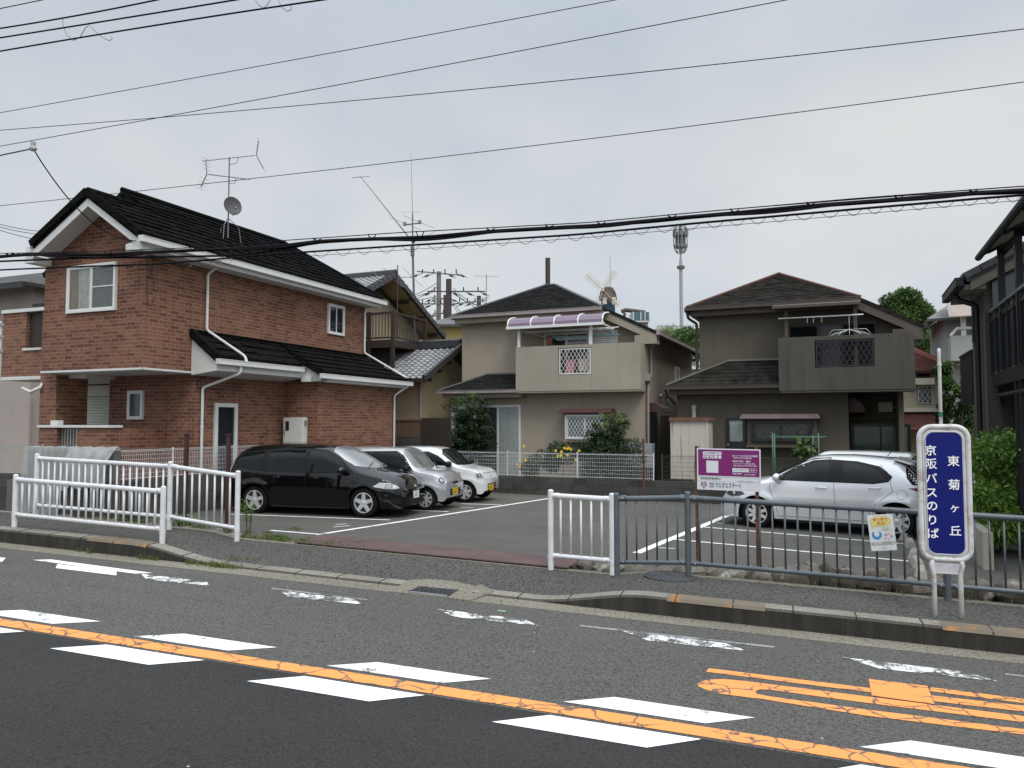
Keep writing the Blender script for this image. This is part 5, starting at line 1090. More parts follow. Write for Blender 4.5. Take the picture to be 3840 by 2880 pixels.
# washing on the balcony
def cloth(name, lab, cat, x, y, z, w, h, mat, grp=None, n=8):
    mb = MB()
    for i in range(n+1):
        for j in range(n+1): mb.v.append(Vector((w*(i/n-.5)*(1-.1*j/n), .03*sin(i*1.9+j*.4)*(j/n+.2), -h*j/n)))
    for i in range(n):
        for j in range(n): a = i*(n+1)+j; mb.f.append((a, a+n+1, a+n+2, a+1))
    o = mb.build(name, mat, smooth=True); o.location = FH.W(x, y, z); o.rotation_euler = (0, 0, -FH.a); return tag(o, lab, cat, grp)
zl_ = r_(2130, 1351, yb_+.35)[1]
cloth('towel', 'pink towel hanging behind the white balcony grille', 'towel', r_(2138, 1370, yb_+.3)[0], yb_+.3, zl_, .33, .46, M('pink_towel', (.6, .22, .26), .9, var=.1)); cloth('towel', 'pale beige towel hanging behind the white balcony grille', 'towel', r_(2187, 1370, yb_+.3)[0], yb_+.3, zl_+.02, .36, .42, M('beige_towel', (.5, .4, .35), .9, var=.1))
x_, z_ = r_(2058, 1262, yb_+.3); o = cloth('garment', 'orange brown garment on a hanger above the beige balcony', 'clothing', x_, yb_+.3, z_, .24, .55, M('rust_cloth', (.24, .07, .03), .9, var=.2)); h = MB().tube([(-.1, 0, .0), (0, 0, .09), (.1, 0, 0)], .008, 5); h.tube([(0, 0, .09), (.01, 0, .16)], .006, 5); h.build('hanger', BRZ, o)
for nm, lab, (pa, pb), mat, y_ in (('drying_pole', 'turquoise drying pole over the balcony of beige house', ((2020, 1267), (2326, 1256)), M('teal_pole', (.03, .22, .2), .4), yb_+.3), ('drying_pole', 'white drying poles under the lilac awning', ((1955, 1243), (2320, 1229)), ALU, yb_+.15)):
    a, b = r_(*pa, y_), r_(*pb, y_); zc = (a[1]+b[1])/2; o = MB().tube([(a[0], y_, zc), (b[0], y_, zc)], .018, 8)
    if 'white' in lab: o.tube([(a[0]+.1, y_+.2, zc-.02), (b[0]-.2, y_+.2, zc-.02)], .018, 8); o.tube([(xp_[0]+.2, y_+.1, zc), (xp_[0]+.9, -.0, zc-.2), (xp_[0]+.9, -.0, zc-.9)], .014, 6); o.tube([(xp_[1]+.6, y_+.1, zc), (xp_[1]+.6, .0, zc-.2), (xp_[1]+.6, 0, zc-1.1)], .014, 6)
    o = o.build(nm, mat, smooth=True); o.location = FH.o; o.rotation_euler = (0, 0, -FH.a); tag(o, lab, 'pole')
# air conditioner and cabinets
x_, z_ = r_(2362, 1663, -.9); o = MB().box(-.85, .85, -.2, .2, 0, .75).box(-.02, .02, -.215, -.2, .05, .7).box(.3, .7, -.21, -.2, .55, .58); o = o.build('storage_cabinet', M('cabinet_grey', (.3, .31, .32), .5), bevel=.015); o.location = FH.W(x_-.1, -.8, z_-.75); o.rotation_euler = (0, 0, -FH.a); tag(o, 'low grey storage cabinet behind the white mesh fence', 'cabinet')

# ------------------------------------------------------------------ brown house on the right
zz3 = .15; B3 = thing('brown_house', 'dark brown rendered house with grey concrete balcony and slate roof at right', 'house', FH.o, -FH.a)
xL, xR = r_(2623, 1300)[0], r_(3424, 1250)[0]; xl3 = r_(2540, 1550, -.35)[0]; DEP = 8.5
xg0, zg = r_(2578, 1153, yE); xg1, zg1 = r_(3224, 1113, yE); zg = (zg+zg1)/2; A_ = r_(2920, 1027, 3.2); zA = A_[1]; xA = A_[0]; xv, zv = r_(3462, 1214, yE); kR = (zA-zg)/(xg1-xA); zw = zg-.08; zb3 = r_(2700, 1390)[1]-1.5
W_ = MB(); W_.box(xL, r_(3182, 1550, -.35)[0], 0, DEP, zb3, zw); zR = (r_(2918, 1464, -1.15)[1]+r_(3430, 1460, -1.15)[1])/2+.08; W_.box(r_(3182, 1550, -.35)[0], xg1-.3, 0, DEP, zR, zw); zz_ = lambda x: zA-kR*(x-xA)-.12; x9 = xv-.55; W_.solid([(xg1-.3, 0, zR), (x9, 0, zR), (x9, 0, zz_(x9)), (xg1-.3, 0, zz_(xg1-.3))], [(xg1-.3, DEP, zR), (x9, DEP, zR), (x9, DEP, zz_(x9)), (xg1-.3, DEP, zz_(xg1-.3))]); W_.build('upper_wall', STU3, B3)
yl = -.35; xp_ = r_(3182, 1550, yl)[0]; yb_ = -1.15; bx0, bz1 = r_(2918, 1266, yb_); bx1, bz1b = r_(3428, 1247, yb_); bz1 = (bz1+bz1b)/2; bz0 = (r_(2918, 1464, yb_)[1]+r_(3430, 1460, yb_)[1])/2
L_ = MB(); L_.box(xl3, xp_, yl, DEP, -1.0, r_(2700, 1455, yl)[1]); L_.box(xp_, x9-.02, 1.3, DEP, -1.0, bz0+.07); L_.box(x9-.14, x9, yl, 1.31, -1.0, bz0); L_.build('lower_wall', STU3, B3)
R_ = MB(); yB = DEP+.4; R_.slab([(xg0, yE, zg), (xg1, yE, zg), (xA, 3.2, zA)], .1); R_.slab([(xg0, yB, zg), (xg0, yE, zg), (xA, 3.2, zA), (xA, 5.2, zA)], .1); R_.slab([(xg1, yE, zg), (xv, yE, zv), (xv, yB, zv), (xA, 5.2, zA), (xA, 3.2, zA)], .1); R_.slab([(xv, yB, zv-.01), (xg0, yB, zg), (xA, 5.2, zA)], .1); R_.build('roof', RSL3, B3); courses('roof_slates', (xg0, yE, zg), (xg1, yE, zg), (xA+.01, 3.2, zA), (xA, 3.2, zA), .2, .02, B3, TL3, .6, 9)
RR = M('red_ridge', (.12, .045, .038), .55, var=.3, vs=4); c = MB()
for a, b in (((xg0, yE, zg), (xA, 3.2, zA)), ((xg1, yE, zg), (xA, 3.2, zA))): c.beam(Vector(a)+Vector((0, 0, .03)), Vector(b)+Vector((0, 0, .03)), .12, .05)
c.build('ridge_cap', RR, B3); c = MB(); c.box(xg0+.08, xg1, yE+.08, 0, zg-.3, zg-.1); n1, n2 = Vector((xg1-.2, yE+.03, zA-kR*(xg1-.2-xA)-.1)), Vector((xv, yE+.03, zv-.1)); dn = Vector((0, 0, -.3)); c.solid([n1, n2, n2+dn*.9, n1+dn], [q+Vector((0, -yE-.02, 0)) for q in (n1, n2, n2+dn*.9, n1+dn)]); c.box(xv-.8, xv+.0, yE+.02, 0, zv-.45, zv-.12); c.build('fascia', FAS3, B3, bevel=.006)
gutter(B3, [(xg0-.05, yE-.06, zg-.07), (xg1+.02, yE-.06, zg-.07)], GUT3, .12, .13); gutter(B3, [(xg0-.05, yE, zg-.09), (xg0-.05, yB, zg-.09)], GUT3, .12, .12); gutter(B3, [(xv+.06, yE-.03, zv-.08), (xv+.06, yB, zv-.08)], BRZ, .13, .12); pipe(B3, [(xg0-.02, yE+.02, zg-.15), (xg0, yE+.1, zg-.35), (xL-.08, .0, zg-.5), (xL-.08, .0, zb3+.6)], GUT3, .045)
oa0, oa1 = r_(3056, 1350, yb_)[0], r_(3280, 1350, yb_)[0]; ob0, ob1 = r_(3170, 1376, yb_)[1], r_(3170, 1272, yb_)[1]; th = .15
bw = MB(); bw.box(bx0, oa0, yb_, yb_+th, bz0, bz1); bw.box(oa1, bx1, yb_, yb_+th, bz0, bz1); bw.box(oa0, oa1, yb_, yb_+th, bz0, ob0); bw.box(oa0, oa1, yb_, yb_+th, ob1, bz1); bw.box(bx0, bx0+th, yb_+th, -.01, bz0, bz1); bw.box(bx1-th, bx1, yb_+th, 0, bz0, bz1); bw.box(bx0+th, bx1-th, yb_+th, 1.3, bz0, bz0+.2); bw.build('balcony_wall', STU3B, B3); MB().box(bx0+.04, bx1, yb_+.02, -.36, bz0-.06, bz0-.002).build('balcony_underside', FAS3, B3)
lattice(B3, front(yb_+.09), oa0+.03, oa1-.02, ob0+.02, ob1-.02, BRZ, .15, .27, .06, .02, .03, 'balcony_grille'); panel_lines(B3, front(yb_), [(oa0, bz0, ob0), (oa1, bz0, ob0)], FAS3); panel_lines(B3, front(0), [(r_(2788, 1250)[0], zb3+1, zw-.25), (r_(3162, 1180)[0], bz1, zw-.25)], FAS3)
m = front(0); wa0, wa1 = r_(2960, 1240)[0], r_(3285, 1240)[0]; wz1 = (r_(2960, 1220)[1]+r_(3285, 1206)[1])/2; w3 = wa1-wa0
louvre(B3, m, wa0, wa0+w3*.34, bz0+.25, wz1, BRZ, .09, .07); window(B3, m, wa0+w3*.34+.01, wa0+w3*.62, bz0+.25, wz1, fmat=BRZ, sashes=1, pane=glassmat('smoky_glass', (.05, .05, .05), .25, 1.4)); louvre(B3, m, wa0+w3*.62+.01, wa1, bz0+.25, wz1, BRZ, .1, .07)
# flat canopy, posts and drying pole over the balcony
xa_, za_ = r_(2895, 1150, yb_-.1); xb_, zb_ = r_(3224, 1119, yb_-.1); zc = (za_+zb_)/2; c = MB(); c.solid([(xa_, yb_-.15, zc-.12), (xb_+.02, yb_-.15, zc-.12), (xb_+.02, -.0, zc+.12), (xa_, 0, zc+.12)], [(xa_, yb_-.15, zc-.04), (xb_+.02, yb_-.15, zc-.04), (xb_+.02, -.0, zc+.2), (xa_, 0, zc+.2)]); c.build('balcony_canopy', M('canopy_brown', (.075, .05, .042), .6), B3); c = MB()
for px_ in (2947, 3209): x_ = r_(px_, 1240, yb_)[0]; c.box(x_-.05, x_+.05, yb_+.2, yb_+.3, bz0+.2, zc-.03)
c.pieces('canopy_post', M('canopy_post', (.08, .052, .043), .6), B3)
y_ = yb_+.1; a, b = r_(2918, 1196, y_), r_(3238, 1178, y_); zc = (a[1]+b[1])/2; o = MB().tube([(a[0], y_, zc), (b[0], y_, zc)], .022, 8)
for px_ in (3023, 3046, 3077): x_ = r_(px_, 1190, y_)[0]; o.tube([(x_, y_, zc), (x_+.04, y_, zc-.05), (x_+.02, y_, zc-.14), (x_+.04, y_, zc-.18)], .008, 5)
x_ = r_(3184, 1190, y_)[0]; o.tube([(x_, y_, zc), (x_, y_, zc-.42)], .008, 5)
for k in range(12): an = 2*pi*k/12; o.tube([(x_, y_, zc-.42), (x_+.45*cos(an), y_+.35*sin(an), zc-.5+.08*cos(k*2.1)), (x_+.6*cos(an), y_+.45*sin(an), zc-.62)], .008, 4)
o = o.build('drying_pole', ALU, smooth=True); o.location = FH.o; o.rotation_euler = (0, 0, -FH.a); tag(o, 'white drying pole with hooks and peg hanger over the grey concrete balcony', 'pole')
# pent roof left
pa0, pz0 = r_(2496, 1447, -.95); pz1 = r_(2760, 1356, 0)[1]; pxa = r_(2728, 1358, 0)[0]; pxr = bx0; R_ = MB(); R_.slab([(pa0, -.95, pz0), (pxr+.02, -.95, pz0), (pxr, .02, pz1), (pxa, .02, pz1)], .08); R_.slab([(pa0, -.95, pz0), (pxa, .02, pz1), (pxa, 1.0, pz1), (pa0, 2.2, pz0)], .08); R_.build('pent_roof', RSL3, B3); courses('roof_slates', (pa0, -.95, pz0), (pxr+.02, -.95, pz0), (pxr, .02, pz1), (pxa, .02, pz1), .2, .018, B3, TL3, .6, 10)
c = MB(); c.beam((pa0, -.95, pz0+.03), (pxa, .02, pz1+.04), .11, .05); c.beam((pxa, .0, pz1+.04), (pxr, .0, pz1+.04), .09, .06); c.build('ridge_cap', M('grey_ridge', (.16, .15, .14), .5, .2), B3); c = MB(); c.box(pa0+.1, pxr+.0, -.85, yl+.01, pz0-.28, pz0-.08); c.build('fascia', FAS3, B3); gutter(B3, [(pa0-.06, -1.01, pz0-.07), (pxr+.03, -1.01, pz0-.07)], GUT3, .11, .12); pipe(B3, [(pa0, -.98, pz0-.15), (pa0+.05, -.85, pz0-.35), (xl3-.07, yl-.05, pz0-.55), (xl3-.07, yl-.05, -1)], GUT3, .045)
m = front(yl)
def q_(px, py): return r_(px, py, yl)
panel_lines(B3, m, [(q_(2723, 1500)[0], q_(2723, 1560)[1], pz0-.3), (q_(2924, 1500)[0], q_(2924, 1550)[1], bz0-.1)], FAS3)
a0, a1 = q_(2724, 1600)[0], q_(2797, 1600)[0]; b0, b1 = q_(2760, 1682)[1], q_(2760, 1566)[1]; d = ring(MB(), m, a0, a1, b0, b1, .09, 0, .07); pbox(d, m, a0+.09, a1-.09, b0, b0+.22, 0, .05); d = d.build('kitchen_door', BRZ, B3); pbox(MB(), m, a0+.09, a1-.09, b0+.2, b1-.09, .045, .05).build('pane', GLASS, d); pbox(MB(), m, a0+.09, a1-.09, b0+.2, b1-.09, .0, .006).build('shade_panel', M('room_shade_grey', (.06, .065, .065), .9), d); curtain(m, a0+.1, a1-.1, b1-.75, b1-.12, .026, CURT, d, .01, .16); MB().ball(m(a0+.06, b0+.12, .1), .035).build('door_knob', STEEL, d)  # dark grey panel behind the pane stands in for the dim interior
# bay window
a0, a1 = q_(2808, 1600)[0], q_(3065, 1600)[0]; b0, b1 = q_(2940, 1668)[1], q_(2940, 1570)[1]; by_ = .4; c = MB(); pbox(c, m, a0, a1, b0, b1, 0, by_); pbox(c, m, a0-.04, a1+.04, b0-.07, b0, 0, by_+.06); c.build('bay_box', FAS3, B3); m2 = lambda a, b, d=0: m(a, b, d+by_); wa, wb = q_(2822, 1600)[0], q_(3047, 1600)[0]; wz0, wz1 = q_(2940, 1656)[1], q_(2940, 1582)[1]
window(B3, m2, wa, wb, wz0, wz1, fmat=BRZ, w=.05, curt=[(.05, .5, CURG), (.5, .95, CURG)]); lattice(B3, m2, wa+.03, wb-.03, wz0+.03, wz1-.03, BRZ, .125, .23, .11, .011, .015)
h = MB(); z_ = b1+.0; h.solid([m(a0-.2, z_, 0), m(a0-.2, z_, by_+.22), m(a0-.16, z_+.14, by_+.1), m(a0-.16, z_+.16, 0)], [m(a1+.1, z_, 0), m(a1+.1, z_, by_+.22), m(a1+.06, z_+.14, by_+.1), m(a1+.06, z_+.16, 0)]); h.build('window_hood', M('hood_brown', (.12, .085, .08), .5, var=.2), B3)
# recessed bay at the right
m3 = front(1.3); rr3 = lambda px, py: r_(px, py, 1.3); g0, g1 = rr3(3190, 1650)[0], rr3(3416, 1650)[0]; z_ = rr3(3300, 1572)[1]; MB().box(xp_+.02, x9-.15, 1.0, 1.3, z_, z_+.05).build('transom', FAS3, B3); wz1 = rr3(3300, 1589)[1]; window(B3, m3, g0+.02, g1, -.9, wz1, fmat=BRZ, pane=glassmat('green_glass', (.075, .12, .095), .12, 1.6), w=.06)
x_, z_ = rr3(3319, 1527); c = MB(); pbox(c, m3, x_-.2, x_+.2, z_-.16, z_+.16, 0, .3); c.build('switch_box', M('box_cream', (.35, .34, .27), .5), B3, bevel=.015); c = MB(); c.tube([m3(x_+.2, z_, .12), m3(x9+.1, z_+.0, .12)], .04, 8); c.build('conduit', M('conduit_grey', (.22, .22, .2), .5), B3)
x_, z_ = rr3(3188, 1524); h = MB(); n = 10; arc = [(z_+.3*sin(pi*i/n), .5*(1-cos(pi*i/n*.5))) for i in range(n+1)]
h.solid([m3(xp_+.02, z_-.2, 1.0)]+[m3(xp_+.02, z_-.2+.55*cos(pi*.5*i/n), 1.0-.0) for i in range(1)]+[m3(xp_+.02+.45*sin(pi*.5*i/n), z_-.2+.45*cos(pi*.5*i/n), 1.0) for i in range(n+1)], [m3(xp_+.02, z_-.2, .0)]+[m3(xp_+.02, z_-.2+.55, .0)]+[m3(xp_+.02+.45*sin(pi*.5*i/n), z_-.2+.45*cos(pi*.5*i/n), .0) for i in range(n+1)]); h.build('round_hood', M('hood_pink', (.16, .09, .085), .6), B3)
q = MB().tube([m(q_(2605, 1600)[0], q_(2605, 1524)[1], .0), m(q_(2605, 1600)[0], q_(2605, 1524)[1], .09), m(q_(2605, 1600)[0], -.6, .09)], .07, 10); q.ball(m(q_(2605, 1600)[0], q_(2605, 1528)[1], .09), .085); q.build('vent_pipe', M('vent_cream', (.42, .4, .34), .6), B3, smooth=40)

# ================================================================== cars
CGL = glassmat('car_glass', (.005, .007, .007), .02, 1.36); WSG = glassmat('windscreen_glass', (.16, .175, .175), .03, 3.4); RUB = M('tyre_rubber', (.009, .009, .0095), .9, var=.2, **{'Specular IOR Level': .15}); ALY = M('alloy_silver', (.66, .66, .67), .3, .5, var=.05); BLKP = M('black_plastic', (.01, .01, .0105), .5, var=0, **{'Specular IOR Level': .2}); VOID = M('under_car', (.006, .006, .006), .95, var=0)  # windscreen tint is lightened to stand in for reflected sky
LENS = glassmat('headlight_lens', (.5, .52, .54), .08, 1.5); LENSD = glassmat('headlight_dark', (.05, .05, .055), .1, 1.5); CHR = M('chrome', (.7, .7, .72), .12, 1.0, var=0); TAIL = glassmat('tail_lamp', (.1, .008, .008), .1, 1.5); CLEAR = glassmat('clear_lamp', (.3, .3, .31), .12, 1.5)
def lerp(tab, x):
    if x <= tab[0][0]: return tab[0][1]
    for (a, p), (b, q) in zip(tab[:-1], tab[1:]):
        if x <= b: t = (x-a)/(b-a); return p+(q-p)*t
    return tab[-1][1]
def smooth_tab(tab, x, r=.07): return sum(lerp(tab, x+r*k) for k in (-1.5, -1, -.5, 0, .5, 1, 1.5))/7
def car(name, label, group, c, loc, rotz, paintmat):
    t = thing(name, label, 'car', loc, rotz, group); xr, xf = c['x0'], c['x1']; W = c['W']/2; wr = c['wr']; wf, wb = c['wb']/2, -c['wb']/2; ar = wr+.055
    xs = sorted(set([xr+(xf-xr)*(.5-.5*cos(pi*i/26)) for i in range(27)]+[xr+(xf-xr)*i/90 for i in range(91)]+[w+s*ar for w in (wf, wb) for s in (-1, 1)]+[w+s*ar*.985 for w in (wf, wb) for s in (-1, 1)]))
    N1, N2 = 12, 16; rows = []
    def half(x):
        f = max(0, (x-(xf-c.get('fr', .75)))/c.get('fr', .75)); r = max(0, ((xr+c.get('rr', .45))-x)/c.get('rr', .45))
        return W*(1-c.get('fk', .32)*f**3-.0*f)*(1-c.get('rk', .2)*r**3)
    def top(x): return smooth_tab(c['top'], x, .05)
    def belt(x): return min(smooth_tab(c['belt'], x, .1), top(x)-.03)
    def bottom(x):
        z = lerp(c['sill'], x)
        for w in (wf, wb):
            d = abs(x-w)
            if d < ar: z = max(z, wr+sqrt(max(0, ar*ar-d*d)))
        return z
    for x in xs:
        w, zt, zb, z0 = half(x), top(x), belt(x), bottom(x); z0 = min(z0, zb-.06); cab = max(0, min(1, (zt-zb-.1)/.4)); cab = cab*cab*(3-2*cab); row = []
        for k in range(N1+1):
            z = z0+(zb-z0)*k/N1; ro = max(0, min(1, (z-.18)/(zb-.18))); y = w*(1-.075*(1-ro)**2.4-.035*ro**5+c.get('crease', .012)*math.exp(-((ro-.62)/.06)**2))
            for wl in (wf, wb):     # flared arches
                d = hypot(x-wl, z-wr)
                if d < ar+.16: y += c.get('flare', .016)*sm(ar+.16, ar+.03, d) if d > ar+.03 else c.get('flare', .016)
            row.append(Vector((x, y, z)))
        yb = row[-1].y; n = 2.1+c.get('nb', 2.1)*cab; tum = c.get('tum', .15)*cab
        for k in range(1, N2+1):
            ph = k/N2*pi/2; s_ = sin(ph)**(2/n); y = yb*cos(ph)**(2/n)*(1-tum*s_) if k < N2 else 0; row.append(Vector((x, y, zb+(zt-zb)*s_)))
        rows.append(row)
    mb = MB(); K = N1+N2+1
    for row in rows: mb.v += row+[Vector((p.x, -p.y, p.z)) for p in row]
    for i in range(len(rows)-1):
        for s in (0, 1):
            for k in range(K-1):
                a, b, d, e = [2*K*(i+j)+s*K+k+l for j, l in ((0, 0), (1, 0), (1, 1), (0, 1))]; mb.f.append((a, b, d, e) if s else (a, e, d, b))
    for i in (0, len(rows)-1):
        o = 2*K*i; mb.f.append(tuple(o+k for k in range(K))+tuple(o+K+k for k in range(K-2, -1, -1)))
    body = mb.build('body', paintmat, t, smooth=50, weld=True)
    bvh = BVHTree.FromPolygons([v.co.copy() for v in body.data.vertices], [tuple(p.vertices) for p in body.data.polygons])
    def hit(o, d):
        q, n, i, l = bvh.ray_cast(Vector(o), Vector(d)); return (q, n) if q is not None else (None, None)
    def decal(nm, polys, O, A, B, D, mat, off=.006, par=None, grid=.05, sm_=True):
        O, A, B, D = Vector(O), Vector(A), Vector(B), Vector(D).normalized(); mb = MB()
        for poly in polys:
            pts = []
            for (a, b), (p, q) in zip(poly, poly[1:]+poly[:1]):
                k = max(1, int(hypot(p-a, q-b)/grid)); pts += [(a+(p-a)*i/k, b+(q-b)*i/k) for i in range(k)]
            n0 = len(pts); ed = [(i, (i+1) % n0) for i in range(n0)]; a0, a1 = min(p[0] for p in pts), max(p[0] for p in pts); b0, b1 = min(p[1] for p in pts), max(p[1] for p in pts); al = list(pts); x = a0+grid*.5
            while x < a1:
                y = b0+grid*.5
                while y < b1: al.append((x, y)); y += grid
                x += grid
            vs, es, fs, *_ = delaunay_2d_cdt([Vector(p) for p in al], ed, [], 1, 1e-5); m = {}
            for f_ in fs:
                q3 = []
                for i in f_:
                    if i not in m:
                        q, n = hit(O+A*vs[i][0]+B*vs[i][1]-D*4, D); m[i] = None
                        if q is not None:
                            if n.dot(D) > 0: n = -n
                            m[i] = len(mb.v); mb.v.append(q+(n*.5-D*.5).normalized()*off)
                    q3.append(m[i])
                if None not in q3:
                    p0, p1, p2 = [mb.v[i] for i in q3]
                    if max((p0-p1).length, (p1-p2).length, (p0-p2).length) < .45: mb.f.append(tuple(q3))
        if not mb.f: return None
        return mb.build(nm, mat, par or t, smooth=sm_)
    def sides(nm, poly, mat, off=.006, which=(1, -1), **k):
        for s in which: decal(nm, [poly] if isinstance(poly[0][0], (int, float)) else poly, (0, 0, 0), (1, 0, 0), (0, 0, 1), (0, -s, 0), mat, off, **k)
    sides('window_surround', c['dlo'], BLKP, .003) if c.get('dlo') else None
    for p in c['side']: sides('side_window', p, CGL, .007)
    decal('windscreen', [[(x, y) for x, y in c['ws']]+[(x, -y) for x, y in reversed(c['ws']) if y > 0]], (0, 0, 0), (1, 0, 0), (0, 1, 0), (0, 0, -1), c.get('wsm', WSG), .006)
    if c.get('rw'): decal('rear_window', [[(y, z) for y, z in c['rw']]+[(-y, z) for y, z in reversed(c['rw'])]], (0, 0, 0), (0, 1, 0), (0, 0, 1), (1, 0, 0), CGL, .006)
    if c.get('hl'):
        for s in (1, -1):
            d = Vector((-c.get('hla', .7), -s*.7, 0)).normalized(); A = Vector((d.y*s, -d.x*s, 0))
            A = Vector((-d.y, d.x, 0))*(1 if s > 0 else -1)
            h = decal('headlight', [c['hl']], (c.get('hlx', xf-.3), s*c.get('hly', .5), 0), A, (0, 0, 1), d, c.get('hlm', LENS), .008, grid=.03)
            for nm, pl, mt in c.get('hl_in', ()): decal(nm, [pl], (c.get('hlx', xf-.3), s*c.get('hly', .5), 0), A, (0, 0, 1), d, mt, .012, par=h, grid=.02)
    for nm, pls, mt in c.get('front', ()): decal(nm, pls, (0, 0, 0), (0, 1, 0), (0, 0, 1), (-1, 0, 0), mt, .007, grid=.04)
    for nm, pls, mt in c.get('side_parts', ()): sides(nm, pls, mt, .005, grid=.04)
    lines = []
    for pl in c.get('gaps', ()):
        for (a, b), (p, q) in zip(pl[:-1], pl[1:]):
            d = hypot(p-a, q-b); n = (-(q-b)/d*.0035, (p-a)/d*.0035); lines.append([(a-n[0], b-n[1]), (p-n[0], q-n[1]), (p+n[0], q+n[1]), (a+n[0], b+n[1])])
    if lines: sides('panel_gap', lines, VOID, .0025, sm_=False, grid=.06)
    for x, z in c['handles']:
        for s in (1, -1):
            q, n = hit((x, 3*s, z), (0, -s, 0))
            if q: MB().tube([q+Vector((-.1, s*.012, 0)), q+Vector((-.08, s*.032, .004)), q+Vector((.06, s*.034, .0)), q+Vector((.1, s*.012, -.004))], .0135, 8).build('door_handle', c.get('hm', paintmat), t, smooth=True)
    x, z = c['mir']
    for s in (1, -1):
        q, n = hit((x, 3*s, z), (0, -s, 0)); y = s*(abs(q.y)+.13); m = MB().ball((x+.02, y, z+.04), .085, .125, .085, 12); m.tube([(x+.01, y-s*.16, z-.02), (x+.02, y-s*.04, z+.02)], .025, 6); m = m.build('mirror', c.get('mm', paintmat), t, smooth=True); MB().box(x-.062, x-.054, y-.085, y+.085, z-.01, z+.085).build('mirror_glass', LENSD, m)
    # underbody, wheels
    u = MB().box(xr+.2, xf-.25, -W+.2, W-.2, .17, .5); u.box(wb+ar, wf-ar, -W+.06, W-.06, .18, .4); u.box(wf-ar, wf+ar, -W+.24, W-.24, .3, .78); u.box(wb-ar, wb+ar, -W+.24, W-.24, .3, .78); u.build('underbody', VOID, t)
    ts = c.get('tw', .17)
    for x in (wf, wb):
        for s in (1, -1):
            y0 = s*(W-.03); y1 = s*(W-.03-ts); a, b = sorted((y0, y1)); pr = [(wr*.68, a), (wr*.93, a+.004), (wr, a+.03), (wr, b-.03), (wr*.93, b-.004), (wr*.68, b)]; ty = MB().lathe(pr, (x, 0, wr), 'y', 36); ty.f = ty.f[:-2]; ty = ty.build('wheel', RUB, t, smooth=35)
            rm, di = MB(), MB(); R = wr*.7; yo = y0-s*.012; rm.lathe([(R, 0), (R, s*.012), (R*.93, s*.014), (R*.9, -s*.03)][::1], (x, yo, wr), 'y', 36)
            rm.f = rm.f[:-2]; n = c.get('spokes', 5); sw = c.get('sw', .16)
            for k in range(n):
                an = 2*pi*k/n+.3
                for o_ in ((-.0,) if not c.get('twin') else (-.12, .12)):
                    e = Vector((cos(an), 0, sin(an))); p = Vector((-sin(an), 0, cos(an))); c0 = Vector((x, yo, wr)); dp = s*.008
                    q0 = [c0+e*R*.16+p*R*sw*1.1, c0+e*R*.16-p*R*sw*1.1, c0+e*R*.95-p*R*(sw*.8-c.get('skew', 0)), c0+e*R*.95+p*R*(sw*.8+c.get('skew', 0))]
                    rm.solid([v+Vector((0, dp-s*.03, 0)) for v in q0], [v+Vector((0, dp+(s*.0 if i < 2 else s*.004), 0)) for i, v in enumerate(q0)])
            rm.lathe([(R*.24, -s*.03), (R*.24, s*.012), (R*.17, s*.018)], (x, yo, wr), 'y', 20); rm.build('rim', ALY, ty, smooth=30); di.lathe([(R*.99, -s*.04), (R*.99, -s*.034)], (x, yo, wr), 'y', 28); di.build('brake_disc', c.get('discm', M('dark_wheel_inside', (.02, .02, .02), .7)), ty)
    if c.get('plate'):
        y, z, col, txt, tcol = c['plate']; q, n = hit((xf+3, y, z), (-1, 0, 0)); px_ = q.x+.012; pm = MB().box(px_-.01, px_, y-.165, y+.165, z-.0825, z+.0825).build('number_plate', col, t, bevel=.004)
        m = MB(); write(m, txt[1], .098, (px_+.002, y-.02, z-.022), (0, 1, 0), (0, 0, 1), .012, sx=.82); write(m, txt[0], .042, (px_+.002, y, z+.052), (0, 1, 0), (0, 0, 1), .008); write(m, txt[2], .036, (px_+.002, y-.142, z-.03), (0, 1, 0), (0, 0, 1), .004); m.build('lettering', tcol, pm)
    for nm, pts, r, mt in c.get('tubes', ()): MB().tube(pts, r, 8).build(nm, mt, t, smooth=True)
    return t, hit, decal
def heading(pf, pr): d = pf-pr; return atan2(d.y, d.x)
PWH = M('plate_white', (.72, .73, .72), .4, var=.03); PYE = M('plate_yellow', (.72, .42, .01), .4, var=.03); PGRN = M('plate_green', (.01, .09, .04), .5, var=0)
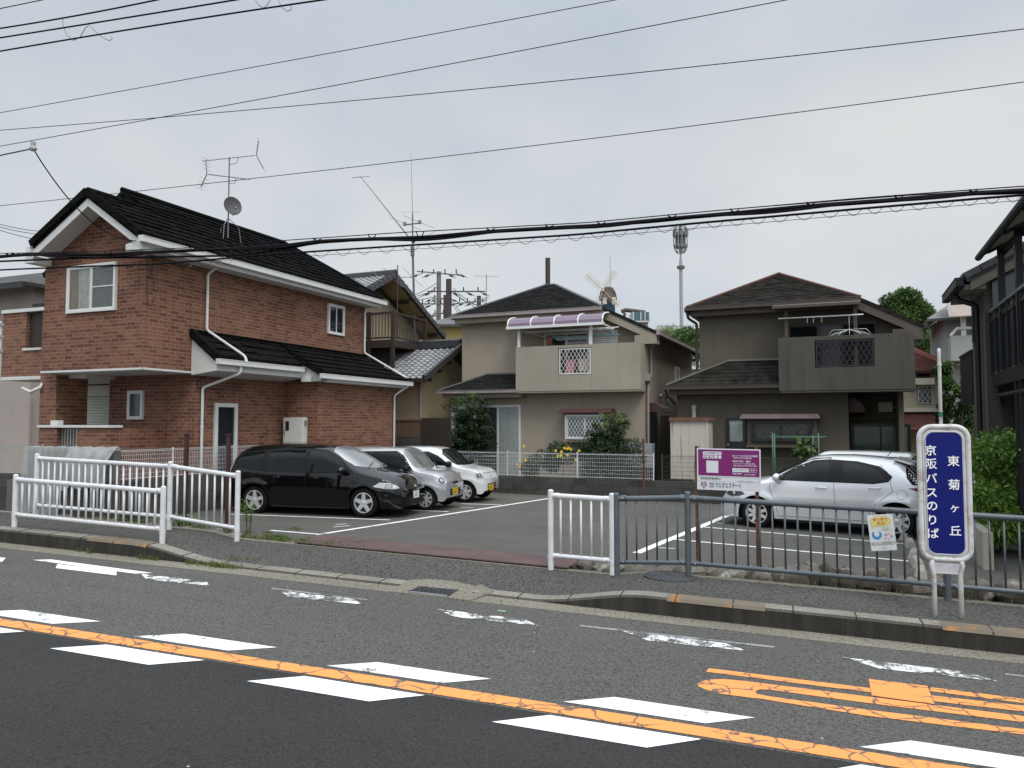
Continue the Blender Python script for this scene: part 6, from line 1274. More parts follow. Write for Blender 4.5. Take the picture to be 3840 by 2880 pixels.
# --- black people carrier
mv = dict(x0=-2.24, x1=2.30, W=1.75, wb=2.75, wr=.325, tw=.2, top=[(-2.24, .78), (-2.2, 1.0), (-2.08, 1.25), (-1.9, 1.5), (-1.7, 1.575), (-1.2, 1.61), (-.5, 1.625), (0, 1.615), (.35, 1.585), (.62, 1.5), (1.0, 1.3), (1.42, 1.075), (1.75, .99), (2.02, .9), (2.18, .79), (2.27, .67), (2.3, .56)],
    belt=[(-2.24, .7), (-2.1, 1.02), (-1.0, .98), (.8, .94), (1.4, .93), (1.9, .82), (2.2, .68), (2.3, .5)], sill=[(-2.24, .38), (-2.1, .27), (-1, .215), (1, .215), (1.9, .2), (2.2, .19), (2.3, .24)],
    fr=.85, fk=.34, rr=.5, rk=.17, tum=.17, nb=1.9, flare=.018,
    dlo=[(1.12, 1.0), (.3, .965), (-1.15, .99), (-1.98, 1.07), (-1.86, 1.3), (-1.72, 1.44), (-.9, 1.515), (.0, 1.52), (.38, 1.485), (.72, 1.33)],
    side=[[(.86, 1.0), (-.02, .985), (-.02, 1.475), (.36, 1.44), (.62, 1.31), (.86, 1.17)], [(1.06, 1.015), (.91, 1.01), (.91, 1.14)], [(-.12, .99), (-.78, .995), (-.78, 1.475), (-.12, 1.485)], [(-.8, .995), (-1.1, 1.005), (-1.06, 1.43), (-.8, 1.465)], [(-1.22, 1.02), (-1.93, 1.08), (-1.82, 1.3), (-1.7, 1.41), (-1.19, 1.455)]],
    ws=[(1.46, 0), (1.42, .35), (1.28, .62), (1.12, .72), (.82, .68), (.52, .6), (.44, .35), (.42, 0)], rw=[(.0, 1.48), (.6, 1.42), (.66, 1.1), (0, 1.08)],
    hl=[(-.44, .69), (-.3, .785), (-.08, .775), (.06, .72), (.13, .655), (.0, .635), (-.22, .65)], hla=.55, hlx=2.0, hly=.66, hl_in=[('lamp_bulb', [(-.12+.05*cos(i*.6), .7+.045*sin(i*.6)) for i in range(10)], CHR), ('lamp_bulb', [(.0+.035*cos(i*.6), .685+.03*sin(i*.6)) for i in range(10)], CHR), ('lamp_surround', [(-.2, .66), (-.17, .755), (-.02, .75), (-.03, .66)], M('lamp_grey', (.3, .31, .32), .3, .4))],
    front=[('grille', [[(-.42, .615), (.42, .615), (.47, .68), (-.47, .68)]], BLKP), ('lower_intake', [[(-.42, .26), (.42, .26), (.46, .42), (-.46, .42)]], BLKP), ('grille_chrome', [[(-.3, .6), (.3, .6), (.2, .575), (-.2, .575)]], CHR)],
    side_parts=[('bumper_intake', [(2.03, .3), (2.2, .3), (2.2, .44), (1.98, .42)], BLKP), ('rear_lamp', [(-2.03, .93), (-2.13, .93), (-2.1, 1.2), (-2.0, 1.38), (-1.9, 1.47), (-1.95, 1.22)], CLEAR), ('turn_lamp', [(1.82, .82), (1.86, .82), (1.86, .84), (1.82, .84)], CLEAR)],
    gaps=[[(1.1, 1.02), (1.12, .75), (1.02, .45), (.98, .26)], [(-.06, .97), (-.08, .6), (-.1, .26)], [(-1.16, 1.0), (-1.22, .8), (-1.05, .55), (-.98, .27)], [(-1.2, 1.47), (-1.16, 1.0)], [(-2.1, .84), (-1.7, .8)], [(1.9, .7), (1.72, .6)], [(.9, .27), (-.9, .27)]], handles=[(-.0-.22+.4, .86), (-.95+.15, .87)], mir=(.86, 1.0),
    spokes=5, sw=.2, plate=(.0, .47, PWH, ('大阪 300', '79-31', 'め'), PGRN))
pf, pr = LT(1358, 1941), LT(967, 1924); an = heading(pf, pr); fw = Vector((cos(an), sin(an), 0)); lf = Vector((-sin(an), cos(an), 0)); cen = (pf+pr)/2+lf*(.875-.1); cen.z = lotz(cen.x)
BLACKP = carpaint('black_car_paint', (.002, .002, .0022), 0, 0, .12); BLACKP.node_tree.nodes['Principled BSDF'].inputs['Specular IOR Level'].default_value = .1
bt, bh, bd = car('parked_car', 'black people carrier parked nearest the entrance beside the brick house', 'cars parked in the left row', mv, cen, an, BLACKP)
q, n = bh((3.5, 0, .64), (-1, 0, 0)); e = MB()
for k in range(24): pass
e.tube([(q.x+.012, .075*cos(a_*pi/12), .64+.055*sin(a_*pi/12)) for a_ in range(25)], .007, 6, cap=False); e.tube([(q.x+.014, -.06, .655), (q.x+.016, -.02, .65), (q.x+.018, 0, .625), (q.x+.016, .02, .65), (q.x+.014, .06, .655)], .007, 6); e.build('emblem', CHR, bt, smooth=True)
w_ = MB(); w_.tube([(1.36, -.5, 1.12), (1.22, .02, 1.2)], .008, 5); w_.tube([(1.4, .1, 1.1), (1.3, .6, 1.14)], .008, 5); w_.build('wipers', BLKP, bt)
# --- silver kei car
kei = dict(x0=-1.66, x1=1.74, W=1.475, wb=2.46, wr=.275, tw=.15, top=[(-1.66, .8), (-1.63, 1.1), (-1.5, 1.4), (-1.3, 1.5), (-.6, 1.53), (0, 1.525), (.45, 1.505), (.6, 1.44), (.8, 1.24), (.98, 1.04), (1.1, .99), (1.45, .945), (1.62, .9), (1.7, .8), (1.735, .62)],
    belt=[(-1.66, .7), (-1.55, .97), (.8, .94), (1.4, .87), (1.65, .78), (1.74, .55)], sill=[(-1.66, .35), (-1.5, .25), (1.4, .23), (1.68, .22), (1.74, .3)], fr=.5, fk=.22, rr=.4, rk=.15, tum=.1, nb=2.8, flare=.014,
    dlo=[(.9, .98), (-1.35, 1.0), (-1.3, 1.4), (.42, 1.43), (.62, 1.32)], side=[[(.8, 1.0), (-.12, .99), (-.12, 1.39), (.4, 1.39), (.58, 1.28)], [(-.2, .99), (-1.0, 1.0), (-1.0, 1.37), (-.2, 1.39)]],
    ws=[(1.05, 0), (1.02, .35), (.95, .57), (.84, .62), (.6, .57), (.51, .3), (.5, 0)], wsm=glassmat('clear_windscreen', (.12, .13, .13), .03, 2.2), hl=[(-.105+.135*1.0*cos(i*pi/12)*abs(cos(i*pi/12))**-.35 if abs(cos(i*pi/12)) > 1e-6 else -.105, .73+.085*(1 if sin(i*pi/12) > 0 else -1)*abs(sin(i*pi/12))**.65) for i in range(24)], hla=1.6, hlx=1.6, hly=.5, hl_in=[('lamp_bulb', [(-.1+.05*cos(i*.6), .73+.05*sin(i*.6)) for i in range(10)], CHR), ('lamp_ring', [(-.1+.075*cos(i*.6), .73+.075*sin(i*.6)) for i in range(10)], LENSD)],
    front=[('grille', [[(-.17, .63), (.17, .63), (.18, .68), (-.18, .68)]], BLKP), ('lower_intake', [[(-.33, .35), (.33, .35), (.36, .5), (-.36, .5)]], BLKP), ('intake_bar', [[(-.34, .385), (.34, .385), (.34, .405), (-.34, .405)], [(-.34, .44), (.34, .44), (.34, .46), (-.34, .46)]], ALY)],
    gaps=[[(.84, 1.0), (.86, .6), (.78, .28)], [(-.16, .98), (-.18, .28)], [(-1.04, 1.0), (-1.1, .75), (-.9, .5), (-.86, .28)]], handles=[(.0, .86), (-.85, .87)], mir=(.78, .98), mm=BLKP, spokes=8, sw=.16, plate=(.0, .43, PYE, ('大阪 580', '78-82', 'え'), BLK))
SILV = carpaint('silver_car_paint', (.42, .425, .435), .55, 0, .3); WHC = carpaint('white_car_paint', (.62, .62, .61), 0, 0, .25)
an2 = an-radians(3); fw = Vector((cos(an2), sin(an2), 0)); lf = Vector((-sin(an2), cos(an2), 0)); fc = Vector((-1.42, 19.3, 0)); cen = fc-fw*1.74; cen.z = lotz(cen.x)
st_, sh_, sd_ = car('parked_car', 'silver small car with yellow plate between the black and the white car', 'cars parked in the left row', kei, cen, an2, SILV)
q, n = sh_((3, 0, .765), (-1, 0, 0)); e = MB(); e.tube([(q.x+.01, .035, .79), (q.x+.01, -.03, .775), (q.x+.01, .03, .755), (q.x+.01, -.035, .74)], .008, 5); e.build('emblem', CHR, st_)
k2 = dict(kei); k2.update(top=[(-1.66, .8), (-1.62, 1.05), (-1.48, 1.36), (-1.3, 1.45), (-.6, 1.485), (0, 1.48), (.25, 1.455), (.5, 1.36), (.8, 1.15), (1.0, 1.0), (1.15, .955), (1.45, .9), (1.62, .84), (1.7, .74), (1.735, .58)], dlo=None, nb=2.2, side=[[(.8, .985), (-.12, .975), (-.12, 1.345), (.1, 1.35), (.4, 1.24)], [(-.2, .97), (-1.0, .985), (-1.0, 1.33), (-.2, 1.345)]], ws=[(1.08, 0), (1.05, .35), (.96, .58), (.82, .62), (.5, .57), (.38, .3), (.36, 0)], wsm=CGL, hm=WHC,
    hl=[(-.2, .64), (-.22, .79), (-.12, .81), (.04, .79), (.06, .66), (-.02, .62)], hlm=LENS, hl_in=[('lamp_dark', [(-.18, .66), (-.2, .76), (-.08, .78), (.0, .68)], LENSD), ('lamp_bulb', [(-.05+.04*cos(i*.6), .7+.04*sin(i*.6)) for i in range(10)], CHR), ('lamp_bulb', [(-.13+.03*cos(i*.6), .72+.03*sin(i*.6)) for i in range(10)], CHR)],
    front=[('lower_intake', [[(-.33, .3), (.33, .3), (.33, .34), (-.33, .34)], [(-.34, .37), (.34, .37), (.34, .41), (-.34, .41)], [(-.34, .44), (.34, .44), (.34, .48), (-.34, .48)]], BLKP), ('bonnet_gap', [[(-.45, .765), (.45, .765), (.45, .772), (-.45, .772)]], VOID)], side_parts=[('side_marker', [(1.02, .77), (1.1, .77), (1.1, .8), (1.02, .8)], M('amber', (.5, .12, .02), .3, var=0))], spokes=6, sw=.22, plate=(-.05, .37, PYE, ('大阪 580', '20-83', 'く'), BLK), discm=M('wheel_cover_gap', (.03, .03, .03), .6))
pf2 = LT(1747, 1884); an3 = an-radians(4); fw = Vector((cos(an3), sin(an3), 0)); lf = Vector((-sin(an3), cos(an3), 0)); cen = pf2-fw*1.23+lf*(.7375-.1); cen.z = lotz(cen.x)
wt_, wh_, wd_ = car('parked_car', 'white small car with yellow plate parked farthest from the entrance', 'cars parked in the left row', k2, cen, an3, WHC)
q, n = wh_((3, 0, .68), (-1, 0, 0)); e = MB(); e.tube([(q.x+.01, .035, .71), (q.x+.01, -.03, .695), (q.x+.01, .03, .67), (q.x+.01, -.035, .655)], .008, 5); e.build('emblem', BLK, wt_)
wd_('bonnet_stain', [[(1.3, -.1), (1.42, -.18), (1.5, -.1), (1.44, .0), (1.36, .05)], [(1.2, .05), (1.28, .02), (1.27, .1)]], (0, 0, 0), (1, 0, 0), (0, 1, 0), (0, 0, -1), M('stain_grey', (.36, .35, .33), .6), .003)
# --- silver-white hatchback on the right
hb = dict(x0=-1.86, x1=2.08, W=1.695, wb=2.55, wr=.305, tw=.185, top=[(-1.86, .78), (-1.83, .95), (-1.7, 1.06), (-1.5, 1.28), (-1.3, 1.41), (-1.0, 1.46), (-.5, 1.495), (0, 1.49), (.25, 1.455), (.55, 1.33), (.95, 1.12), (1.15, 1.025), (1.5, .965), (1.8, .87), (1.97, .74), (2.06, .6), (2.08, .5)],
    belt=[(-1.86, .7), (-1.7, .96), (-1.0, .95), (.6, .9), (1.15, .9), (1.6, .83), (1.95, .66), (2.08, .45)], sill=[(-1.86, .42), (-1.7, .3), (-1.2, .22), (1.2, .22), (1.9, .19), (2.08, .25)], fr=.8, fk=.36, rr=.55, rk=.22, tum=.2, nb=1.9, flare=.03, crease=.015,
    dlo=[(.98, .98), (-.9, .975), (-1.15, 1.02), (-1.22, 1.12), (-1.0, 1.3), (-.6, 1.385), (-.1, 1.41), (.2, 1.385), (.55, 1.24)],
    side=[[(.8, .99), (-.12, .985), (-.1, 1.36), (.15, 1.345), (.46, 1.22)], [(-.36, .99), (-.88, 1.0), (-1.05, 1.05), (-1.08, 1.12), (-.9, 1.255), (-.6, 1.335), (-.36, 1.36)]],
    ws=[(1.16, 0), (1.12, .4), (1.0, .62), (.85, .66), (.45, .585), (.24, .35), (.2, 0)], wsm=CGL, rw=[(0, 1.34), (.45, 1.3), (.62, 1.02), (0, .98)],
    hl=[(-.36, .68), (-.2, .77), (.0, .74), (.1, .66), (-.05, .62), (-.25, .64)], hla=.6, hlx=1.75, hly=.62, hlm=LENSD, hl_in=[('lamp_bulb', [(-.12+.04*cos(i*.6), .69+.035*sin(i*.6)) for i in range(10)], CHR)], front=[('grille', [[(-.5, .24), (.5, .24), (.42, .5), (-.42, .5)]], BLKP)],
    side_parts=[('rear_lamp', [(-1.48, .92), (-1.8, .96), (-1.82, .84), (-1.68, .85)], TAIL), ('rear_glass_side', [(-1.42, 1.3), (-1.72, 1.0), (-1.55, .98), (-1.45, 1.1)], CGL), ('fuel_flap', [(-1.37+.085*cos(i*pi/12), .8+.085*sin(i*pi/12)) for i in range(24)], VOID)],
    gaps=[[(1.0, .97), (1.0, .8), (.88, .5), (.84, .3)], [(-.2, .97), (-.22, .6), (-.24, .3)], [(-1.18, 1.0), (-1.22, .85), (-.95, .62), (-.82, .45), (-.8, .3)], [(-1.0, 1.33), (-1.2, 1.12), (-1.18, 1.0)], [(.85, .28), (-.8, .28)]], handles=[(.02, .87), (-.92, .9)], mir=(.82, 1.0), spokes=8, sw=.15, skew=.12)
pf, pr = LT(2842, 1976), LT(3367, 2018); an4 = heading(pf, pr); fw = Vector((cos(an4), sin(an4), 0)); lf = Vector((-sin(an4), cos(an4), 0)); cen = (pf+pr)/2-lf*(.8475-.1); cen.z = lotz(cen.x); PEARL = carpaint('pearl_car_paint', (.66, .665, .67), .25, 0, .28)
sc_ = (pf-pr).length/2.55
yt, yh, yd_ = car('parked_car', 'pearl silver hatchback with dark rear windows behind the purple signboard', 'cars parked on the right', hb, cen, an4, PEARL); yt.scale = (sc_,)*3
yd_('fuel_flap_lid', [[(-1.37+.08*cos(i*pi/12), .8+.08*sin(i*pi/12)) for i in range(24)]], (0, 0, 0), (1, 0, 0), (0, 0, 1), (0, -1, 0), PEARL, .0075, grid=.03)
sp = MB(); sp.solid([(-1.22, -.56, 1.42), (-1.22, .56, 1.42), (-1.5, .52, 1.335), (-1.5, -.52, 1.335)], [(-1.22, -.56, 1.455), (-1.22, .56, 1.455), (-1.54, .5, 1.365), (-1.54, -.5, 1.365)]); sp.build('spoiler', PEARL, yt, bevel=.008); MB().tube([(-1.05, 0, 1.47), (-1.25, 0, 1.72)], [.008, .003], 5).build('aerial', BLKP, yt)
vs_ = MB()
for s in (1, -1):
    pts = []
    for x_, z_ in ((.7, 1.2), (.5, 1.3), (.2, 1.41), (-.1, 1.435), (-.12, 1.432)):
        q, n = yh((x_, 3*s, z_), (0, -s, 0)); pts.append(q+Vector((0, s*.012, 0)))
    vs_.tube(pts, .012, 6)
vs_.build('door_visors', BLKP, yt)
k3 = dict(kei); k3.update(plate=None, top=[(-1.66, .8), (-1.63, 1.2), (-1.55, 1.5), (-1.4, 1.56), (-.6, 1.585), (.3, 1.575), (.45, 1.53), (.6, 1.4), (.8, 1.15), (.95, 1.03), (1.1, .985), (1.45, .945), (1.62, .9), (1.7, .8), (1.735, .62)], nb=3.5, rw=[(0, 1.48), (.55, 1.45), (.58, 1.0), (0, 1.0)], dlo=[(.86, .98), (-1.5, 1.0), (-1.48, 1.46), (.3, 1.49), (.5, 1.36)], side=[[(.76, 1.0), (-.12, .99), (-.12, 1.45), (.28, 1.45), (.46, 1.32)], [(-.2, .99), (-1.0, 1.0), (-1.0, 1.45), (-.2, 1.45)], [(-1.08, 1.0), (-1.45, 1.02), (-1.44, 1.43), (-1.08, 1.44)]])
cen2 = cen-lf*2.55+fw*.15; cen2.z = lotz(cen2.x)
car('parked_car', 'boxy white car mostly hidden behind the silver hatchback', 'cars parked on the right', k3, cen2, an4, WHC)

# ================================================================== yard walls and wire mesh fences
BLOCK = NB('ribbed_block'); o_ = BLOCK.uv(); br = BLOCK.n('ShaderNodeTexBrick', offset=.0, Scale=1.0); BLOCK.l(o_, br.inputs['Vector']); br.inputs['Brick Width'].default_value = .4; br.inputs['Row Height'].default_value = .2; br.inputs['Mortar Size'].default_value = .006
br.inputs['Color1'].default_value = (.036, .035, .032, 1); br.inputs['Color2'].default_value = (.065, .063, .058, 1); br.inputs['Mortar'].default_value = (.02, .02, .018, 1)
sp_ = BLOCK.n('ShaderNodeSeparateXYZ'); BLOCK.l(o_, sp_.inputs[0]); rib = BLOCK.math('FRACT', BLOCK.math('MULTIPLY', sp_.outputs[0], 10)); c_ = BLOCK.mix(BLOCK.ramp(rib, (.0, .8), (.12, 0)), br.outputs['Color'], (.014, .014, .013)); c_ = BLOCK.mix(BLOCK.ramp(BLOCK.noise(o_, 1.2, 5), (.45, 0), (.7, .5)), c_, (.1, .097, .088)); BLOCK.base(c_); BLOCK.set(Roughness=.95); BLOCK.bump(rib, .4, .01); BLOCK = BLOCK.m
PLBL = stucco('plain_block', (.13, .125, .115), .5)
def wall(name, label, a, b, zb, zt, th, mat, cap=None):
    a, b = Vector(a), Vector(b); a.z = b.z = 0; d = (b-a); L = d.length; o = MB().box(0, L, -th/2, th/2, zb, zt); o = o.build(name, mat); o.location = a; o.rotation_euler = (0, 0, atan2(d.y, d.x)); tag(o, label, 'wall'); return o
def mesh_fence(name, label, a, b, z0, h, mat, px=.05, pz=.12, post=2.0, top='fold', wr_=.0032):
    a, b = Vector(a), Vector(b); a.z = b.z = 0; d = b-a; L = d.length; t = thing(name, label, 'fence', (a.x, a.y, z0), atan2(d.y, d.x))
    w, k = MB(), int(L/px)
    for i in range(k+1):
        x = L*i/k; w.tube([(x, 0, .03), (x, 0, h-.05), (x, -.035, h), (x, .03, h-.01)] if top == 'fold' else [(x, 0, .03), (x, 0, h)], wr_, 4, cap=False)
    z = .05
    while z < h: w.tube([(0, -.004, z), (L, -.004, z)], wr_*1.1, 4, cap=False); z += pz
    for z in ((.05, h-.04) if top == 'fold' else (.05, h)): w.tube([(0, -.02, z), (L, -.02, z)], wr_*1.3, 4, cap=False); w.tube([(0, .02, z), (L, .02, z)], wr_*1.3, 4, cap=False)
    w.build('wire_mesh', mat, t); n = max(1, round(L/post))
    for i in range(n+1): MB().tube([(L*i/n, .03, -.05), (L*i/n, .03, h+.02)], .021, 8).build('post', mat, t, smooth=35)
    return t
wa, wb_ = LT(1700, 1838), LT(2590, 1884); dW = (wb_-wa).normalized(); wa = wa-dW*3.5; wb2 = wb_+dW*6.2; zt1 = AY(2150, 1787, (wa+(wb_-wa)*.55).y).z
wall('block_wall', 'dark ribbed block wall along the back of the car park', wa, wb2, -.2, zt1, .15, BLOCK)
def at_wall(px, off=0):            # where a bearing crosses the back wall
    d = ray(px, 1600); n = Vector((-dW.y, dW.x, 0)); tt = ((wa+n*off).dot(n))/d.dot(n); q = d*tt; q.z = 0; return q
zt_f = AY(2100, 1695, at_wall(2100).y).z
WMESH = M('white_wire', (.62, .64, .63), .4, var=0); DMESH = M('dark_wire', (.05, .045, .038), .6, var=0)
mesh_fence('mesh_fence', 'white wire mesh fence in front of the beige house garden', at_wall(1660, .02), at_wall(2448, .02), zt1-.01, zt_f-zt1, WMESH, .055, .11)
mesh_fence('mesh_fence', 'dark brown wire mesh fence on the block wall before brown house', at_wall(2480, .02), at_wall(3440, .02), zt1-.01, zt_f-zt1-.02, DMESH, .06, .12)
g = at_wall(2412, -.35); o = MB().tube([(0, 0, -.1), (0, 0, .9), (0, 0, 1.75)], .03, 8).tube([(0, 0, .75), (0, 0, .82)], .05, 8).build('rusty_pole', RUST, smooth=40); o.location = (g.x, g.y, lotz(g.x)); tag(o, 'thin rusty pole standing in front of the white mesh fence', 'pole')
# rusty white shed
q = FH.W(r_(2530, 1600, -2.3)[0], -2.3, 0); zs = AY(2590, 1622, q.y).z-.5; x0_, x1_ = r_(2518, 1700, -2.3)[0], r_(2655, 1700, -2.3)[0]; SHED = NB('shed_paint'); o_ = SHED.uv(obj=True); st = SHED.noise(SHED.uv((9, 9, .6), obj=True), 1.2, 4); SHED.base(SHED.mix(SHED.ramp(st, (.56, 0), (.72, .8)), (.5, .46, .4), (.2, .085, .04))); SHED.set(Roughness=.7); SHED = SHED.m
t = thing('storage_shed', 'white rust streaked metal shed between the beige and brown houses', 'shed', FH.W((x0_+x1_)/2, -2.3, .05), -FH.a); w_ = (x1_-x0_)/2; hs = zs+.4
MB().box(-w_, w_, 0, .9, 0, hs-.1).box(-w_-.02, -w_+.05, -.02, 0, 0, hs-.1).box(w_-.05, w_+.02, -.02, .0, 0, hs-.1).box(-.012, .012, -.012, 0, 0, hs-.12).build('walls', SHED, t); MB().box(-w_-.05, w_+.06, -.08, .95, hs-.1, hs).build('roof_rim', M('shed_rust', (.16, .075, .045), .8, var=.4, vs=5), t)

# mesh fence and low wall of the brick house
ga, gb = GZ(440, 1822, .7), None
fa_, fb_ = Vector((-9.3, 14.6, 0)), Vector((-6.35, 20.6, 0))
BF = lambda px, y: ray(px, 1600)*1
pA, pB = HB.matrix_world, None
Lo = Fr(-8.2, 17.0, .5, 22.8); A0 = Lo.W(Lo.hy(440, 1800, -1.3)[0], -1.3, 0); B0 = Lo.W(Lo.hy(740, 1800, -1.3)[0], -1.3, 0); C0 = Lo.W(1.75, -.4, 0); D0 = Lo.W(1.75, 8.9, 0)
zb1, zb2 = Lo.hy(500, 1818, -1.3)[1], Lo.hy(500, 1692, -1.3)[1]
carL = [Vector((q-Lo.o).dot(w_) for w_ in (Lo.ex, Lo.ey)) for q in (bt.matrix_basis @ Vector((-2.3, s_*.9, 0)) for s_ in (-1, 1))]; xS = min(q.x for q in carL)-.22; c_ = Lo.W(xS, -1.3, 0); D0 = Lo.W(xS, 4.5, 0)
wall('block_wall', 'grey block wall carrying white mesh along the front of the brick house', A0-(B0-A0).normalized()*3.2, c_, -.1, zb1, .15, PLBL); wall('block_wall', 'grey block wall running beside the black car', c_+Vector((.02, .06, 0)), D0, -.1, zb1-.002, .15, BLOCK)
mesh_fence('mesh_fence', 'white wire mesh fence in front of the brick house', A0, c_, zb1-.01, zb2-zb1, WMESH, .05, .1); mesh_fence('mesh_fence', 'white wire mesh fence between brick house and the black car', c_+(D0-c_).normalized()*.06, D0, zb1-.01, zb2-zb1, WMESH, .05, .1)
fT = Fr(-3.14, 26.3, .5, 23); xa_, xm_, xb_ = (fT.hy(q, 1600)[0] for q in (1440, 1578, 1690)); zA_, zB_, zC_ = (fT.hy(1530, q)[1]-.5 for q in (1572, 1638, 1568)); BRN = NB('brown_boards'); bu = BRN.uv(); sp2 = BRN.n('ShaderNodeSeparateXYZ'); BRN.l(bu, sp2.inputs[0]); bf = BRN.math('FRACT', BRN.math('MULTIPLY', sp2.outputs[0], 9)); BRN.base(BRN.mix(BRN.ramp(bf, (0, 1), (.2, 0)), (.12, .07, .04), (.02, .014, .01))); BRN.set(Roughness=.8); BRN = BRN.m
t = thing('board_fence', 'brown board fence with dark slatted gate beside the tiled house', 'fence', fT.o, -fT.a); MB().box(xa_, xm_, 0, .05, zB_, zA_).box(xa_, xm_, -.03, 0, zA_-.06, zA_).build('boards', BRN, t); MB().box(xa_, xm_, -.02, .12, -.8, zB_-.002).build('base_wall', BLOCK, t); g = MB()
k_ = 22
for k in range(k_): x_ = xm_+.03+(xb_-xm_)*k/k_; g.box(x_, x_+(xb_-xm_)/k_*.72, -.04, -.01, -.8, zC_)
g.build('slatted_gate', M('gate_brown', (.035, .027, .022), .6), t)
# netted block wall (building work) and dark block pier
NET = NB('debris_net'); nv = NET.noise(NET.uv((3, 3, .8), obj=True), 2.5, 5); NET.base(NET.mix(NET.ramp(nv, (.3, 0), (.7, 1)), (.24, .24, .235), (.42, .42, .41))); NET.set(Roughness=.8); tr = NET.n('ShaderNodeBsdfTransparent'); ms = NET.n('ShaderNodeMixShader'); ms.inputs[0].default_value = .3; NET.l(NET.p.outputs[0], ms.inputs[1]); NET.l(tr.outputs[0], ms.inputs[2]); NET.l(ms.outputs[0], NET.o.inputs[0]); NET = NET.m
yv = 12.9; a, b = AY(92, 1690, 14.5), AY(436, 1690, 14.0); a.z = b.z = 0; zt_ = AY(250, 1682, 14.2).z; zb_ = .2; d = (b-a).normalized(); n_ = Vector((-d.y, d.x, 0)); L = (b-a).length
t = thing('netted_wall', 'unfinished block wall draped in grey netting behind white railings', 'wall', (a.x, a.y, zb_), atan2(d.y, d.x)); MB().box(.08, L-.05, 0, .18, -.15, zt_-zb_-.04).box(.08, .26, .0, 1.4, -.15, zt_-zb_-.04).build('blockwork', PLBL, t); MB().box(L*.55, L-.02, -.14, -.0, -.1, (zt_-zb_)*.62).build('dark_pier', BLOCK, t)
nm = MB(); nx_, nz_ = 44, 12; rr = random.Random(4); H_ = zt_-zb_
for j in range(nz_+1):
    for i in range(nx_+1):
        x = L*i/nx_; fr_ = j/nz_; hem = (.0 if x < L*.5 else H_*.55)+.06*sin(i*.9); z = H_-(H_-hem)*fr_+ (.02 if j == 0 else 0); y = -.02-.13*fr_*(.4+.6*abs(sin(i*.55+.8*sin(i*.23)))) - (.15 if j and x > L*.5 else 0)*min(1, fr_*3); nm.v.append(Vector((x-.12*fr_*(1-i/nx_), y if j else .0, z)))
for j in range(nz_):
    for i in range(nx_): q = j*(nx_+1)+i; nm.f.append((q, q+1, q+nx_+2, q+nx_+1))
o_ = len(nm.v)
for i in range(nx_+1): nm.v += [Vector((L*i/nx_, 0, H_+.02)), Vector((L*i/nx_, .24, H_+.02+.02*sin(i)))]
for i in range(nx_): nm.f.append((o_+2*i, o_+2*i+2, o_+2*i+3, o_+2*i+1))
nm.build('netting', NET, t, smooth=True); MB().box(L*.12, L*.95, .03, .22, H_-.04, H_+.012).build('white_board', TRIM, t)
# distant low green mesh at the far left, plus its kerb wall
a = AY(-120, 1700, 17.5); b = AY(155, 1700, 16.6); zg_, zh_ = AY(60, 1775, 17).z, AY(60, 1668, 17).z; mesh_fence('mesh_fence', 'pale green mesh fence by the neighbouring house at far left', a, b, zg_, zh_-zg_, M('green_grey_wire', (.36, .39, .34), .5, var=0), .06, .11); wall('block_wall', 'low dark wall under the pale green fence at far left', a, b, -.2, zg_, .15, BLOCK)
# white pole with bands at the left edge
q = AY(6, 1500, 13.2); o = MB().tube([(0, 0, 0), (0, 0, AY(6, 1205, 13.2).z-.4)], .055, 12).build('white_pole', WHITE_M, smooth=40); o.location = (q.x-.1, q.y, .4); tag(o, 'white pole with metal bands at the left edge', 'pole'); o2 = MB()
for py in (1218, 1262, 1315): z_ = AY(6, py, 13.2).z-.4; o2.tube([(0, 0, z_-.03), (0, 0, z_+.03)], .062, 12); o2.box(.05, .1, -.02, .02, z_-.02, z_+.02)
o2.build('bands', STEEL, o)

# ================================================================== neighbours
PINK = stucco('pinkish_stucco', (.4, .345, .315), .25); RT2 = shingle('grey_tile_courses', (.12, .12, .12), .24, .25, .3); fl = Fr(-18.5, 26, .5, 22.8); t = thing('pink_house', 'pale pinkish house with grey roof behind the brick house at left', 'house', fl.o, -fl.a); x1_ = 3.2; ze_ = fl.hy(80, 1060, -.5)[1]-.5; MB().box(-8, x1_, 0, 9, -.8, ze_+.1).build('wall', PINK, t); xr_ = fl.hy(220, 1000)[0]; r = MB(); zr_ = ze_+1.7; r.slab([(-8.5, -.6, ze_), (x1_+.5, -.6, ze_), (x1_-2.5, 4.5, zr_), (-8.5, 4.5, zr_)], .12); r.slab([(x1_+.5, -.6, ze_), (x1_+.5, 9.6, ze_), (x1_-2.5, 4.5, zr_)], .12); r.slab([(x1_+.5, 9.6, ze_), (-8.5, 9.6, ze_), (-8.5, 4.5, zr_), (x1_-2.5, 4.5, zr_)], .12); r.build('roof', RT2, t); gutter(t, [(-8.5, -.68, ze_-.12), (x1_+.55, -.68, ze_-.12)], BRZ, .14, .18)
pbox(MB(), front(0), fl.hy(143, 1160)[0], fl.hy(143, 1160)[0]+.5, fl.hy(143, 1165)[1]-.5, fl.hy(143, 1143)[1]-.5, 0, .2).build('window_box', BRZ, t); panel_lines(t, front(0), [(fl.hy(118, 1500)[0], -.5, 2.5)], FAS2)
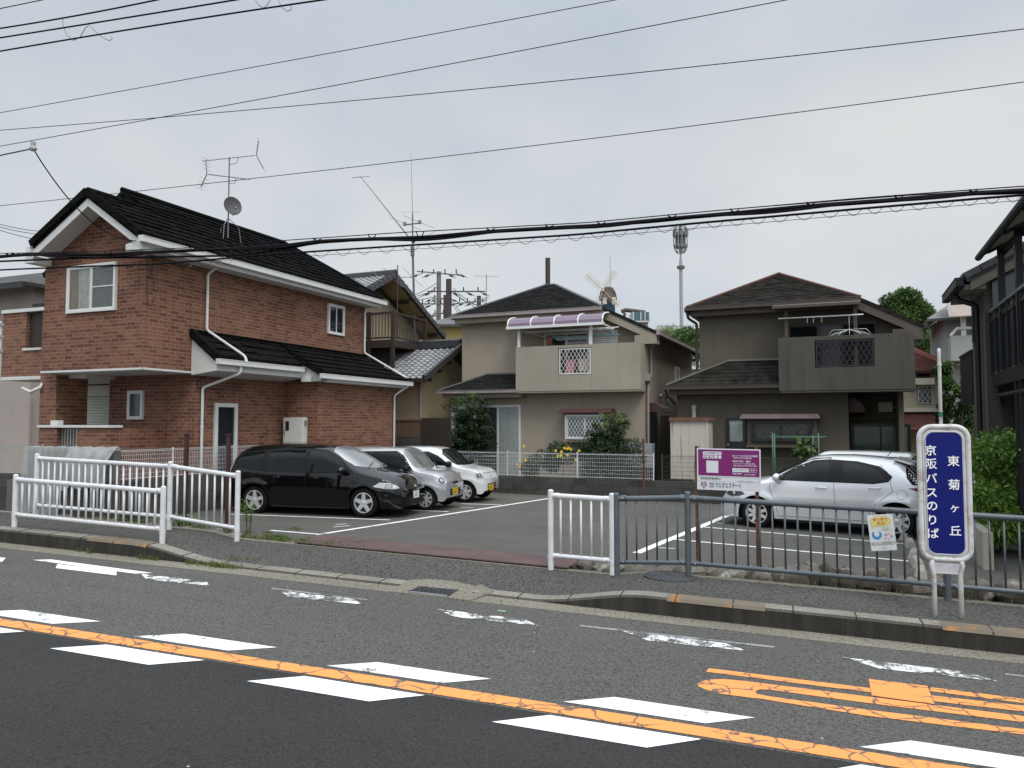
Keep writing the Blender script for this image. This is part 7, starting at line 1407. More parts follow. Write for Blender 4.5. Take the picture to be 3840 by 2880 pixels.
# dark house close on the right
HRb = Fr(9.07, 14.64, 0, 23.5); hy, hx = HRb.hy, HRb.hx; t = thing('dark_house', 'dark brown ribbed house with black balcony at the right edge', 'house', HRb.o, -HRb.a)
SID = NB('ribbed_siding'); uvv = SID.uv(); s_ = SID.n('ShaderNodeSeparateXYZ'); SID.l(uvv, s_.inputs[0]); rb = SID.math('FRACT', SID.math('MULTIPLY', s_.outputs[1], 14)); SID.base(SID.mix(SID.ramp(rb, (.0, 1), (.3, 0)), (.075, .06, .053), (.028, .024, .021))); SID.set(Roughness=.85); SID.bump(rb, .5, .01); SID = SID.m
DK = M('near_black_paint', (.01, .011, .012), .5, var=.15, **{'Specular IOR Level': .3}); BLU = M('dark_blue_panel', (.009, .012, .016), .4, var=.15, vs=2, **{'Specular IOR Level': .3})
xo, yo = -.36, -.3; ze_ = hy(3637, 1040, yo)[1]; sl_ = (hy(3838, 925, yo)[1]-ze_)/(hy(3838, 925, yo)[0]-xo); yF = hx(3562, 1122, xo)[0]; yW = yF-.3; D_ = 7
MB().box(0, D_, 0, yW, -.6, ze_+.1).solid([(0, 0, ze_), (D_, 0, ze_), (D_, 0, ze_+sl_*D_)], [(0, .3, ze_), (D_, .3, ze_), (D_, .3, ze_+sl_*D_)]).build('wall', SID, t)
zr_ = ze_+sl_*(D_-xo); r = MB(); r.slab([(xo, yF, ze_), (xo, yo, ze_), (D_, yo, zr_), (D_, yF, zr_)], .1); r.build('roof', TILED, t); r = MB()
for k in range(14): y_ = yo+.05+k*(yF-yo)/14; r.tube([(xo-.02, y_, ze_+.04), (D_, y_, zr_+.04)], .05, 6)
for k in range(24): x_ = xo+.27*k; r.beam((x_, yo-.02, ze_+sl_*(x_-xo)+.03), (x_+.26, yo-.02, ze_+sl_*(x_+.26-xo)+.015), .08, .12)
r.build('eave_tiles', TILED, t); gutter(t, [(xo-.08, yo-.02, ze_-.08), (xo-.08, yF, ze_-.08)], DK, .14, .16)
c = MB(); n_ = [Vector((x_, yo+.02, ze_+sl_*(x_-xo)-.1)) for x_ in (xo+.1, D_)]; c.solid([n_[0], n_[1], n_[1]-Vector((0, 0, .2)), n_[0]-Vector((0, 0, .2))], [q+Vector((0, .04, 0)) for q in (n_[0], n_[1], n_[1]-Vector((0, 0, .2)), n_[0]-Vector((0, 0, .2)))]); c.box(xo, 0, yo+.06, yF-.1, ze_-.22, ze_-.12); c.build('bargeboard', M('board_olive', (.13, .12, .095), .7), t)
ms = left(0); yq = hx(3684, 1300)[0]; pipe(t, [(xo-.06, yq+.25, ze_-.15), (xo-.0, yq+.2, ze_-.3), (-.08, yq, ze_-.45), (-.08, yq, -.5)], DK, .05); ys = hx(3652, 1200)[0]; pbox(MB(), ms, ys-.1, ys+.1, hx(3652, 1285)[1], hx(3652, 1130)[1], -.01, .03).build('slit_window', DK, t)
# balcony in front of the gable
xb = hy(3718, 1200, -.04)[0]; yb0, yN = -.03, -5.0; zt_ = hy(3716, 1172, -.04)[1]; zf_ = hy(3722, 1402, -.04)[1]; MB().box(xb, xb+4, yN, yb0, zf_-.24, zf_).build('balcony_floor', DK, t); b = MB(); n = 9
for k in range(n+1): y_ = yb0+(yN-yb0)*k/n; b.box(xb-.03, xb+.03, y_-.03, y_+.03, zf_, zt_)
b.box(xb-.02, xb+.03, yN, yb0, zt_-.2, zt_-.13); b.pieces('balcony_post', DK, t); MB().box(xb-.05, xb+.05, yN, yb0+.05, zt_-.02, zt_+.03).build('balcony_handrail', M('pale_handrail', (.22, .23, .24), .35, .5), t); MB().box(xb+.005, xb+.02, yN, yb0, zf_+.04, zt_-.2).build('balcony_panels', BLU, t)
MB().box(xb+.03, 6, -.04, -.02, zf_, ze_+.1).build('dark_window', DGL, t)
xa = xb-.25; yc, zc = hx(3676, 962, xa); b = MB(); b.solid([(xa, yc, zc), (xa, yN, zc), (xa+3, yN, zc+1.5), (xa+3, yc, zc+1.5)], [(xa, yc, zc+.08), (xa, yN, zc+.08), (xa+3, yN, zc+1.58), (xa+3, yc, zc+1.58)]); b.tube([(xa-.03, yc+.02, zc-.02), (xa-.03, yN, zc-.02)], .06, 8); b.tube([(xa+.32, yc-.1, zc-.0), (xa+.32, yN, zc-.0)], .06, 8); b.build('balcony_roof', DK, t); b = MB()
for k in range(4): y_ = hx(3757, 1100, xb)[0]-k*1.5; b.box(xb-.05, xb+.05, y_-.05, y_+.05, zf_, zc+.12); b.beam((xa+.05, y_, zc+.0), (xa+2.9, y_, zc+1.42), .07, .09)
b.pieces('balcony_roof_post', DK, t); MB().slab([(xa+.02, yc-.02, zc-.01), (xa+2.9, yc-.02, zc+1.43), (xa+2.9, yN, zc+1.43), (xa+.02, yN, zc-.01)], .012).build('roof_sheet', M('cream_sheet', (.3, .29, .22), .6), t)
b = MB()
for px_ in (3816, 3834): y_ = hx(px_, 1500, xb+.05)[0]; b.tube([(xb+.05, y_, zf_-.2), (xb+.05, y_, -.6)], .045, 8)
b.tube([(xb+.05, yb0-.2, zf_-.42), (xb+.05, yN, zf_-.42)], .04, 8); b.beam((xb+.1, -.05, zf_-.3), (xb+.1, -1.1, zf_-1.9), .07, .1); b.build('balcony_props', DK, t); MB().box(xb+.3, 6, -.3, -.25, -.5, zf_-.3).build('ground_floor_screen', BLU, t)
yk = yW; b = MB(); b.box(.1, .6, 2.6, 4.5, 2.65, 2.85); b.box(.1, .14, 2.6, 4.5, 2.85, 3.78); b.box(.14, .6, 2.6, 2.64, 2.85, 3.78); b.box(.08, .6, 2.58, 4.5, 3.78, 3.84); b.build('rear_balcony', DK, t); MB().box(.5, 8, yW+.05, yW+4, -.6, ze_-1.0).build('rear_wall', SID, t)
# low retaining wall beside the dark house
wq0, wq1 = HRb.W(-.55, 2.0, 0), HRb.W(-.55, -3.4, 0); wall('retaining_wall', 'pale concrete retaining wall below the bush at right', wq0, wq1, -.5, .55, .14, CONC)
# red roofed house and pale house behind
fr2 = Fr(16.5, 36, .6, 23.5); hy = fr2.hy; t = thing('red_roof_house', 'cream house with red brown tiled roof between brown house and bus sign pole', 'house', fr2.o, -fr2.a); a0 = hy(3425, 1500)[0]-3; a1 = hy(3545, 1500)[0]; z1_ = hy(3480, 1392)[1]-.6; MB().box(a0, a1, 0, 7, -1, z1_).build('wall', stucco('cream_wall', (.42, .37, .27), .2), t); RED_R = shingle('red_tile', (.11, .05, .042), .27, .3, .3); r = MB(); zr_ = hy(3460, 1290, 3)[1]-.6; r.slab([(a0-.5, -.6, z1_), (a1+.6, -.6, z1_), (a1-1.6, 3.2, zr_), (a0-.5, 3.2, zr_)], .15); r.slab([(a1+.6, -.6, z1_), (a1+.6, 7.6, z1_), (a1-1.6, 3.2, zr_)], .15); r.slab([(a0-.5, 7.6, z1_), (a0-.5, 3.2, zr_), (a1-1.6, 3.2, zr_), (a1+.6, 7.6, z1_)], .15); r.build('roof', RED_R, t); c = MB().beam((a1+.6, -.6, z1_+.05), (a1-1.6, 3.2, zr_+.06), .22, .14); c.beam((a0, 3.2, zr_+.06), (a1-1.6, 3.2, zr_+.06), .22, .14); c.build('ridge_cap', M('red_ridge_tile', (.3, .1, .07), .5, var=.2), t)
q = lambda px, py: (hy(px, py)[0], hy(px, py)[1]-.6); m = front(0); window(t, m, q(3440, 1400)[0], q(3488, 1400)[0], q(3460, 1416)[1], q(3460, 1385)[1], pane=DGL, fmat=BRZ, sashes=1); pbox(MB(), m, q(3440, 1400)[0]-.4, q(3500, 1400)[0], q(3460, 1444)[1], q(3460, 1420)[1], 0, .5).build('balcony_band', M('cream_trim', (.48, .43, .33), .6), t); window(t, m, q(3440, 1400)[0], q(3492, 1400)[0], q(3460, 1512)[1], q(3460, 1450)[1], pane=TGL, fmat=BRZ); lattice(t, lambda a, b, d=0: m(a, b, d+.1), q(3440, 1400)[0], q(3492, 1400)[0], q(3460, 1512)[1], q(3460, 1450)[1], ALU, .2, .32); r = MB(); zz = q(3460, 1545)[1]; r.slab([(a0, -1.6, zz-.8), (a1+.3, -1.6, zz-.8), (a1+.3, 0, zz), (a0, 0, zz)], .12); r.build('pent_roof', RED_R, t); pbox(MB(), m, a0, a1, zz, q(3460, 1530)[1], 0, .3).build('band', M('cream_trim', (.48, .43, .33), .6), t)
fr3 = Fr(19.5, 33, .8, 23.5); hy = fr3.hy; t = thing('pale_grey_house', 'pale grey house with round canopied balcony seen beside the dark house', 'house', fr3.o, -fr3.a); q = lambda px, py, y=0: (hy(px, py, y)[0], hy(px, py, y)[1]-.8); GW = stucco('pale_grey_wall', (.36, .36, .35), .25); a0 = q(3548, 1200)[0]; zt_ = q(3560, 1190)[1]; MB().box(a0, a0+8, 0, 7, -1.5, zt_+.2).build('wall', GW, t); r = MB(); z9 = q(3498, 1226, -.7)[1]; r.slab([(a0-.8, -.7, zt_-.1), (a0+9, -.7, zt_-.1), (a0+7, 3.3, zt_+2.0), (a0+1.9, 3.3, zt_+2.0)], .12); r.slab([(a0-.8, 7.5, zt_-.1), (a0-.8, -.7, zt_-.1), (a0+1.9, 3.3, zt_+2)], .12); r.build('roof', M('grey_roof_sheet', (.17, .165, .165), .6, var=.2), t)
b0 = q(3566, 1300, -1.2)[0]; zb_, zt2 = q(3600, 1325, -1.2)[1], q(3600, 1258, -1.2)[1]; MB().box(b0, b0+4, -1.2, 0, zb_-.3, zt2).build('balcony_wall', GW, t); c = MB().tube([(b0, -1.15, zt2+.0), (b0+.25, -1.15, zt2+.3), (b0+4, -1.15, zt2+.3)], .07, 8); x_ = q(3614, 1250, -1.1)[0]; c.box(x_-.09, x_+.09, -1.15, -1.0, zt2, zt_+.1); c.build('balcony_rail', TRIM, t, smooth=35); n = 8; c = MB()
for i in range(n): 
    f0, f1 = i/n, (i+1)/n; g0 = lambda f_: Vector((b0-.1, -1.7+1.7*f_, zt_-.2+1.0*sin(f_*pi/2)))
    c.solid([g0(f0), g0(f1), g0(f1)+Vector((0, 0, .04)), g0(f0)+Vector((0, 0, .04))], [v_+Vector((4, 0, 0)) for v_ in (g0(f0), g0(f1), g0(f1)+Vector((0, 0, .04)), g0(f0)+Vector((0, 0, .04)))])
c.build('round_canopy', M('canopy_beige', (.3, .25, .21), .5), t)
# yellow house far behind
fy = Fr(-9.5, 52, 2, 20); hy = fy.hy; t = thing('yellow_house', 'yellow house with grey roof behind the utility poles', 'house', fy.o, -fy.a); a0, a1 = hy(1625, 1250)[0], hy(1760, 1250)[0]; z1_ = hy(1690, 1214)[1]-2; MB().box(a0, a1+2, 0, 8, -3, z1_).build('wall', stucco('yellow_wall', (.5, .4, .16), .15), t); r = MB(); zr_ = hy(1640, 1176, 3)[1]-2; r.slab([(a0-.6, -.7, z1_), (a1+2.5, -.7, z1_-.3), (a1, 4, zr_-.2), (a0+.5, 4, zr_)], .15); r.slab([(a0-.6, 8, z1_), (a0-.6, -.7, z1_), (a0+.5, 4, zr_)], .15); r.build('roof', M('grey_roof', (.13, .13, .135), .6, var=.2), t)

# ================================================================== utility poles and wires in the background
CONP = M('pole_concrete', (.16, .155, .15), .8, var=.15); CONPD = M('pole_brown', (.06, .045, .04), .75, var=.2); INS = M('insulator', (.035, .03, .032), .4, var=.2)
def upole(label, px, py_top, Y, zb_, r, mat, arms, insul=True):
    q = AY(px, py_top, Y); t = thing('utility_pole', label, 'utility pole', (q.x, Y, zb_), 0, 'utility poles behind the houses'); h_ = q.z-zb_; MB().tube([(0, 0, 0), (0, 0, h_)], [r*1.25, r], 10).build('pole', mat, t, smooth=40)
    for k, (x0, x1, dy, tilt) in enumerate(arms):
        m = MB(); m.beam((x0, -.15, h_-dy-tilt), (x1, -.15, h_-dy+tilt), .08, .08); m.build('crossarm', mat if k else CONP, t)
        if insul:
            i_ = MB()
            for s in range(4): x = x0+(x1-x0)*(s+.5)/4; i_.tube([(x, -.2, h_-dy), (x, -.2, h_-dy+.3)], .05, 6); i_.tube([(x, -.2, h_-dy), (x+(.8 if x > 0 else -.8), -.6, h_-dy-.4)], .025, 5); i_.tube([(x+(.35 if x > 0 else -.35), -.4, h_-dy-.18), (x+(.6 if x > 0 else -.6), -.5, h_-dy-.3)], .075, 6)
            i_.build('insulators', INS, t)
    return t, h_
upole('pale concrete utility pole, tallest of the group behind tiled house', 1646, 1019, 56, 2, .16, CONP, [(-1.6, 1.7, .15, -.15), (-1.4, .4, 2.4, 0)])
p2, h2 = upole('dark brown utility pole with transformer beside the yellow house', 1683, 1047, 54, 2, .2, CONPD, [(-.2, 3.6, 3.0, .2), (-1.5, 2.6, .9, 0)]); MB().tube([(.35, -.3, h2-13.2+2.2), (.35, -.3, h2-13.2+4.6)], .0+.55, 12).build('transformer', M('transformer_grey', (.26, .28, .29), .5), p2, smooth=40); zT = AY(1693, 1290, 54).z-2
upole('thin brown utility pole half hidden between the two tall poles', 1669, 1107, 66, 2, .14, CONPD, [(-1.1, .6, .3, 0), (-1, .4, 1.6, 0)]); upole('short utility pole at left edge of the beige house roof', 1796, 1110, 60, 2, .17, CONPD, [(-1.8, .6, .5, .15)])
q = AY(1824, 1030, 45); t = thing('tv_antenna', 'small antenna on a thin mast left of the beige house roof', 'antenna', (q.x, 45, 3)); h_ = q.z-3; MB().tube([(0, 0, 0), (0, 0, h_)], .025, 6).build('mast', ALUM, t); m = MB(); yagi(m, (0, 0, h_-.1), (.9, .2, 0), 8, 1.4, .9); yagi(m, (0, 0, h_-1.4), (.2, .9, .3), 5, .7, .5); m.build('elements', ALUM, t)
def wire(label, pts, r, mat=None, n=18, sag=0, name='power_line', cat='power line', grp=None):
    pts = [Vector(p) for p in pts]; out = []
    if len(pts) == 2:
        for i in range(n+1): f_ = i/n; p = pts[0]*(1-f_)+pts[1]*f_; p.z -= sag*4*f_*(1-f_); out.append(p)
    else: out = pts
    c = out[len(out)//2].copy(); o = MB().tube([p-c for p in out], r, 5).build(name, mat or BLK, smooth=True); o.location = c; return tag(o, label, cat, grp)
WG = 'far wires strung between the background poles'
k = 0
for (a, Ya), (b, Yb) in ((((1640, 1060), 56), ((1300, 1150), 40)), (((1640, 1075), 56), ((1300, 1175), 40)), (((1625, 1090), 56), ((1300, 1120), 60)), (((1640, 1110), 56), ((1300, 1112), 62)), (((1700, 1080), 54), ((1960, 1170), 30)), (((1700, 1090), 54), ((1960, 1185), 32)), (((1700, 1100), 54), ((1900, 1130), 40)), (((1690, 1115), 54), ((1850, 1240), 34)), (((1690, 1125), 54), ((1840, 1260), 34)), (((1650, 1180), 56), ((1500, 1215), 40))):
    wire('thin far wire strung from the background utility poles', [AY(*a, Ya), AY(*b, Yb)], .022, BLK, sag=.5, grp=WG)
for y0, y1 in ((832, 868), (842, 880), (850, 905)): wire('thin wire behind the left eave of brick house', [AY(-60, y0-8, 40), AY(215, y1, 55)], .02, BLK, sag=.2, grp='wires behind the brick house eave')
# windmill
q = AY(2280, 1165, 78); t = thing('windmill', 'small decorative blue windmill with brown cap and lattice sails behind beige house', 'windmill', (q.x, 78, q.z-4)); kx = 78/F; WX = lambda px, py: ((px-2280)*kx, AY(px, py, 78).z-t.location.z)
b = MB(); x0, z0 = WX(2250, 1165); x1, z1 = WX(2254, 1118); b.tube([(0, 0, z0-5), (0, 0, z1)], [abs(x0)*1.15, abs(x1)*1.02], 8); b.build('tower', M('mill_blue', (.012, .05, .085), .6, var=.3), t); b = MB(); zc0, zc1 = WX(0, 1120)[1], WX(0, 1076)[1]; b.lathe([(.93, zc0-.15), (.9, zc0+.2), (.78, zc0+.7), (.55, zc1-.12), (.25, zc1)], n=12); b.build('cap', M('mill_brown', (.05, .035, .03), .7, var=.2), t)
WD = M('sail_wood', (.45, .38, .27), .7, var=.2); hubx, hubz = WX(2256, 1095); hub = Vector((hubx, -1.25, hubz)); MB().tube([(hubx, -.6, hubz), (hubx, -1.35, hubz)], .16, 8).build('sail_hub', WD, t)
for ex_, ey_ in ((2208, 1052), (2302, 1026), (2306, 1145), (2238, 1140+8)):
    tx, tz = WX(ex_, ey_); d = Vector((tx-hubx, 0, tz-hubz)); L = 2.25; d = d.normalized(); n_ = Vector((-d.z, 0, d.x)); s = MB().beam(hub, hub+d*L, .07, .06, (0, 1, 0))
    for j in range(5): o_ = -.32+.16*j; s.beam(hub+d*.35+n_*o_, hub+d*L+n_*o_, .02, .02, (0, 1, 0))
    for j in range(10): s.beam(hub+d*(.4+.2*j)-n_*.34, hub+d*(.4+.2*j)+n_*.34, .018, .02, (0, 1, 0))
    s.build('sail', WD, t)
for px_ in (2264, 2298): x_, z_ = WX(px_, 1133); MB().box(x_-.2, x_+.2, -1.0, -.8, z_-.35, z_+.35).build('window', M('mill_window', (.6, .57, .5), .5), t)
MB().tube([(.25, 0, zc1-.1), (.25, 0, WX(0, 957)[1])], .025, 6).build('lightning_rod', ALUM, t)
# cell tower
Yc = 150; q = AY(2556, 1250, Yc); t = thing('cell_tower', 'tall grey cylindrical phone mast with caged antenna head', 'phone mast', (q.x, Yc, 8)); Z = lambda py: AY(2556, py, Yc).z-8; CT = M('mast_grey', (.3, .31, .33), .6, var=.08); kx = Yc/F; MB().tube([(0, 0, 0), (0, 0, Z(1010)), (0, 0, Z(980)), (0, 0, Z(960)), (0, 0, Z(925))], [7*kx, 6.5*kx, 6*kx, 3.2*kx, 2.8*kx], 16).build('shaft', CT, t, smooth=40); CT2 = M('mast_dark', (.12, .125, .13), .6); R = 25*kx; c = MB()
for py in (925, 880): c.lathe([(R*.4, Z(py)-.2), (R, Z(py)-.2), (R, Z(py)+.35), (R*.4, Z(py)+.35)], n=18)
c.lathe([(6*kx, Z(1007)), (15*kx, Z(1007)), (15*kx, Z(1007)+.3), (6*kx, Z(1007)+.3)], n=16); c.lathe([(14.6*kx, Z(1000)), (15*kx, Z(1000)), (15*kx, Z(998)), (14.6*kx, Z(998))], n=16); c.build('platforms', CT2, t); c = MB()
for k in range(12): a_ = 2*pi*k/12; e = Vector((cos(a_), sin(a_), 0)); c.tube([e*.6+Vector((0, 0, Z(950))), e*R*.8+Vector((0, 0, Z(940))), e*R*1.05+Vector((0, 0, Z(922))), e*R*1.05+Vector((0, 0, Z(865))), e*R*.75+Vector((0, 0, Z(845)))], .09, 5)
c.build('cage', CT, t); c = MB()
for k in range(9): a_ = 2*pi*k/9+.3; c.box(R*1.05*cos(a_)-.14, R*1.05*cos(a_)+.14, R*1.05*sin(a_)-.14, R*1.05*sin(a_)+.14, Z(888), Z(860))
for k in range(7): a_ = 2*pi*k/7; c.box(R*.6*cos(a_)-.14, R*.6*cos(a_)+.14, R*.6*sin(a_)-.14, R*.6*sin(a_)+.14, Z(920), Z(885))
c.tube([(0, 0, Z(925)), (0, 0, Z(845))], .22, 8); c.build('antenna_panels', CT2, t)
# green glass rooftop box and white flats
Yg = 92; q = AY(2405, 1190, Yg); kx = Yg/F; t = thing('glass_lift_tower', 'green glass rooftop box behind the beige house roof', 'building', (q.x, Yg, q.z-6)); z_ = lambda py: AY(2405, py, Yg).z-t.location.z; MB().box(-30*kx, 30*kx, 0, 3, z_(1203), z_(1170)).build('glass_box', glassmat('green_lift_glass', (.05, .11, .12), .1, 1.5), t); c = MB()
for x_ in (-30, -2, 14, 30): c.box(x_*kx-.06, x_*kx+.06, -.08, 3.05, z_(1203), z_(1169))
c.box(-30*kx, 30*kx, -.05, 3, z_(1208), z_(1203))
c.build('steel_frame', M('frame_white', (.5, .5, .5), .5), t); c = MB().tube([(-70*kx, 1, z_(1164)), (-55*kx, 1, z_(1158)), (20*kx, 1, z_(1167))], 8*kx, 10); c.box(-62*kx, -56*kx, .5, 1.5, 0, z_(1170)); c.build('duct', M('duct_brown', (.06, .05, .047), .7), t, smooth=40); c = MB().box(-70*kx, 28*kx, .5, 4, -5, z_(1205)); c.build('lower_block', GW, t)
Yw = 125; q = AY(2530, 1255, Yw); kx = Yw/F; t = thing('white_flats', 'long white flat roofed building on the hill between the two houses', 'building', (q.x, Yw, q.z-12)); z_ = lambda py: AY(2530, py, Yw).z-t.location.z; c = MB().box(-70*kx, 110*kx, 0, 12, 0, z_(1240)); c.build('wall', M('flats_white', (.52, .52, .5), .7, var=.08), t); MB().box(-72*kx, 112*kx, -.6, 12.5, z_(1240), z_(1233)).build('roof_slab', M('flats_roof', (.4, .4, .39), .7), t); c = MB()
for k in range(12): x_ = (-60+14*k)*kx; c.box(x_-.2, x_+.2*kx*20, -.1, 0, z_(1268), z_(1252))
c.pieces('window', DGL, t); c = MB()
for k in range(20): c.tube([((-65+9*k)*kx, 0, z_(1233)), ((-65+9*k)*kx, 0, z_(1222))], .05, 4)
c.tube([(-65*kx, 0, z_(1222)), (106*kx, 0, z_(1222))], .05, 4); c.build('roof_railing', CT2, t)

# ================================================================== overhead lines along the street
CAB = M('cable_black', (.006, .005, .007), .7, var=0, **{'Specular IOR Level': .1})
def on_v(px, py, v): return onv(px, py, v)
def skyline(label, pts, v, r, name='power_line', mat=None, grp=None):
    P3 = [on_v(*p, v) for p in pts]; out = []
    n = 40; xs_ = [p[0] for p in pts]
    for i in range(n+1):
        x = xs_[0]+(xs_[-1]-xs_[0])*i/n
        if len(pts) == 3:
            (a, fa), (b, fb), (c, fc) = pts; y = fa*(x-b)*(x-c)/((a-b)*(a-c))+fb*(x-a)*(x-c)/((b-a)*(b-c))+fc*(x-a)*(x-b)/((c-a)*(c-b))
        else: y = lerp(pts, x)
        out.append(on_v(x, y, v))
    return wire(label, out, r, mat or CAB, name=name, grp=grp), out
k_ = 1.736
skyline('upper thin wire crossing the sky from left edge to top centre', [(-250, 467), (1070, 230), (2620, -60)], 10.4, .0062)
skyline('thin wire crossing the sky that meets the terminal box over brick house', [(-100, 566), (1500, 275), (3100, -30)], 10.0, .0062)
skyline('flattest thin wire crossing the whole sky, cutting two others', [(-100, 496), (1700, 342), (3950, 95)], 10.4, .0062)
skyline('lowest thin wire crossing the sky over the brick roof ridge', [(-100, 782), (1500, 606), (3950, 292)], 10.7, .0058)
for lab, pts in (('short thin wire across the top left corner', [(-150, 62), (0, 32), (250, -20)]), ('upper of the three heavy wires at top left', [(-150, 128), (250, 65), (700, -25)]), ('middle of the three heavy wires at top left', [(-150, 165), (400, 78), (1000, -20)]), ('lowest of the three heavy wires at top left', [(-150, 218), (600, 92), (1400, -28)])): skyline(lab, pts, 7.6, .011 if 'heavy' in lab else .007)
def on7(pts): return [on_v(*p, 7.6) for p in pts]
wire('thin looping jumper hanging from the heavy wires at top left', on7([(235, 62), (236, 95), (250, 130), (275, 152), (300, 140), (320, 105), (333, 95), (350, 110), (380, 138), (410, 153), (421, 145), (418, 135)]), .005, M('jumper_grey', (.2, .2, .2), .5), name='jumper_wire')
wire('small looping jumper at the top edge of the sky', on7([(955, -5), (970, 20), (990, 30), (1005, 15), (1015, -5)]), .005, M('jumper_grey', (.2, .2, .2), .5), name='jumper_wire'); wire('right looping jumper with a knot under lowest heavy wire', on7([(1042, -5), (1055, 25), (1075, 42), (1088, 40), (1093, 28), (1090, 18)]), .005, M('jumper_grey', (.2, .2, .2), .5), name='jumper_wire')
# bundled telephone cables
t = thing('telephone_cables', 'thick black bundled telephone cables hung on a carrier wire across the street', 'cable', on_v(1920, 870, 10.0)); o0 = t.location
top = [(-120, 952), (0, 950), (300, 945), (700, 930), (1060, 902), (1500, 872), (2200, 835), (2660, 792), (3200, 745), (3600, 715), (3960, 690)]; main = [(-120, 968), (0, 962), (130, 953), (400, 956), (560, 946), (1050, 924), (1190, 905), (1400, 896), (1580, 892), (1840, 868), (2060, 856), (2250, 846), (2520, 820), (2750, 800), (3050, 772), (3380, 748), (3650, 724), (3960, 714)]
def chain(pts, v=10.0, n=90, jit=0, seed=0):
    rr = random.Random(seed); a, b = pts[0][0], pts[-1][0]; return [on_v(a+(b-a)*i/n, smooth_tab(pts, a+(b-a)*i/n, 30)+jit*sin(i*.45+seed)+jit*.6*sin(i*.21+2*seed), v)-o0 for i in range(n+1)]
MB().tube(chain(top), .007, 6).build('carrier_wire', CAB, t, smooth=True); c = MB(); c.tube(chain(main), .028, 8); c.tube(chain(main, 10.02, jit=3.0, seed=1), .018, 7); c.tube(chain([(x, y+4) for x, y in main], 9.98, jit=4.0, seed=3), .016, 7); br_ = [(700, 962), (900, 958), (1100, 935), (1190, 912)]; c.tube(chain([(-120, 985), (300, 968), (600, 964), (900, 958), (1090, 930), (1200, 908)], 10.01, 30), .017, 7); c.build('cable_bundle', CAB, t, smooth=True); h = MB()
for px_ in (36, 60, 230, 405, 745, 770, 1190, 1395, 1575, 1840, 2060, 2255, 2520, 2755, 3040, 3370, 3650):
    a_, b_ = lerp(top, px_), lerp(main, px_)
    for s in (-1, 1): h.tube([on_v(px_, b_+4, 9.97)-o0, on_v(px_+s*7, b_-8, 9.97)-o0, on_v(px_+s*13, a_+6, 10)-o0, on_v(px_+s*14, a_-2, 10)-o0], .008, 5)
h.pieces('hanger', CAB, t)
t = thing('telephone_cable', 'lower telephone cable with a wavy lashing wire under the thick bundle', 'cable', on_v(1920, 900, 9.9)); o0 = t.location; low = [(-120, 1020), (0, 1012), (300, 1000), (600, 990), (1040, 952), (1500, 922), (2160, 880), (2600, 838), (3200, 785), (3700, 742), (3960, 722)]; sub = [(300, 1010), (650, 985), (1160, 960), (1500, 938), (2160, 894), (2700, 848), (3200, 805), (3700, 762), (3960, 740)]
MB().tube(chain(low, 9.9), .0145, 8).build('cable', CAB, t, smooth=True); MB().tube(chain(sub, 9.9), .0036, 5).build('span_wire', CAB, t, smooth=True); n = 420; a, b = 350, 3950; pts = [on_v(a+(b-a)*i/n, smooth_tab(low, a+(b-a)*i/n, 30)+11-(13 if True else 0)*sin(i*.62+.6*sin(i*.11)), 9.88)-o0 for i in range(n+1)]; MB().tube(pts, .0032, 4).build('lashing_wire', CAB, t, smooth=True)
wire('thin wire running close above the telephone bundle at right', [on_v(2900, 772, 10.05), on_v(3400, 733, 10.05), on_v(3960, 700, 10.05)], .006, CAB)
# service drop to the brick house
q = on_v(124, 557, 10.0); t = thing('service_drop', 'black service cable from terminal box down to the corner of brick house', 'cable', q); lq = Lo.W(.1, .15, zq+.45); pts = [q-q, AY(300, 722, q.y+2.2)-q, AY(420, 850, q.y+3.6)-q, lq-q]; out = []
for i in range(25): f_ = i/24; p0 = pts[0].lerp(pts[3], f_); p0.z -= 1.1*4*f_*(1-f_)*.55; out.append(p0)
MB().tube(out, .011, 6).build('cable', CAB, t, smooth=True); MB().tube([(0, 0, 0), on_v(-130, 610, 10.0)-q], .011, 6).build('cable', CAB, t, smooth=True); MB().ball((0, 0, 0), .07, .06, .05).box(-.03, .03, -.03, .03, .03, .12).build('terminal_box', M('junction_grey', (.35, .35, .33), .5), t)

# ================================================================== planting
L_DK = leafmat('leaf_dark', (.012, .028, .01), (.03, .06, .018), (.055, .1, .03)); L_MID = leafmat('leaf_mid', (.03, .07, .016), (.075, .145, .03), (.13, .21, .05)); L_BR = leafmat('leaf_bright', (.07, .15, .02), (.14, .26, .035), (.22, .35, .06)); L_YEL = leafmat('leaf_yellowgreen', (.12, .16, .05), (.2, .25, .09), (.28, .32, .14)); L_RD = leafmat('leaf_reddish', (.06, .075, .03), (.1, .1, .04), (.15, .12, .06)); BARK = M('bark', (.07, .05, .035), .9, var=.3, vs=8); GRS = leafmat('grass_blades', (.06, .09, .02), (.1, .14, .03), (.17, .19, .06))
def leaf(mb, p, d, n, L, w):
    d = d.normalized(); s = d.cross(n).normalized(); u = s.cross(d); o = len(mb.v); mb.v += [p, p+d*L*.5+s*w*.5-u*L*.06, p+d*L-u*L*.12, p+d*L*.5-s*w*.5-u*L*.06]; mb.f += [(o, o+1, o+2), (o, o+2, o+3)]
def rv(rr): 
    while True:
        v = Vector((rr.uniform(-1, 1), rr.uniform(-1, 1), rr.uniform(-1, 1)))
        if .05 < v.length < 1: return v
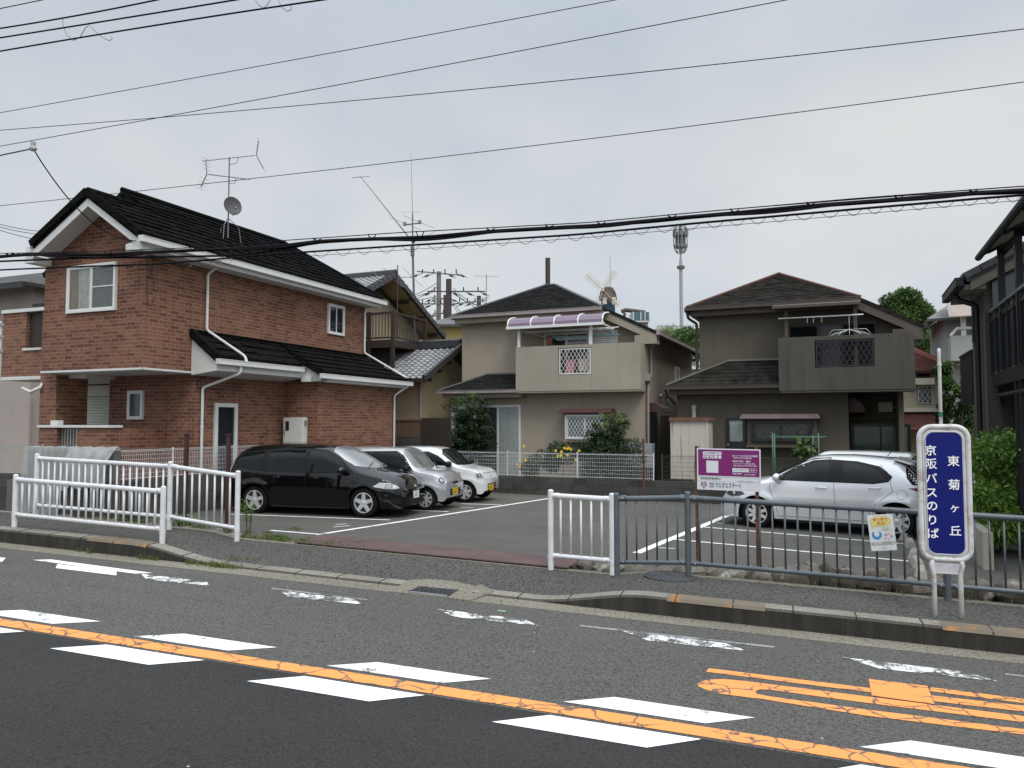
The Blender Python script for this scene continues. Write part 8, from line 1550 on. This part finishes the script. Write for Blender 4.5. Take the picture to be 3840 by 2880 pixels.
def foliage(mb, clumps, per, L, rr, droop=.3, w=.45, shell=.55):
    for c, r in clumps:
        for i in range(per):
            v = rv(rr); k = v.length; v = v.normalized()*(shell+(1-shell)*k)*rr.uniform(.6, 1.05); p = Vector(c)+Vector((v.x*r[0], v.y*r[1], v.z*r[2])); d = (v+rv(rr)*.8); d.z -= droop
            if d.length < .05: d = Vector((0, 0, 1))
            leaf(mb, p, d, rv(rr)+Vector((0, 0, .8)), L*rr.uniform(.6, 1.25), L*w*rr.uniform(.8, 1.2))
def plant(name, label, cat, base, clumps, per, L, mat, stems=(), seed=1, group=None, droop=.3, w=.45, part='foliage', smat=None):
    t = thing(name, label, cat, base, 0, group); rr = random.Random(seed); mb = MB(); foliage(mb, clumps, per, L, rr, droop, w); mb.build(part, mat, t, norm=False)
    if stems:
        m = MB()
        for pts, r in stems: m.tube(pts, r, 6)
        m.build('trunk', smat or BARK, t, smooth=True)
    return t
def cl(n, box, r, rr): return [((rr.uniform(box[0], box[1]), rr.uniform(box[2], box[3]), rr.uniform(box[4], box[5])), (r*rr.uniform(.7, 1.2),)*2+(r*rr.uniform(.6, 1),)) for _ in range(n)]
# nandina by the tall window, and a second one by the bay window
def hq(px, py, y): x, z = r_(px, py, y); return x, z
def nandina(label, pxs, seed, y):
    x, z0 = hq(pxs[0], 1700, y); b = FH.W(x, y, 0); t0 = thing('nandina_shrub', label, 'shrub', b, -FH.a); rr = random.Random(seed); mb, st = MB(), MB(); mb2 = MB(); R = pxs[2]; top = hq(pxs[0], pxs[1], y)[1]
    for k in range(pxs[3]):
        a = rr.uniform(0, 2*pi); f_ = rr.random(); hh = top*rr.uniform(.35, .92); lean = R*rr.uniform(.2, .9); tip = Vector((lean*cos(a), lean*sin(a)*.7, hh)); st.tube([(rr.uniform(-.12, .12), rr.uniform(-.1, .1), -.2), tip*.5+Vector((0, 0, hh*.08)), tip], [.014, .01, .006], 5)
        for j in range(8):
            c = tip*(.55+.45*j/7)+rv(rr)*.12; d = Vector((cos(a+rr.uniform(-1.4, 1.4)), sin(a+rr.uniform(-1.4, 1.4)), rr.uniform(-.1, .6)))
            for i in range(95):
                s = rr.random(); p = c+d*.34*s+rv(rr)*.13*(1-.3*s); dd = d*.7+rv(rr)*.9; dd.z -= .35; leaf(mb, p, dd, rv(rr)+Vector((0, 0, 1)), rr.uniform(.06, .1), .036)
    for j in range(7):
        c = Vector((rr.uniform(-.25, .25), rr.uniform(-.2, .2), top*rr.uniform(.82, .98))); d = Vector((rr.uniform(-1, 1), rr.uniform(-1, 1), .2))
        for i in range(55): s = rr.random(); leaf(mb2, c+d*.35*s+rv(rr)*.1, d+rv(rr)*.8-Vector((0, 0, .3)), Vector((0, 0, 1))+rv(rr), .07, .028)
    st.tube([(0, 0, -.3), (.02, 0, top*.5), (0, 0, top*.9)], [.02, .015, .007], 6)
    mb.build('foliage', L_DK, t0, norm=False); mb2.build('young_leaves', L_BR, t0, norm=False); st.build('stems', BARK, t0, smooth=True)
nandina('dense nandina shrub standing in front of the tall lace curtained window', (1766, 1472, .72, 30), 5, -1.5)
nandina('feathery shrub growing beside the lattice bay window', (2280, 1552, .6, 26), 8, -1.6)
# flowering bush behind the mesh fence
rr = random.Random(3); xa_, xb_ = hq(1950, 1700, -2.0)[0], hq(2420, 1700, -2.0)[0]; c = FH.W((xa_+xb_)/2, -2.0, .05); w2 = (xb_-xa_)/2; cls = []
for k in range(26): x = rr.uniform(-w2*.92, w2*.9); hh = .95 if -w2*.5 < x < w2*.85 else .6; cls.append(((x, rr.uniform(-.2, .3), rr.uniform(.1, hh)), (.32, .28, .26)))
t = plant('flowering_bush', 'low green bush with yellow flowers behind the white mesh fence', 'bush', c, cls, 420, .085, L_DK, [([(x*w2, 0, -.1), (x*w2+.1, 0, .6)], .01) for x in (-.7, -.3, .1, .5)], 3); t.rotation_euler = (0, 0, -FH.a); mb = MB()
for (px_, py_) in ((1965, 1672), (1971, 1725), (1948, 1748), (2084, 1690), (2106, 1694), (2104, 1708), (2128, 1682), (2134, 1680), (2141, 1685), (2172, 1690), (2161, 1724), (2092, 1710), (2128, 1706), (2118, 1680), (1939, 1740)):
    q = AY(px_, py_, c.y-.38)-c; q = Matrix.Rotation(FH.a, 4, 'Z') @ q
    for j in range(6): a = 2*pi*j/6; leaf(mb, q, Vector((cos(a), -.3, sin(a))), Vector((0, -1, .2)), .055, .045)
mb.build('yellow_flowers', M('petal_yellow', (.75, .5, .02), .6, var=.1), t, norm=False)
# bush and shrub on the right
rr = random.Random(11); b = LT(3745, 2075); b = AY(3760, 1830, 13.3); b.z = .1; R_ = 1.05; cls = []
for k in range(34): a = rr.uniform(0, 2*pi); q = rr.random()**.5; z = rr.uniform(.15, 1.75); k2_ = 1-.35*abs(z-.9); cls.append(((R_*.75*q*cos(a)*k2_, R_*.7*q*sin(a)*k2_, z), (.36, .34, .3)))
plant('garden_bush', 'large leafy bush by the dark house behind bus stop sign', 'bush', b, cls, 240, .105, L_BR, [([(0, 0, -.3), (.1, 0, .6), (.3, .1, 1.3)], .03), ([(0, 0, -.3), (-.2, .1, .8), (-.4, 0, 1.4)], .025)], 12); rr = random.Random(15)
t = [o for o in bpy.data.objects if o.name.startswith('garden_bush')][0]; mb = MB(); foliage(mb, [((.3+.25*rr.uniform(-1, 1), -.45+.2*rr.uniform(-1, 1), 1.55+.25*rr.uniform(-1, 1)), (.28, .25, .22)) for _ in range(9)], 130, .1, rr, .1, .35); mb.build('bright_shoots', L_BR, t, norm=False)
for name, lab, (px_, py_), Y, hgt, R, n, L, mat, per, sd in (('garden_tree', 'leafy green tree behind the white pole, beside red roofed house', (3605, 1690), 24, 4.6, .75, 30, .12, L_MID, 380, 21), ('conifer_tree', 'tall bushy green tree rising behind the brown house roof', (3395, 1500), 62, 9.2, 3.4, 70, .27, L_MID, 620, 22), ('broadleaf_tree', 'rounded green tree on the hill between the two rendered houses', (2570, 1330), 95, 5.5, 4.2, 34, .33, L_MID, 450, 23)):
    rr = random.Random(sd); base = AY(px_, py_, Y); zb_ = gz(base.x, Y); base.z = zb_; topz = {21: AY(3590, 1360, Y).z, 22: AY(3400, 1098, Y).z, 23: AY(2580, 1250, Y).z}[sd]-zb_; cls = []
    for k in range(n):
        f_ = rr.random()**.8; z = topz*(.3+.68*f_); rad = R*(1-.75*f_**1.6) if sd == 22 else R*(1-.5*abs(f_-.4)**1.2); a = rr.uniform(0, 2*pi); q = rr.random()**.5; s = R*.34*(1.1-.5*f_); cls.append(((rad*q*cos(a), rad*q*sin(a), z), (s, s, s*.8)))
    if sd == 22: cls += [((-.0, 0, topz*.93), (.5, .5, .55)), ((.1, 0, topz*.98), (.25, .25, .35)), ((1.9, 0, topz*.62), (1.1, 1, .8)), ((-1.9, 0, topz*.6), (1.2, 1, .9)), ((2.9, 0, topz*.5), (.9, .9, .8))]
    st = [([(0, 0, -.5), (0, 0, topz*.5), (.1, 0, topz*.85)], [.22 if Y > 40 else .08, .14 if Y > 40 else .05, .03])]
    for k in range(7): a = rr.uniform(0, 2*pi); z = topz*rr.uniform(.3, .65); st.append(([(0, 0, z), (R*.35*cos(a), R*.35*sin(a), z+R*.25), (R*.7*cos(a), R*.7*sin(a), z+R*.35)], [.07 if Y > 40 else .03, .04 if Y > 40 else .02, .01]))
    plant(name, lab, 'tree', base, cls, per, L, mat, st, sd, part='crown')
rr = random.Random(31)
for name, lab, px_, Y, topy, spr, mat in (('bamboo', 'pale feathery bamboo standing before the white flats', 2495, 88, 1195, 1.6, L_YEL),):
    base = AY(px_, 1290, Y); zb_ = base.z-1; base.z = zb_; H_ = AY(px_, topy, Y).z-zb_; t = thing(name, lab, 'bamboo', base); mb, st = MB(), MB()
    for k in range(9):
        a = rr.uniform(0, 2*pi); tip = Vector((spr*cos(a)*rr.uniform(.3, 1.0), spr*sin(a)*.7, H_*rr.uniform(.7, 1))); pts = [Vector((tip.x*f_*f_, tip.y*f_*f_, tip.z*(f_-.12*f_**4))) for f_ in (0, .3, .6, .8, 1)]; st.tube(pts, [.05, .04, .03, .02, .01], 5)
        for j in range(90): f_ = rr.uniform(.55, 1); p = Vector((tip.x*f_*f_, tip.y*f_*f_, tip.z*(f_-.12*f_**4)))+rv(rr)*.38; leaf(mb, p, rv(rr)-Vector((0, 0, .5)), rv(rr), .3, .06)
    mb.build('foliage', mat, t, norm=False); st.build('canes', M('cane', (.2, .22, .08), .6), t, smooth=True)
# bean plant on green canes in front of the brown house
y_ = -2.0; t = thing('plant_trellis', 'green garden cane frame in front of the brown house bay window', 'trellis', FH.W(r_(2930, 1700, y_)[0], y_, 0), -FH.a); x0 = r_(2930, 1700, y_)[0]; q = lambda px, py, dy=0: Vector((r_(px, py, y_+dy)[0]-x0, dy, r_(px, py, y_+dy)[1])); CAN = M('green_cane', (.08, .17, .11), .5, var=.15); m = MB()
for px_, yy in ((2897, 1629), (2904, 1632), (3048, 1640), (3069, 1632)): a = q(px_, yy); m.tube([(a.x, 0, -.4), a+Vector((0, 0, .05))], .02, 6)
m.tube([q(2886, 1636), q(3100, 1638)], .016, 6); m.tube([q(2890, 1640, .15), q(3090, 1641, .15)], .013, 6); m.build('canes', CAN, t, smooth=True)
rr = random.Random(41); b = FH.W(r_(3000, 1700, -2.05)[0], -2.05, 0); top = r_(3000, 1648, -2.05)[1]; plant('climbing_plant', 'large leaved climbing plant on the green cane frame', 'plant', b, [((rr.uniform(-.18, .18), rr.uniform(-.12, .12), rr.uniform(.1, top)), (.2, .16, .18)) for _ in range(9)], 20, .17, L_MID, [([(0, 0, -.3), (.05, 0, top*.5), (-.05, 0, top)], .012)], 42, w=.8)
# tall weed at the corner of the car park and smaller weeds
def weed(label, b, hgt, n, L, mat, sd, group=None, name='weed', spread=.12):
    rr = random.Random(sd); t = thing(name, label, 'weed', b, 0, group); mb, st = MB(), MB()
    for k in range(n):
        a = rr.uniform(0, 2*pi); tip = Vector((spread*cos(a), spread*sin(a), hgt*rr.uniform(.65, 1))); st.tube([(.3*spread*cos(a), .3*spread*sin(a), -.05), tip*.6, tip], [.007, .006, .003], 5); m_ = int(hgt*46)
        for j in range(m_): f_ = .3+.7*j/m_; p = tip*f_; aa = j*2.4+rr.random(); leaf(mb, p, Vector((cos(aa), sin(aa), .45)), Vector((0, 0, 1)), L*(1.1-.3*f_), L*.2)
    mb.build('leaves', mat, t, norm=False); st.build('stems', M('weed_stem', (.1, .12, .04), .7), t, smooth=True)
b = LT(933, 1990, .05); weed('tall thin leaved weed at the car park corner by the white railing', b, .62, 4, .13, L_BR, 51)
for lab, (px_, py_), z, hh, n, L, mat, sd in (('green weed growing under the tall white railing, right panel', (690, 1985), .2, .3, 14, .13, L_BR, 52), ('tall weed behind the white railings near the dark red post', (795, 1915), .1, .75, 5, .1, L_MID, 53), ('slender weeds behind the low white railing', (420, 1930), .2, .8, 7, .1, L_MID, 54), ('weed in the ditch stones behind the grey railing', (2856, 2170), .0, .2, 4, .12, L_BR, 55), ('small weed at the foot of the block wall behind the entrance', (2340, 1835), .1, .4, 4, .1, L_MID, 56), ('bushy weed at the foot of the block wall', (2398, 1845), .1, .3, 6, .1, L_MID, 57), ('weed beside the netted wall', (560, 1930), .2, .5, 8, .1, L_MID, 58)):
    weed(lab, GZ(px_, py_, z), hh, n, L, mat, sd, spread=.22)
rr = random.Random(61); mb = MB()     # grass and moss in the cracks
def tuft(p, n, h):
    for i in range(n): d = Vector((rr.uniform(-.6, .6), rr.uniform(-.6, .6), 1)); leaf(mb, p+Vector((rr.uniform(-.06, .06), rr.uniform(-.06, .06), 0)), d, rv(rr), h*rr.uniform(.5, 1.2), .012)
for i in range(70): u = rr.uniform(-8.0, -5.9); tuft(P(u, VB+.1+rr.random()**2*.35, walkz(u, VB)+.0), 14, .07)
for i in range(40): u = rr.uniform(-11.5, -7.3); tuft(P(u, VB+.12+.3*rr.random(), walkz(u, VB)-.05), 14, .14)
for u in (-9.6, -8.4, -7.35, -7.6, -7.15, -7.0, -8.45): 
    for k in range(7): tuft(P(u+rr.uniform(-.15, .15), VK-.01, .0), 12, .09)
for u, v in ((-7.3, 9.35), (-7.2, 9.3), (-7.1, 9.35), (-6.95, 9.4)): tuft(P(u, v-.15, walkz(u, 9.2)), 16, .06)
for i in range(60): f_ = rr.random(); q = at_wall(1860+f_*1500, -.12); q.z = lotz(q.x); tuft(q, 10, .1)
for i in range(30): u = rr.uniform(-1.2, 4.5); tuft(P(u, VB+.1, walkz(u, VB)), 6, .06)
for px_, py_ in ((1090, 1985), (1110, 1988), (1000, 2003)):
    for k in range(3): q = LT(px_+rr.uniform(-12, 12), py_+rr.uniform(-3, 3)); tuft(q, 12, .06)
o = mb.build('grass', GRS, norm=False); o['kind'] = 'stuff'
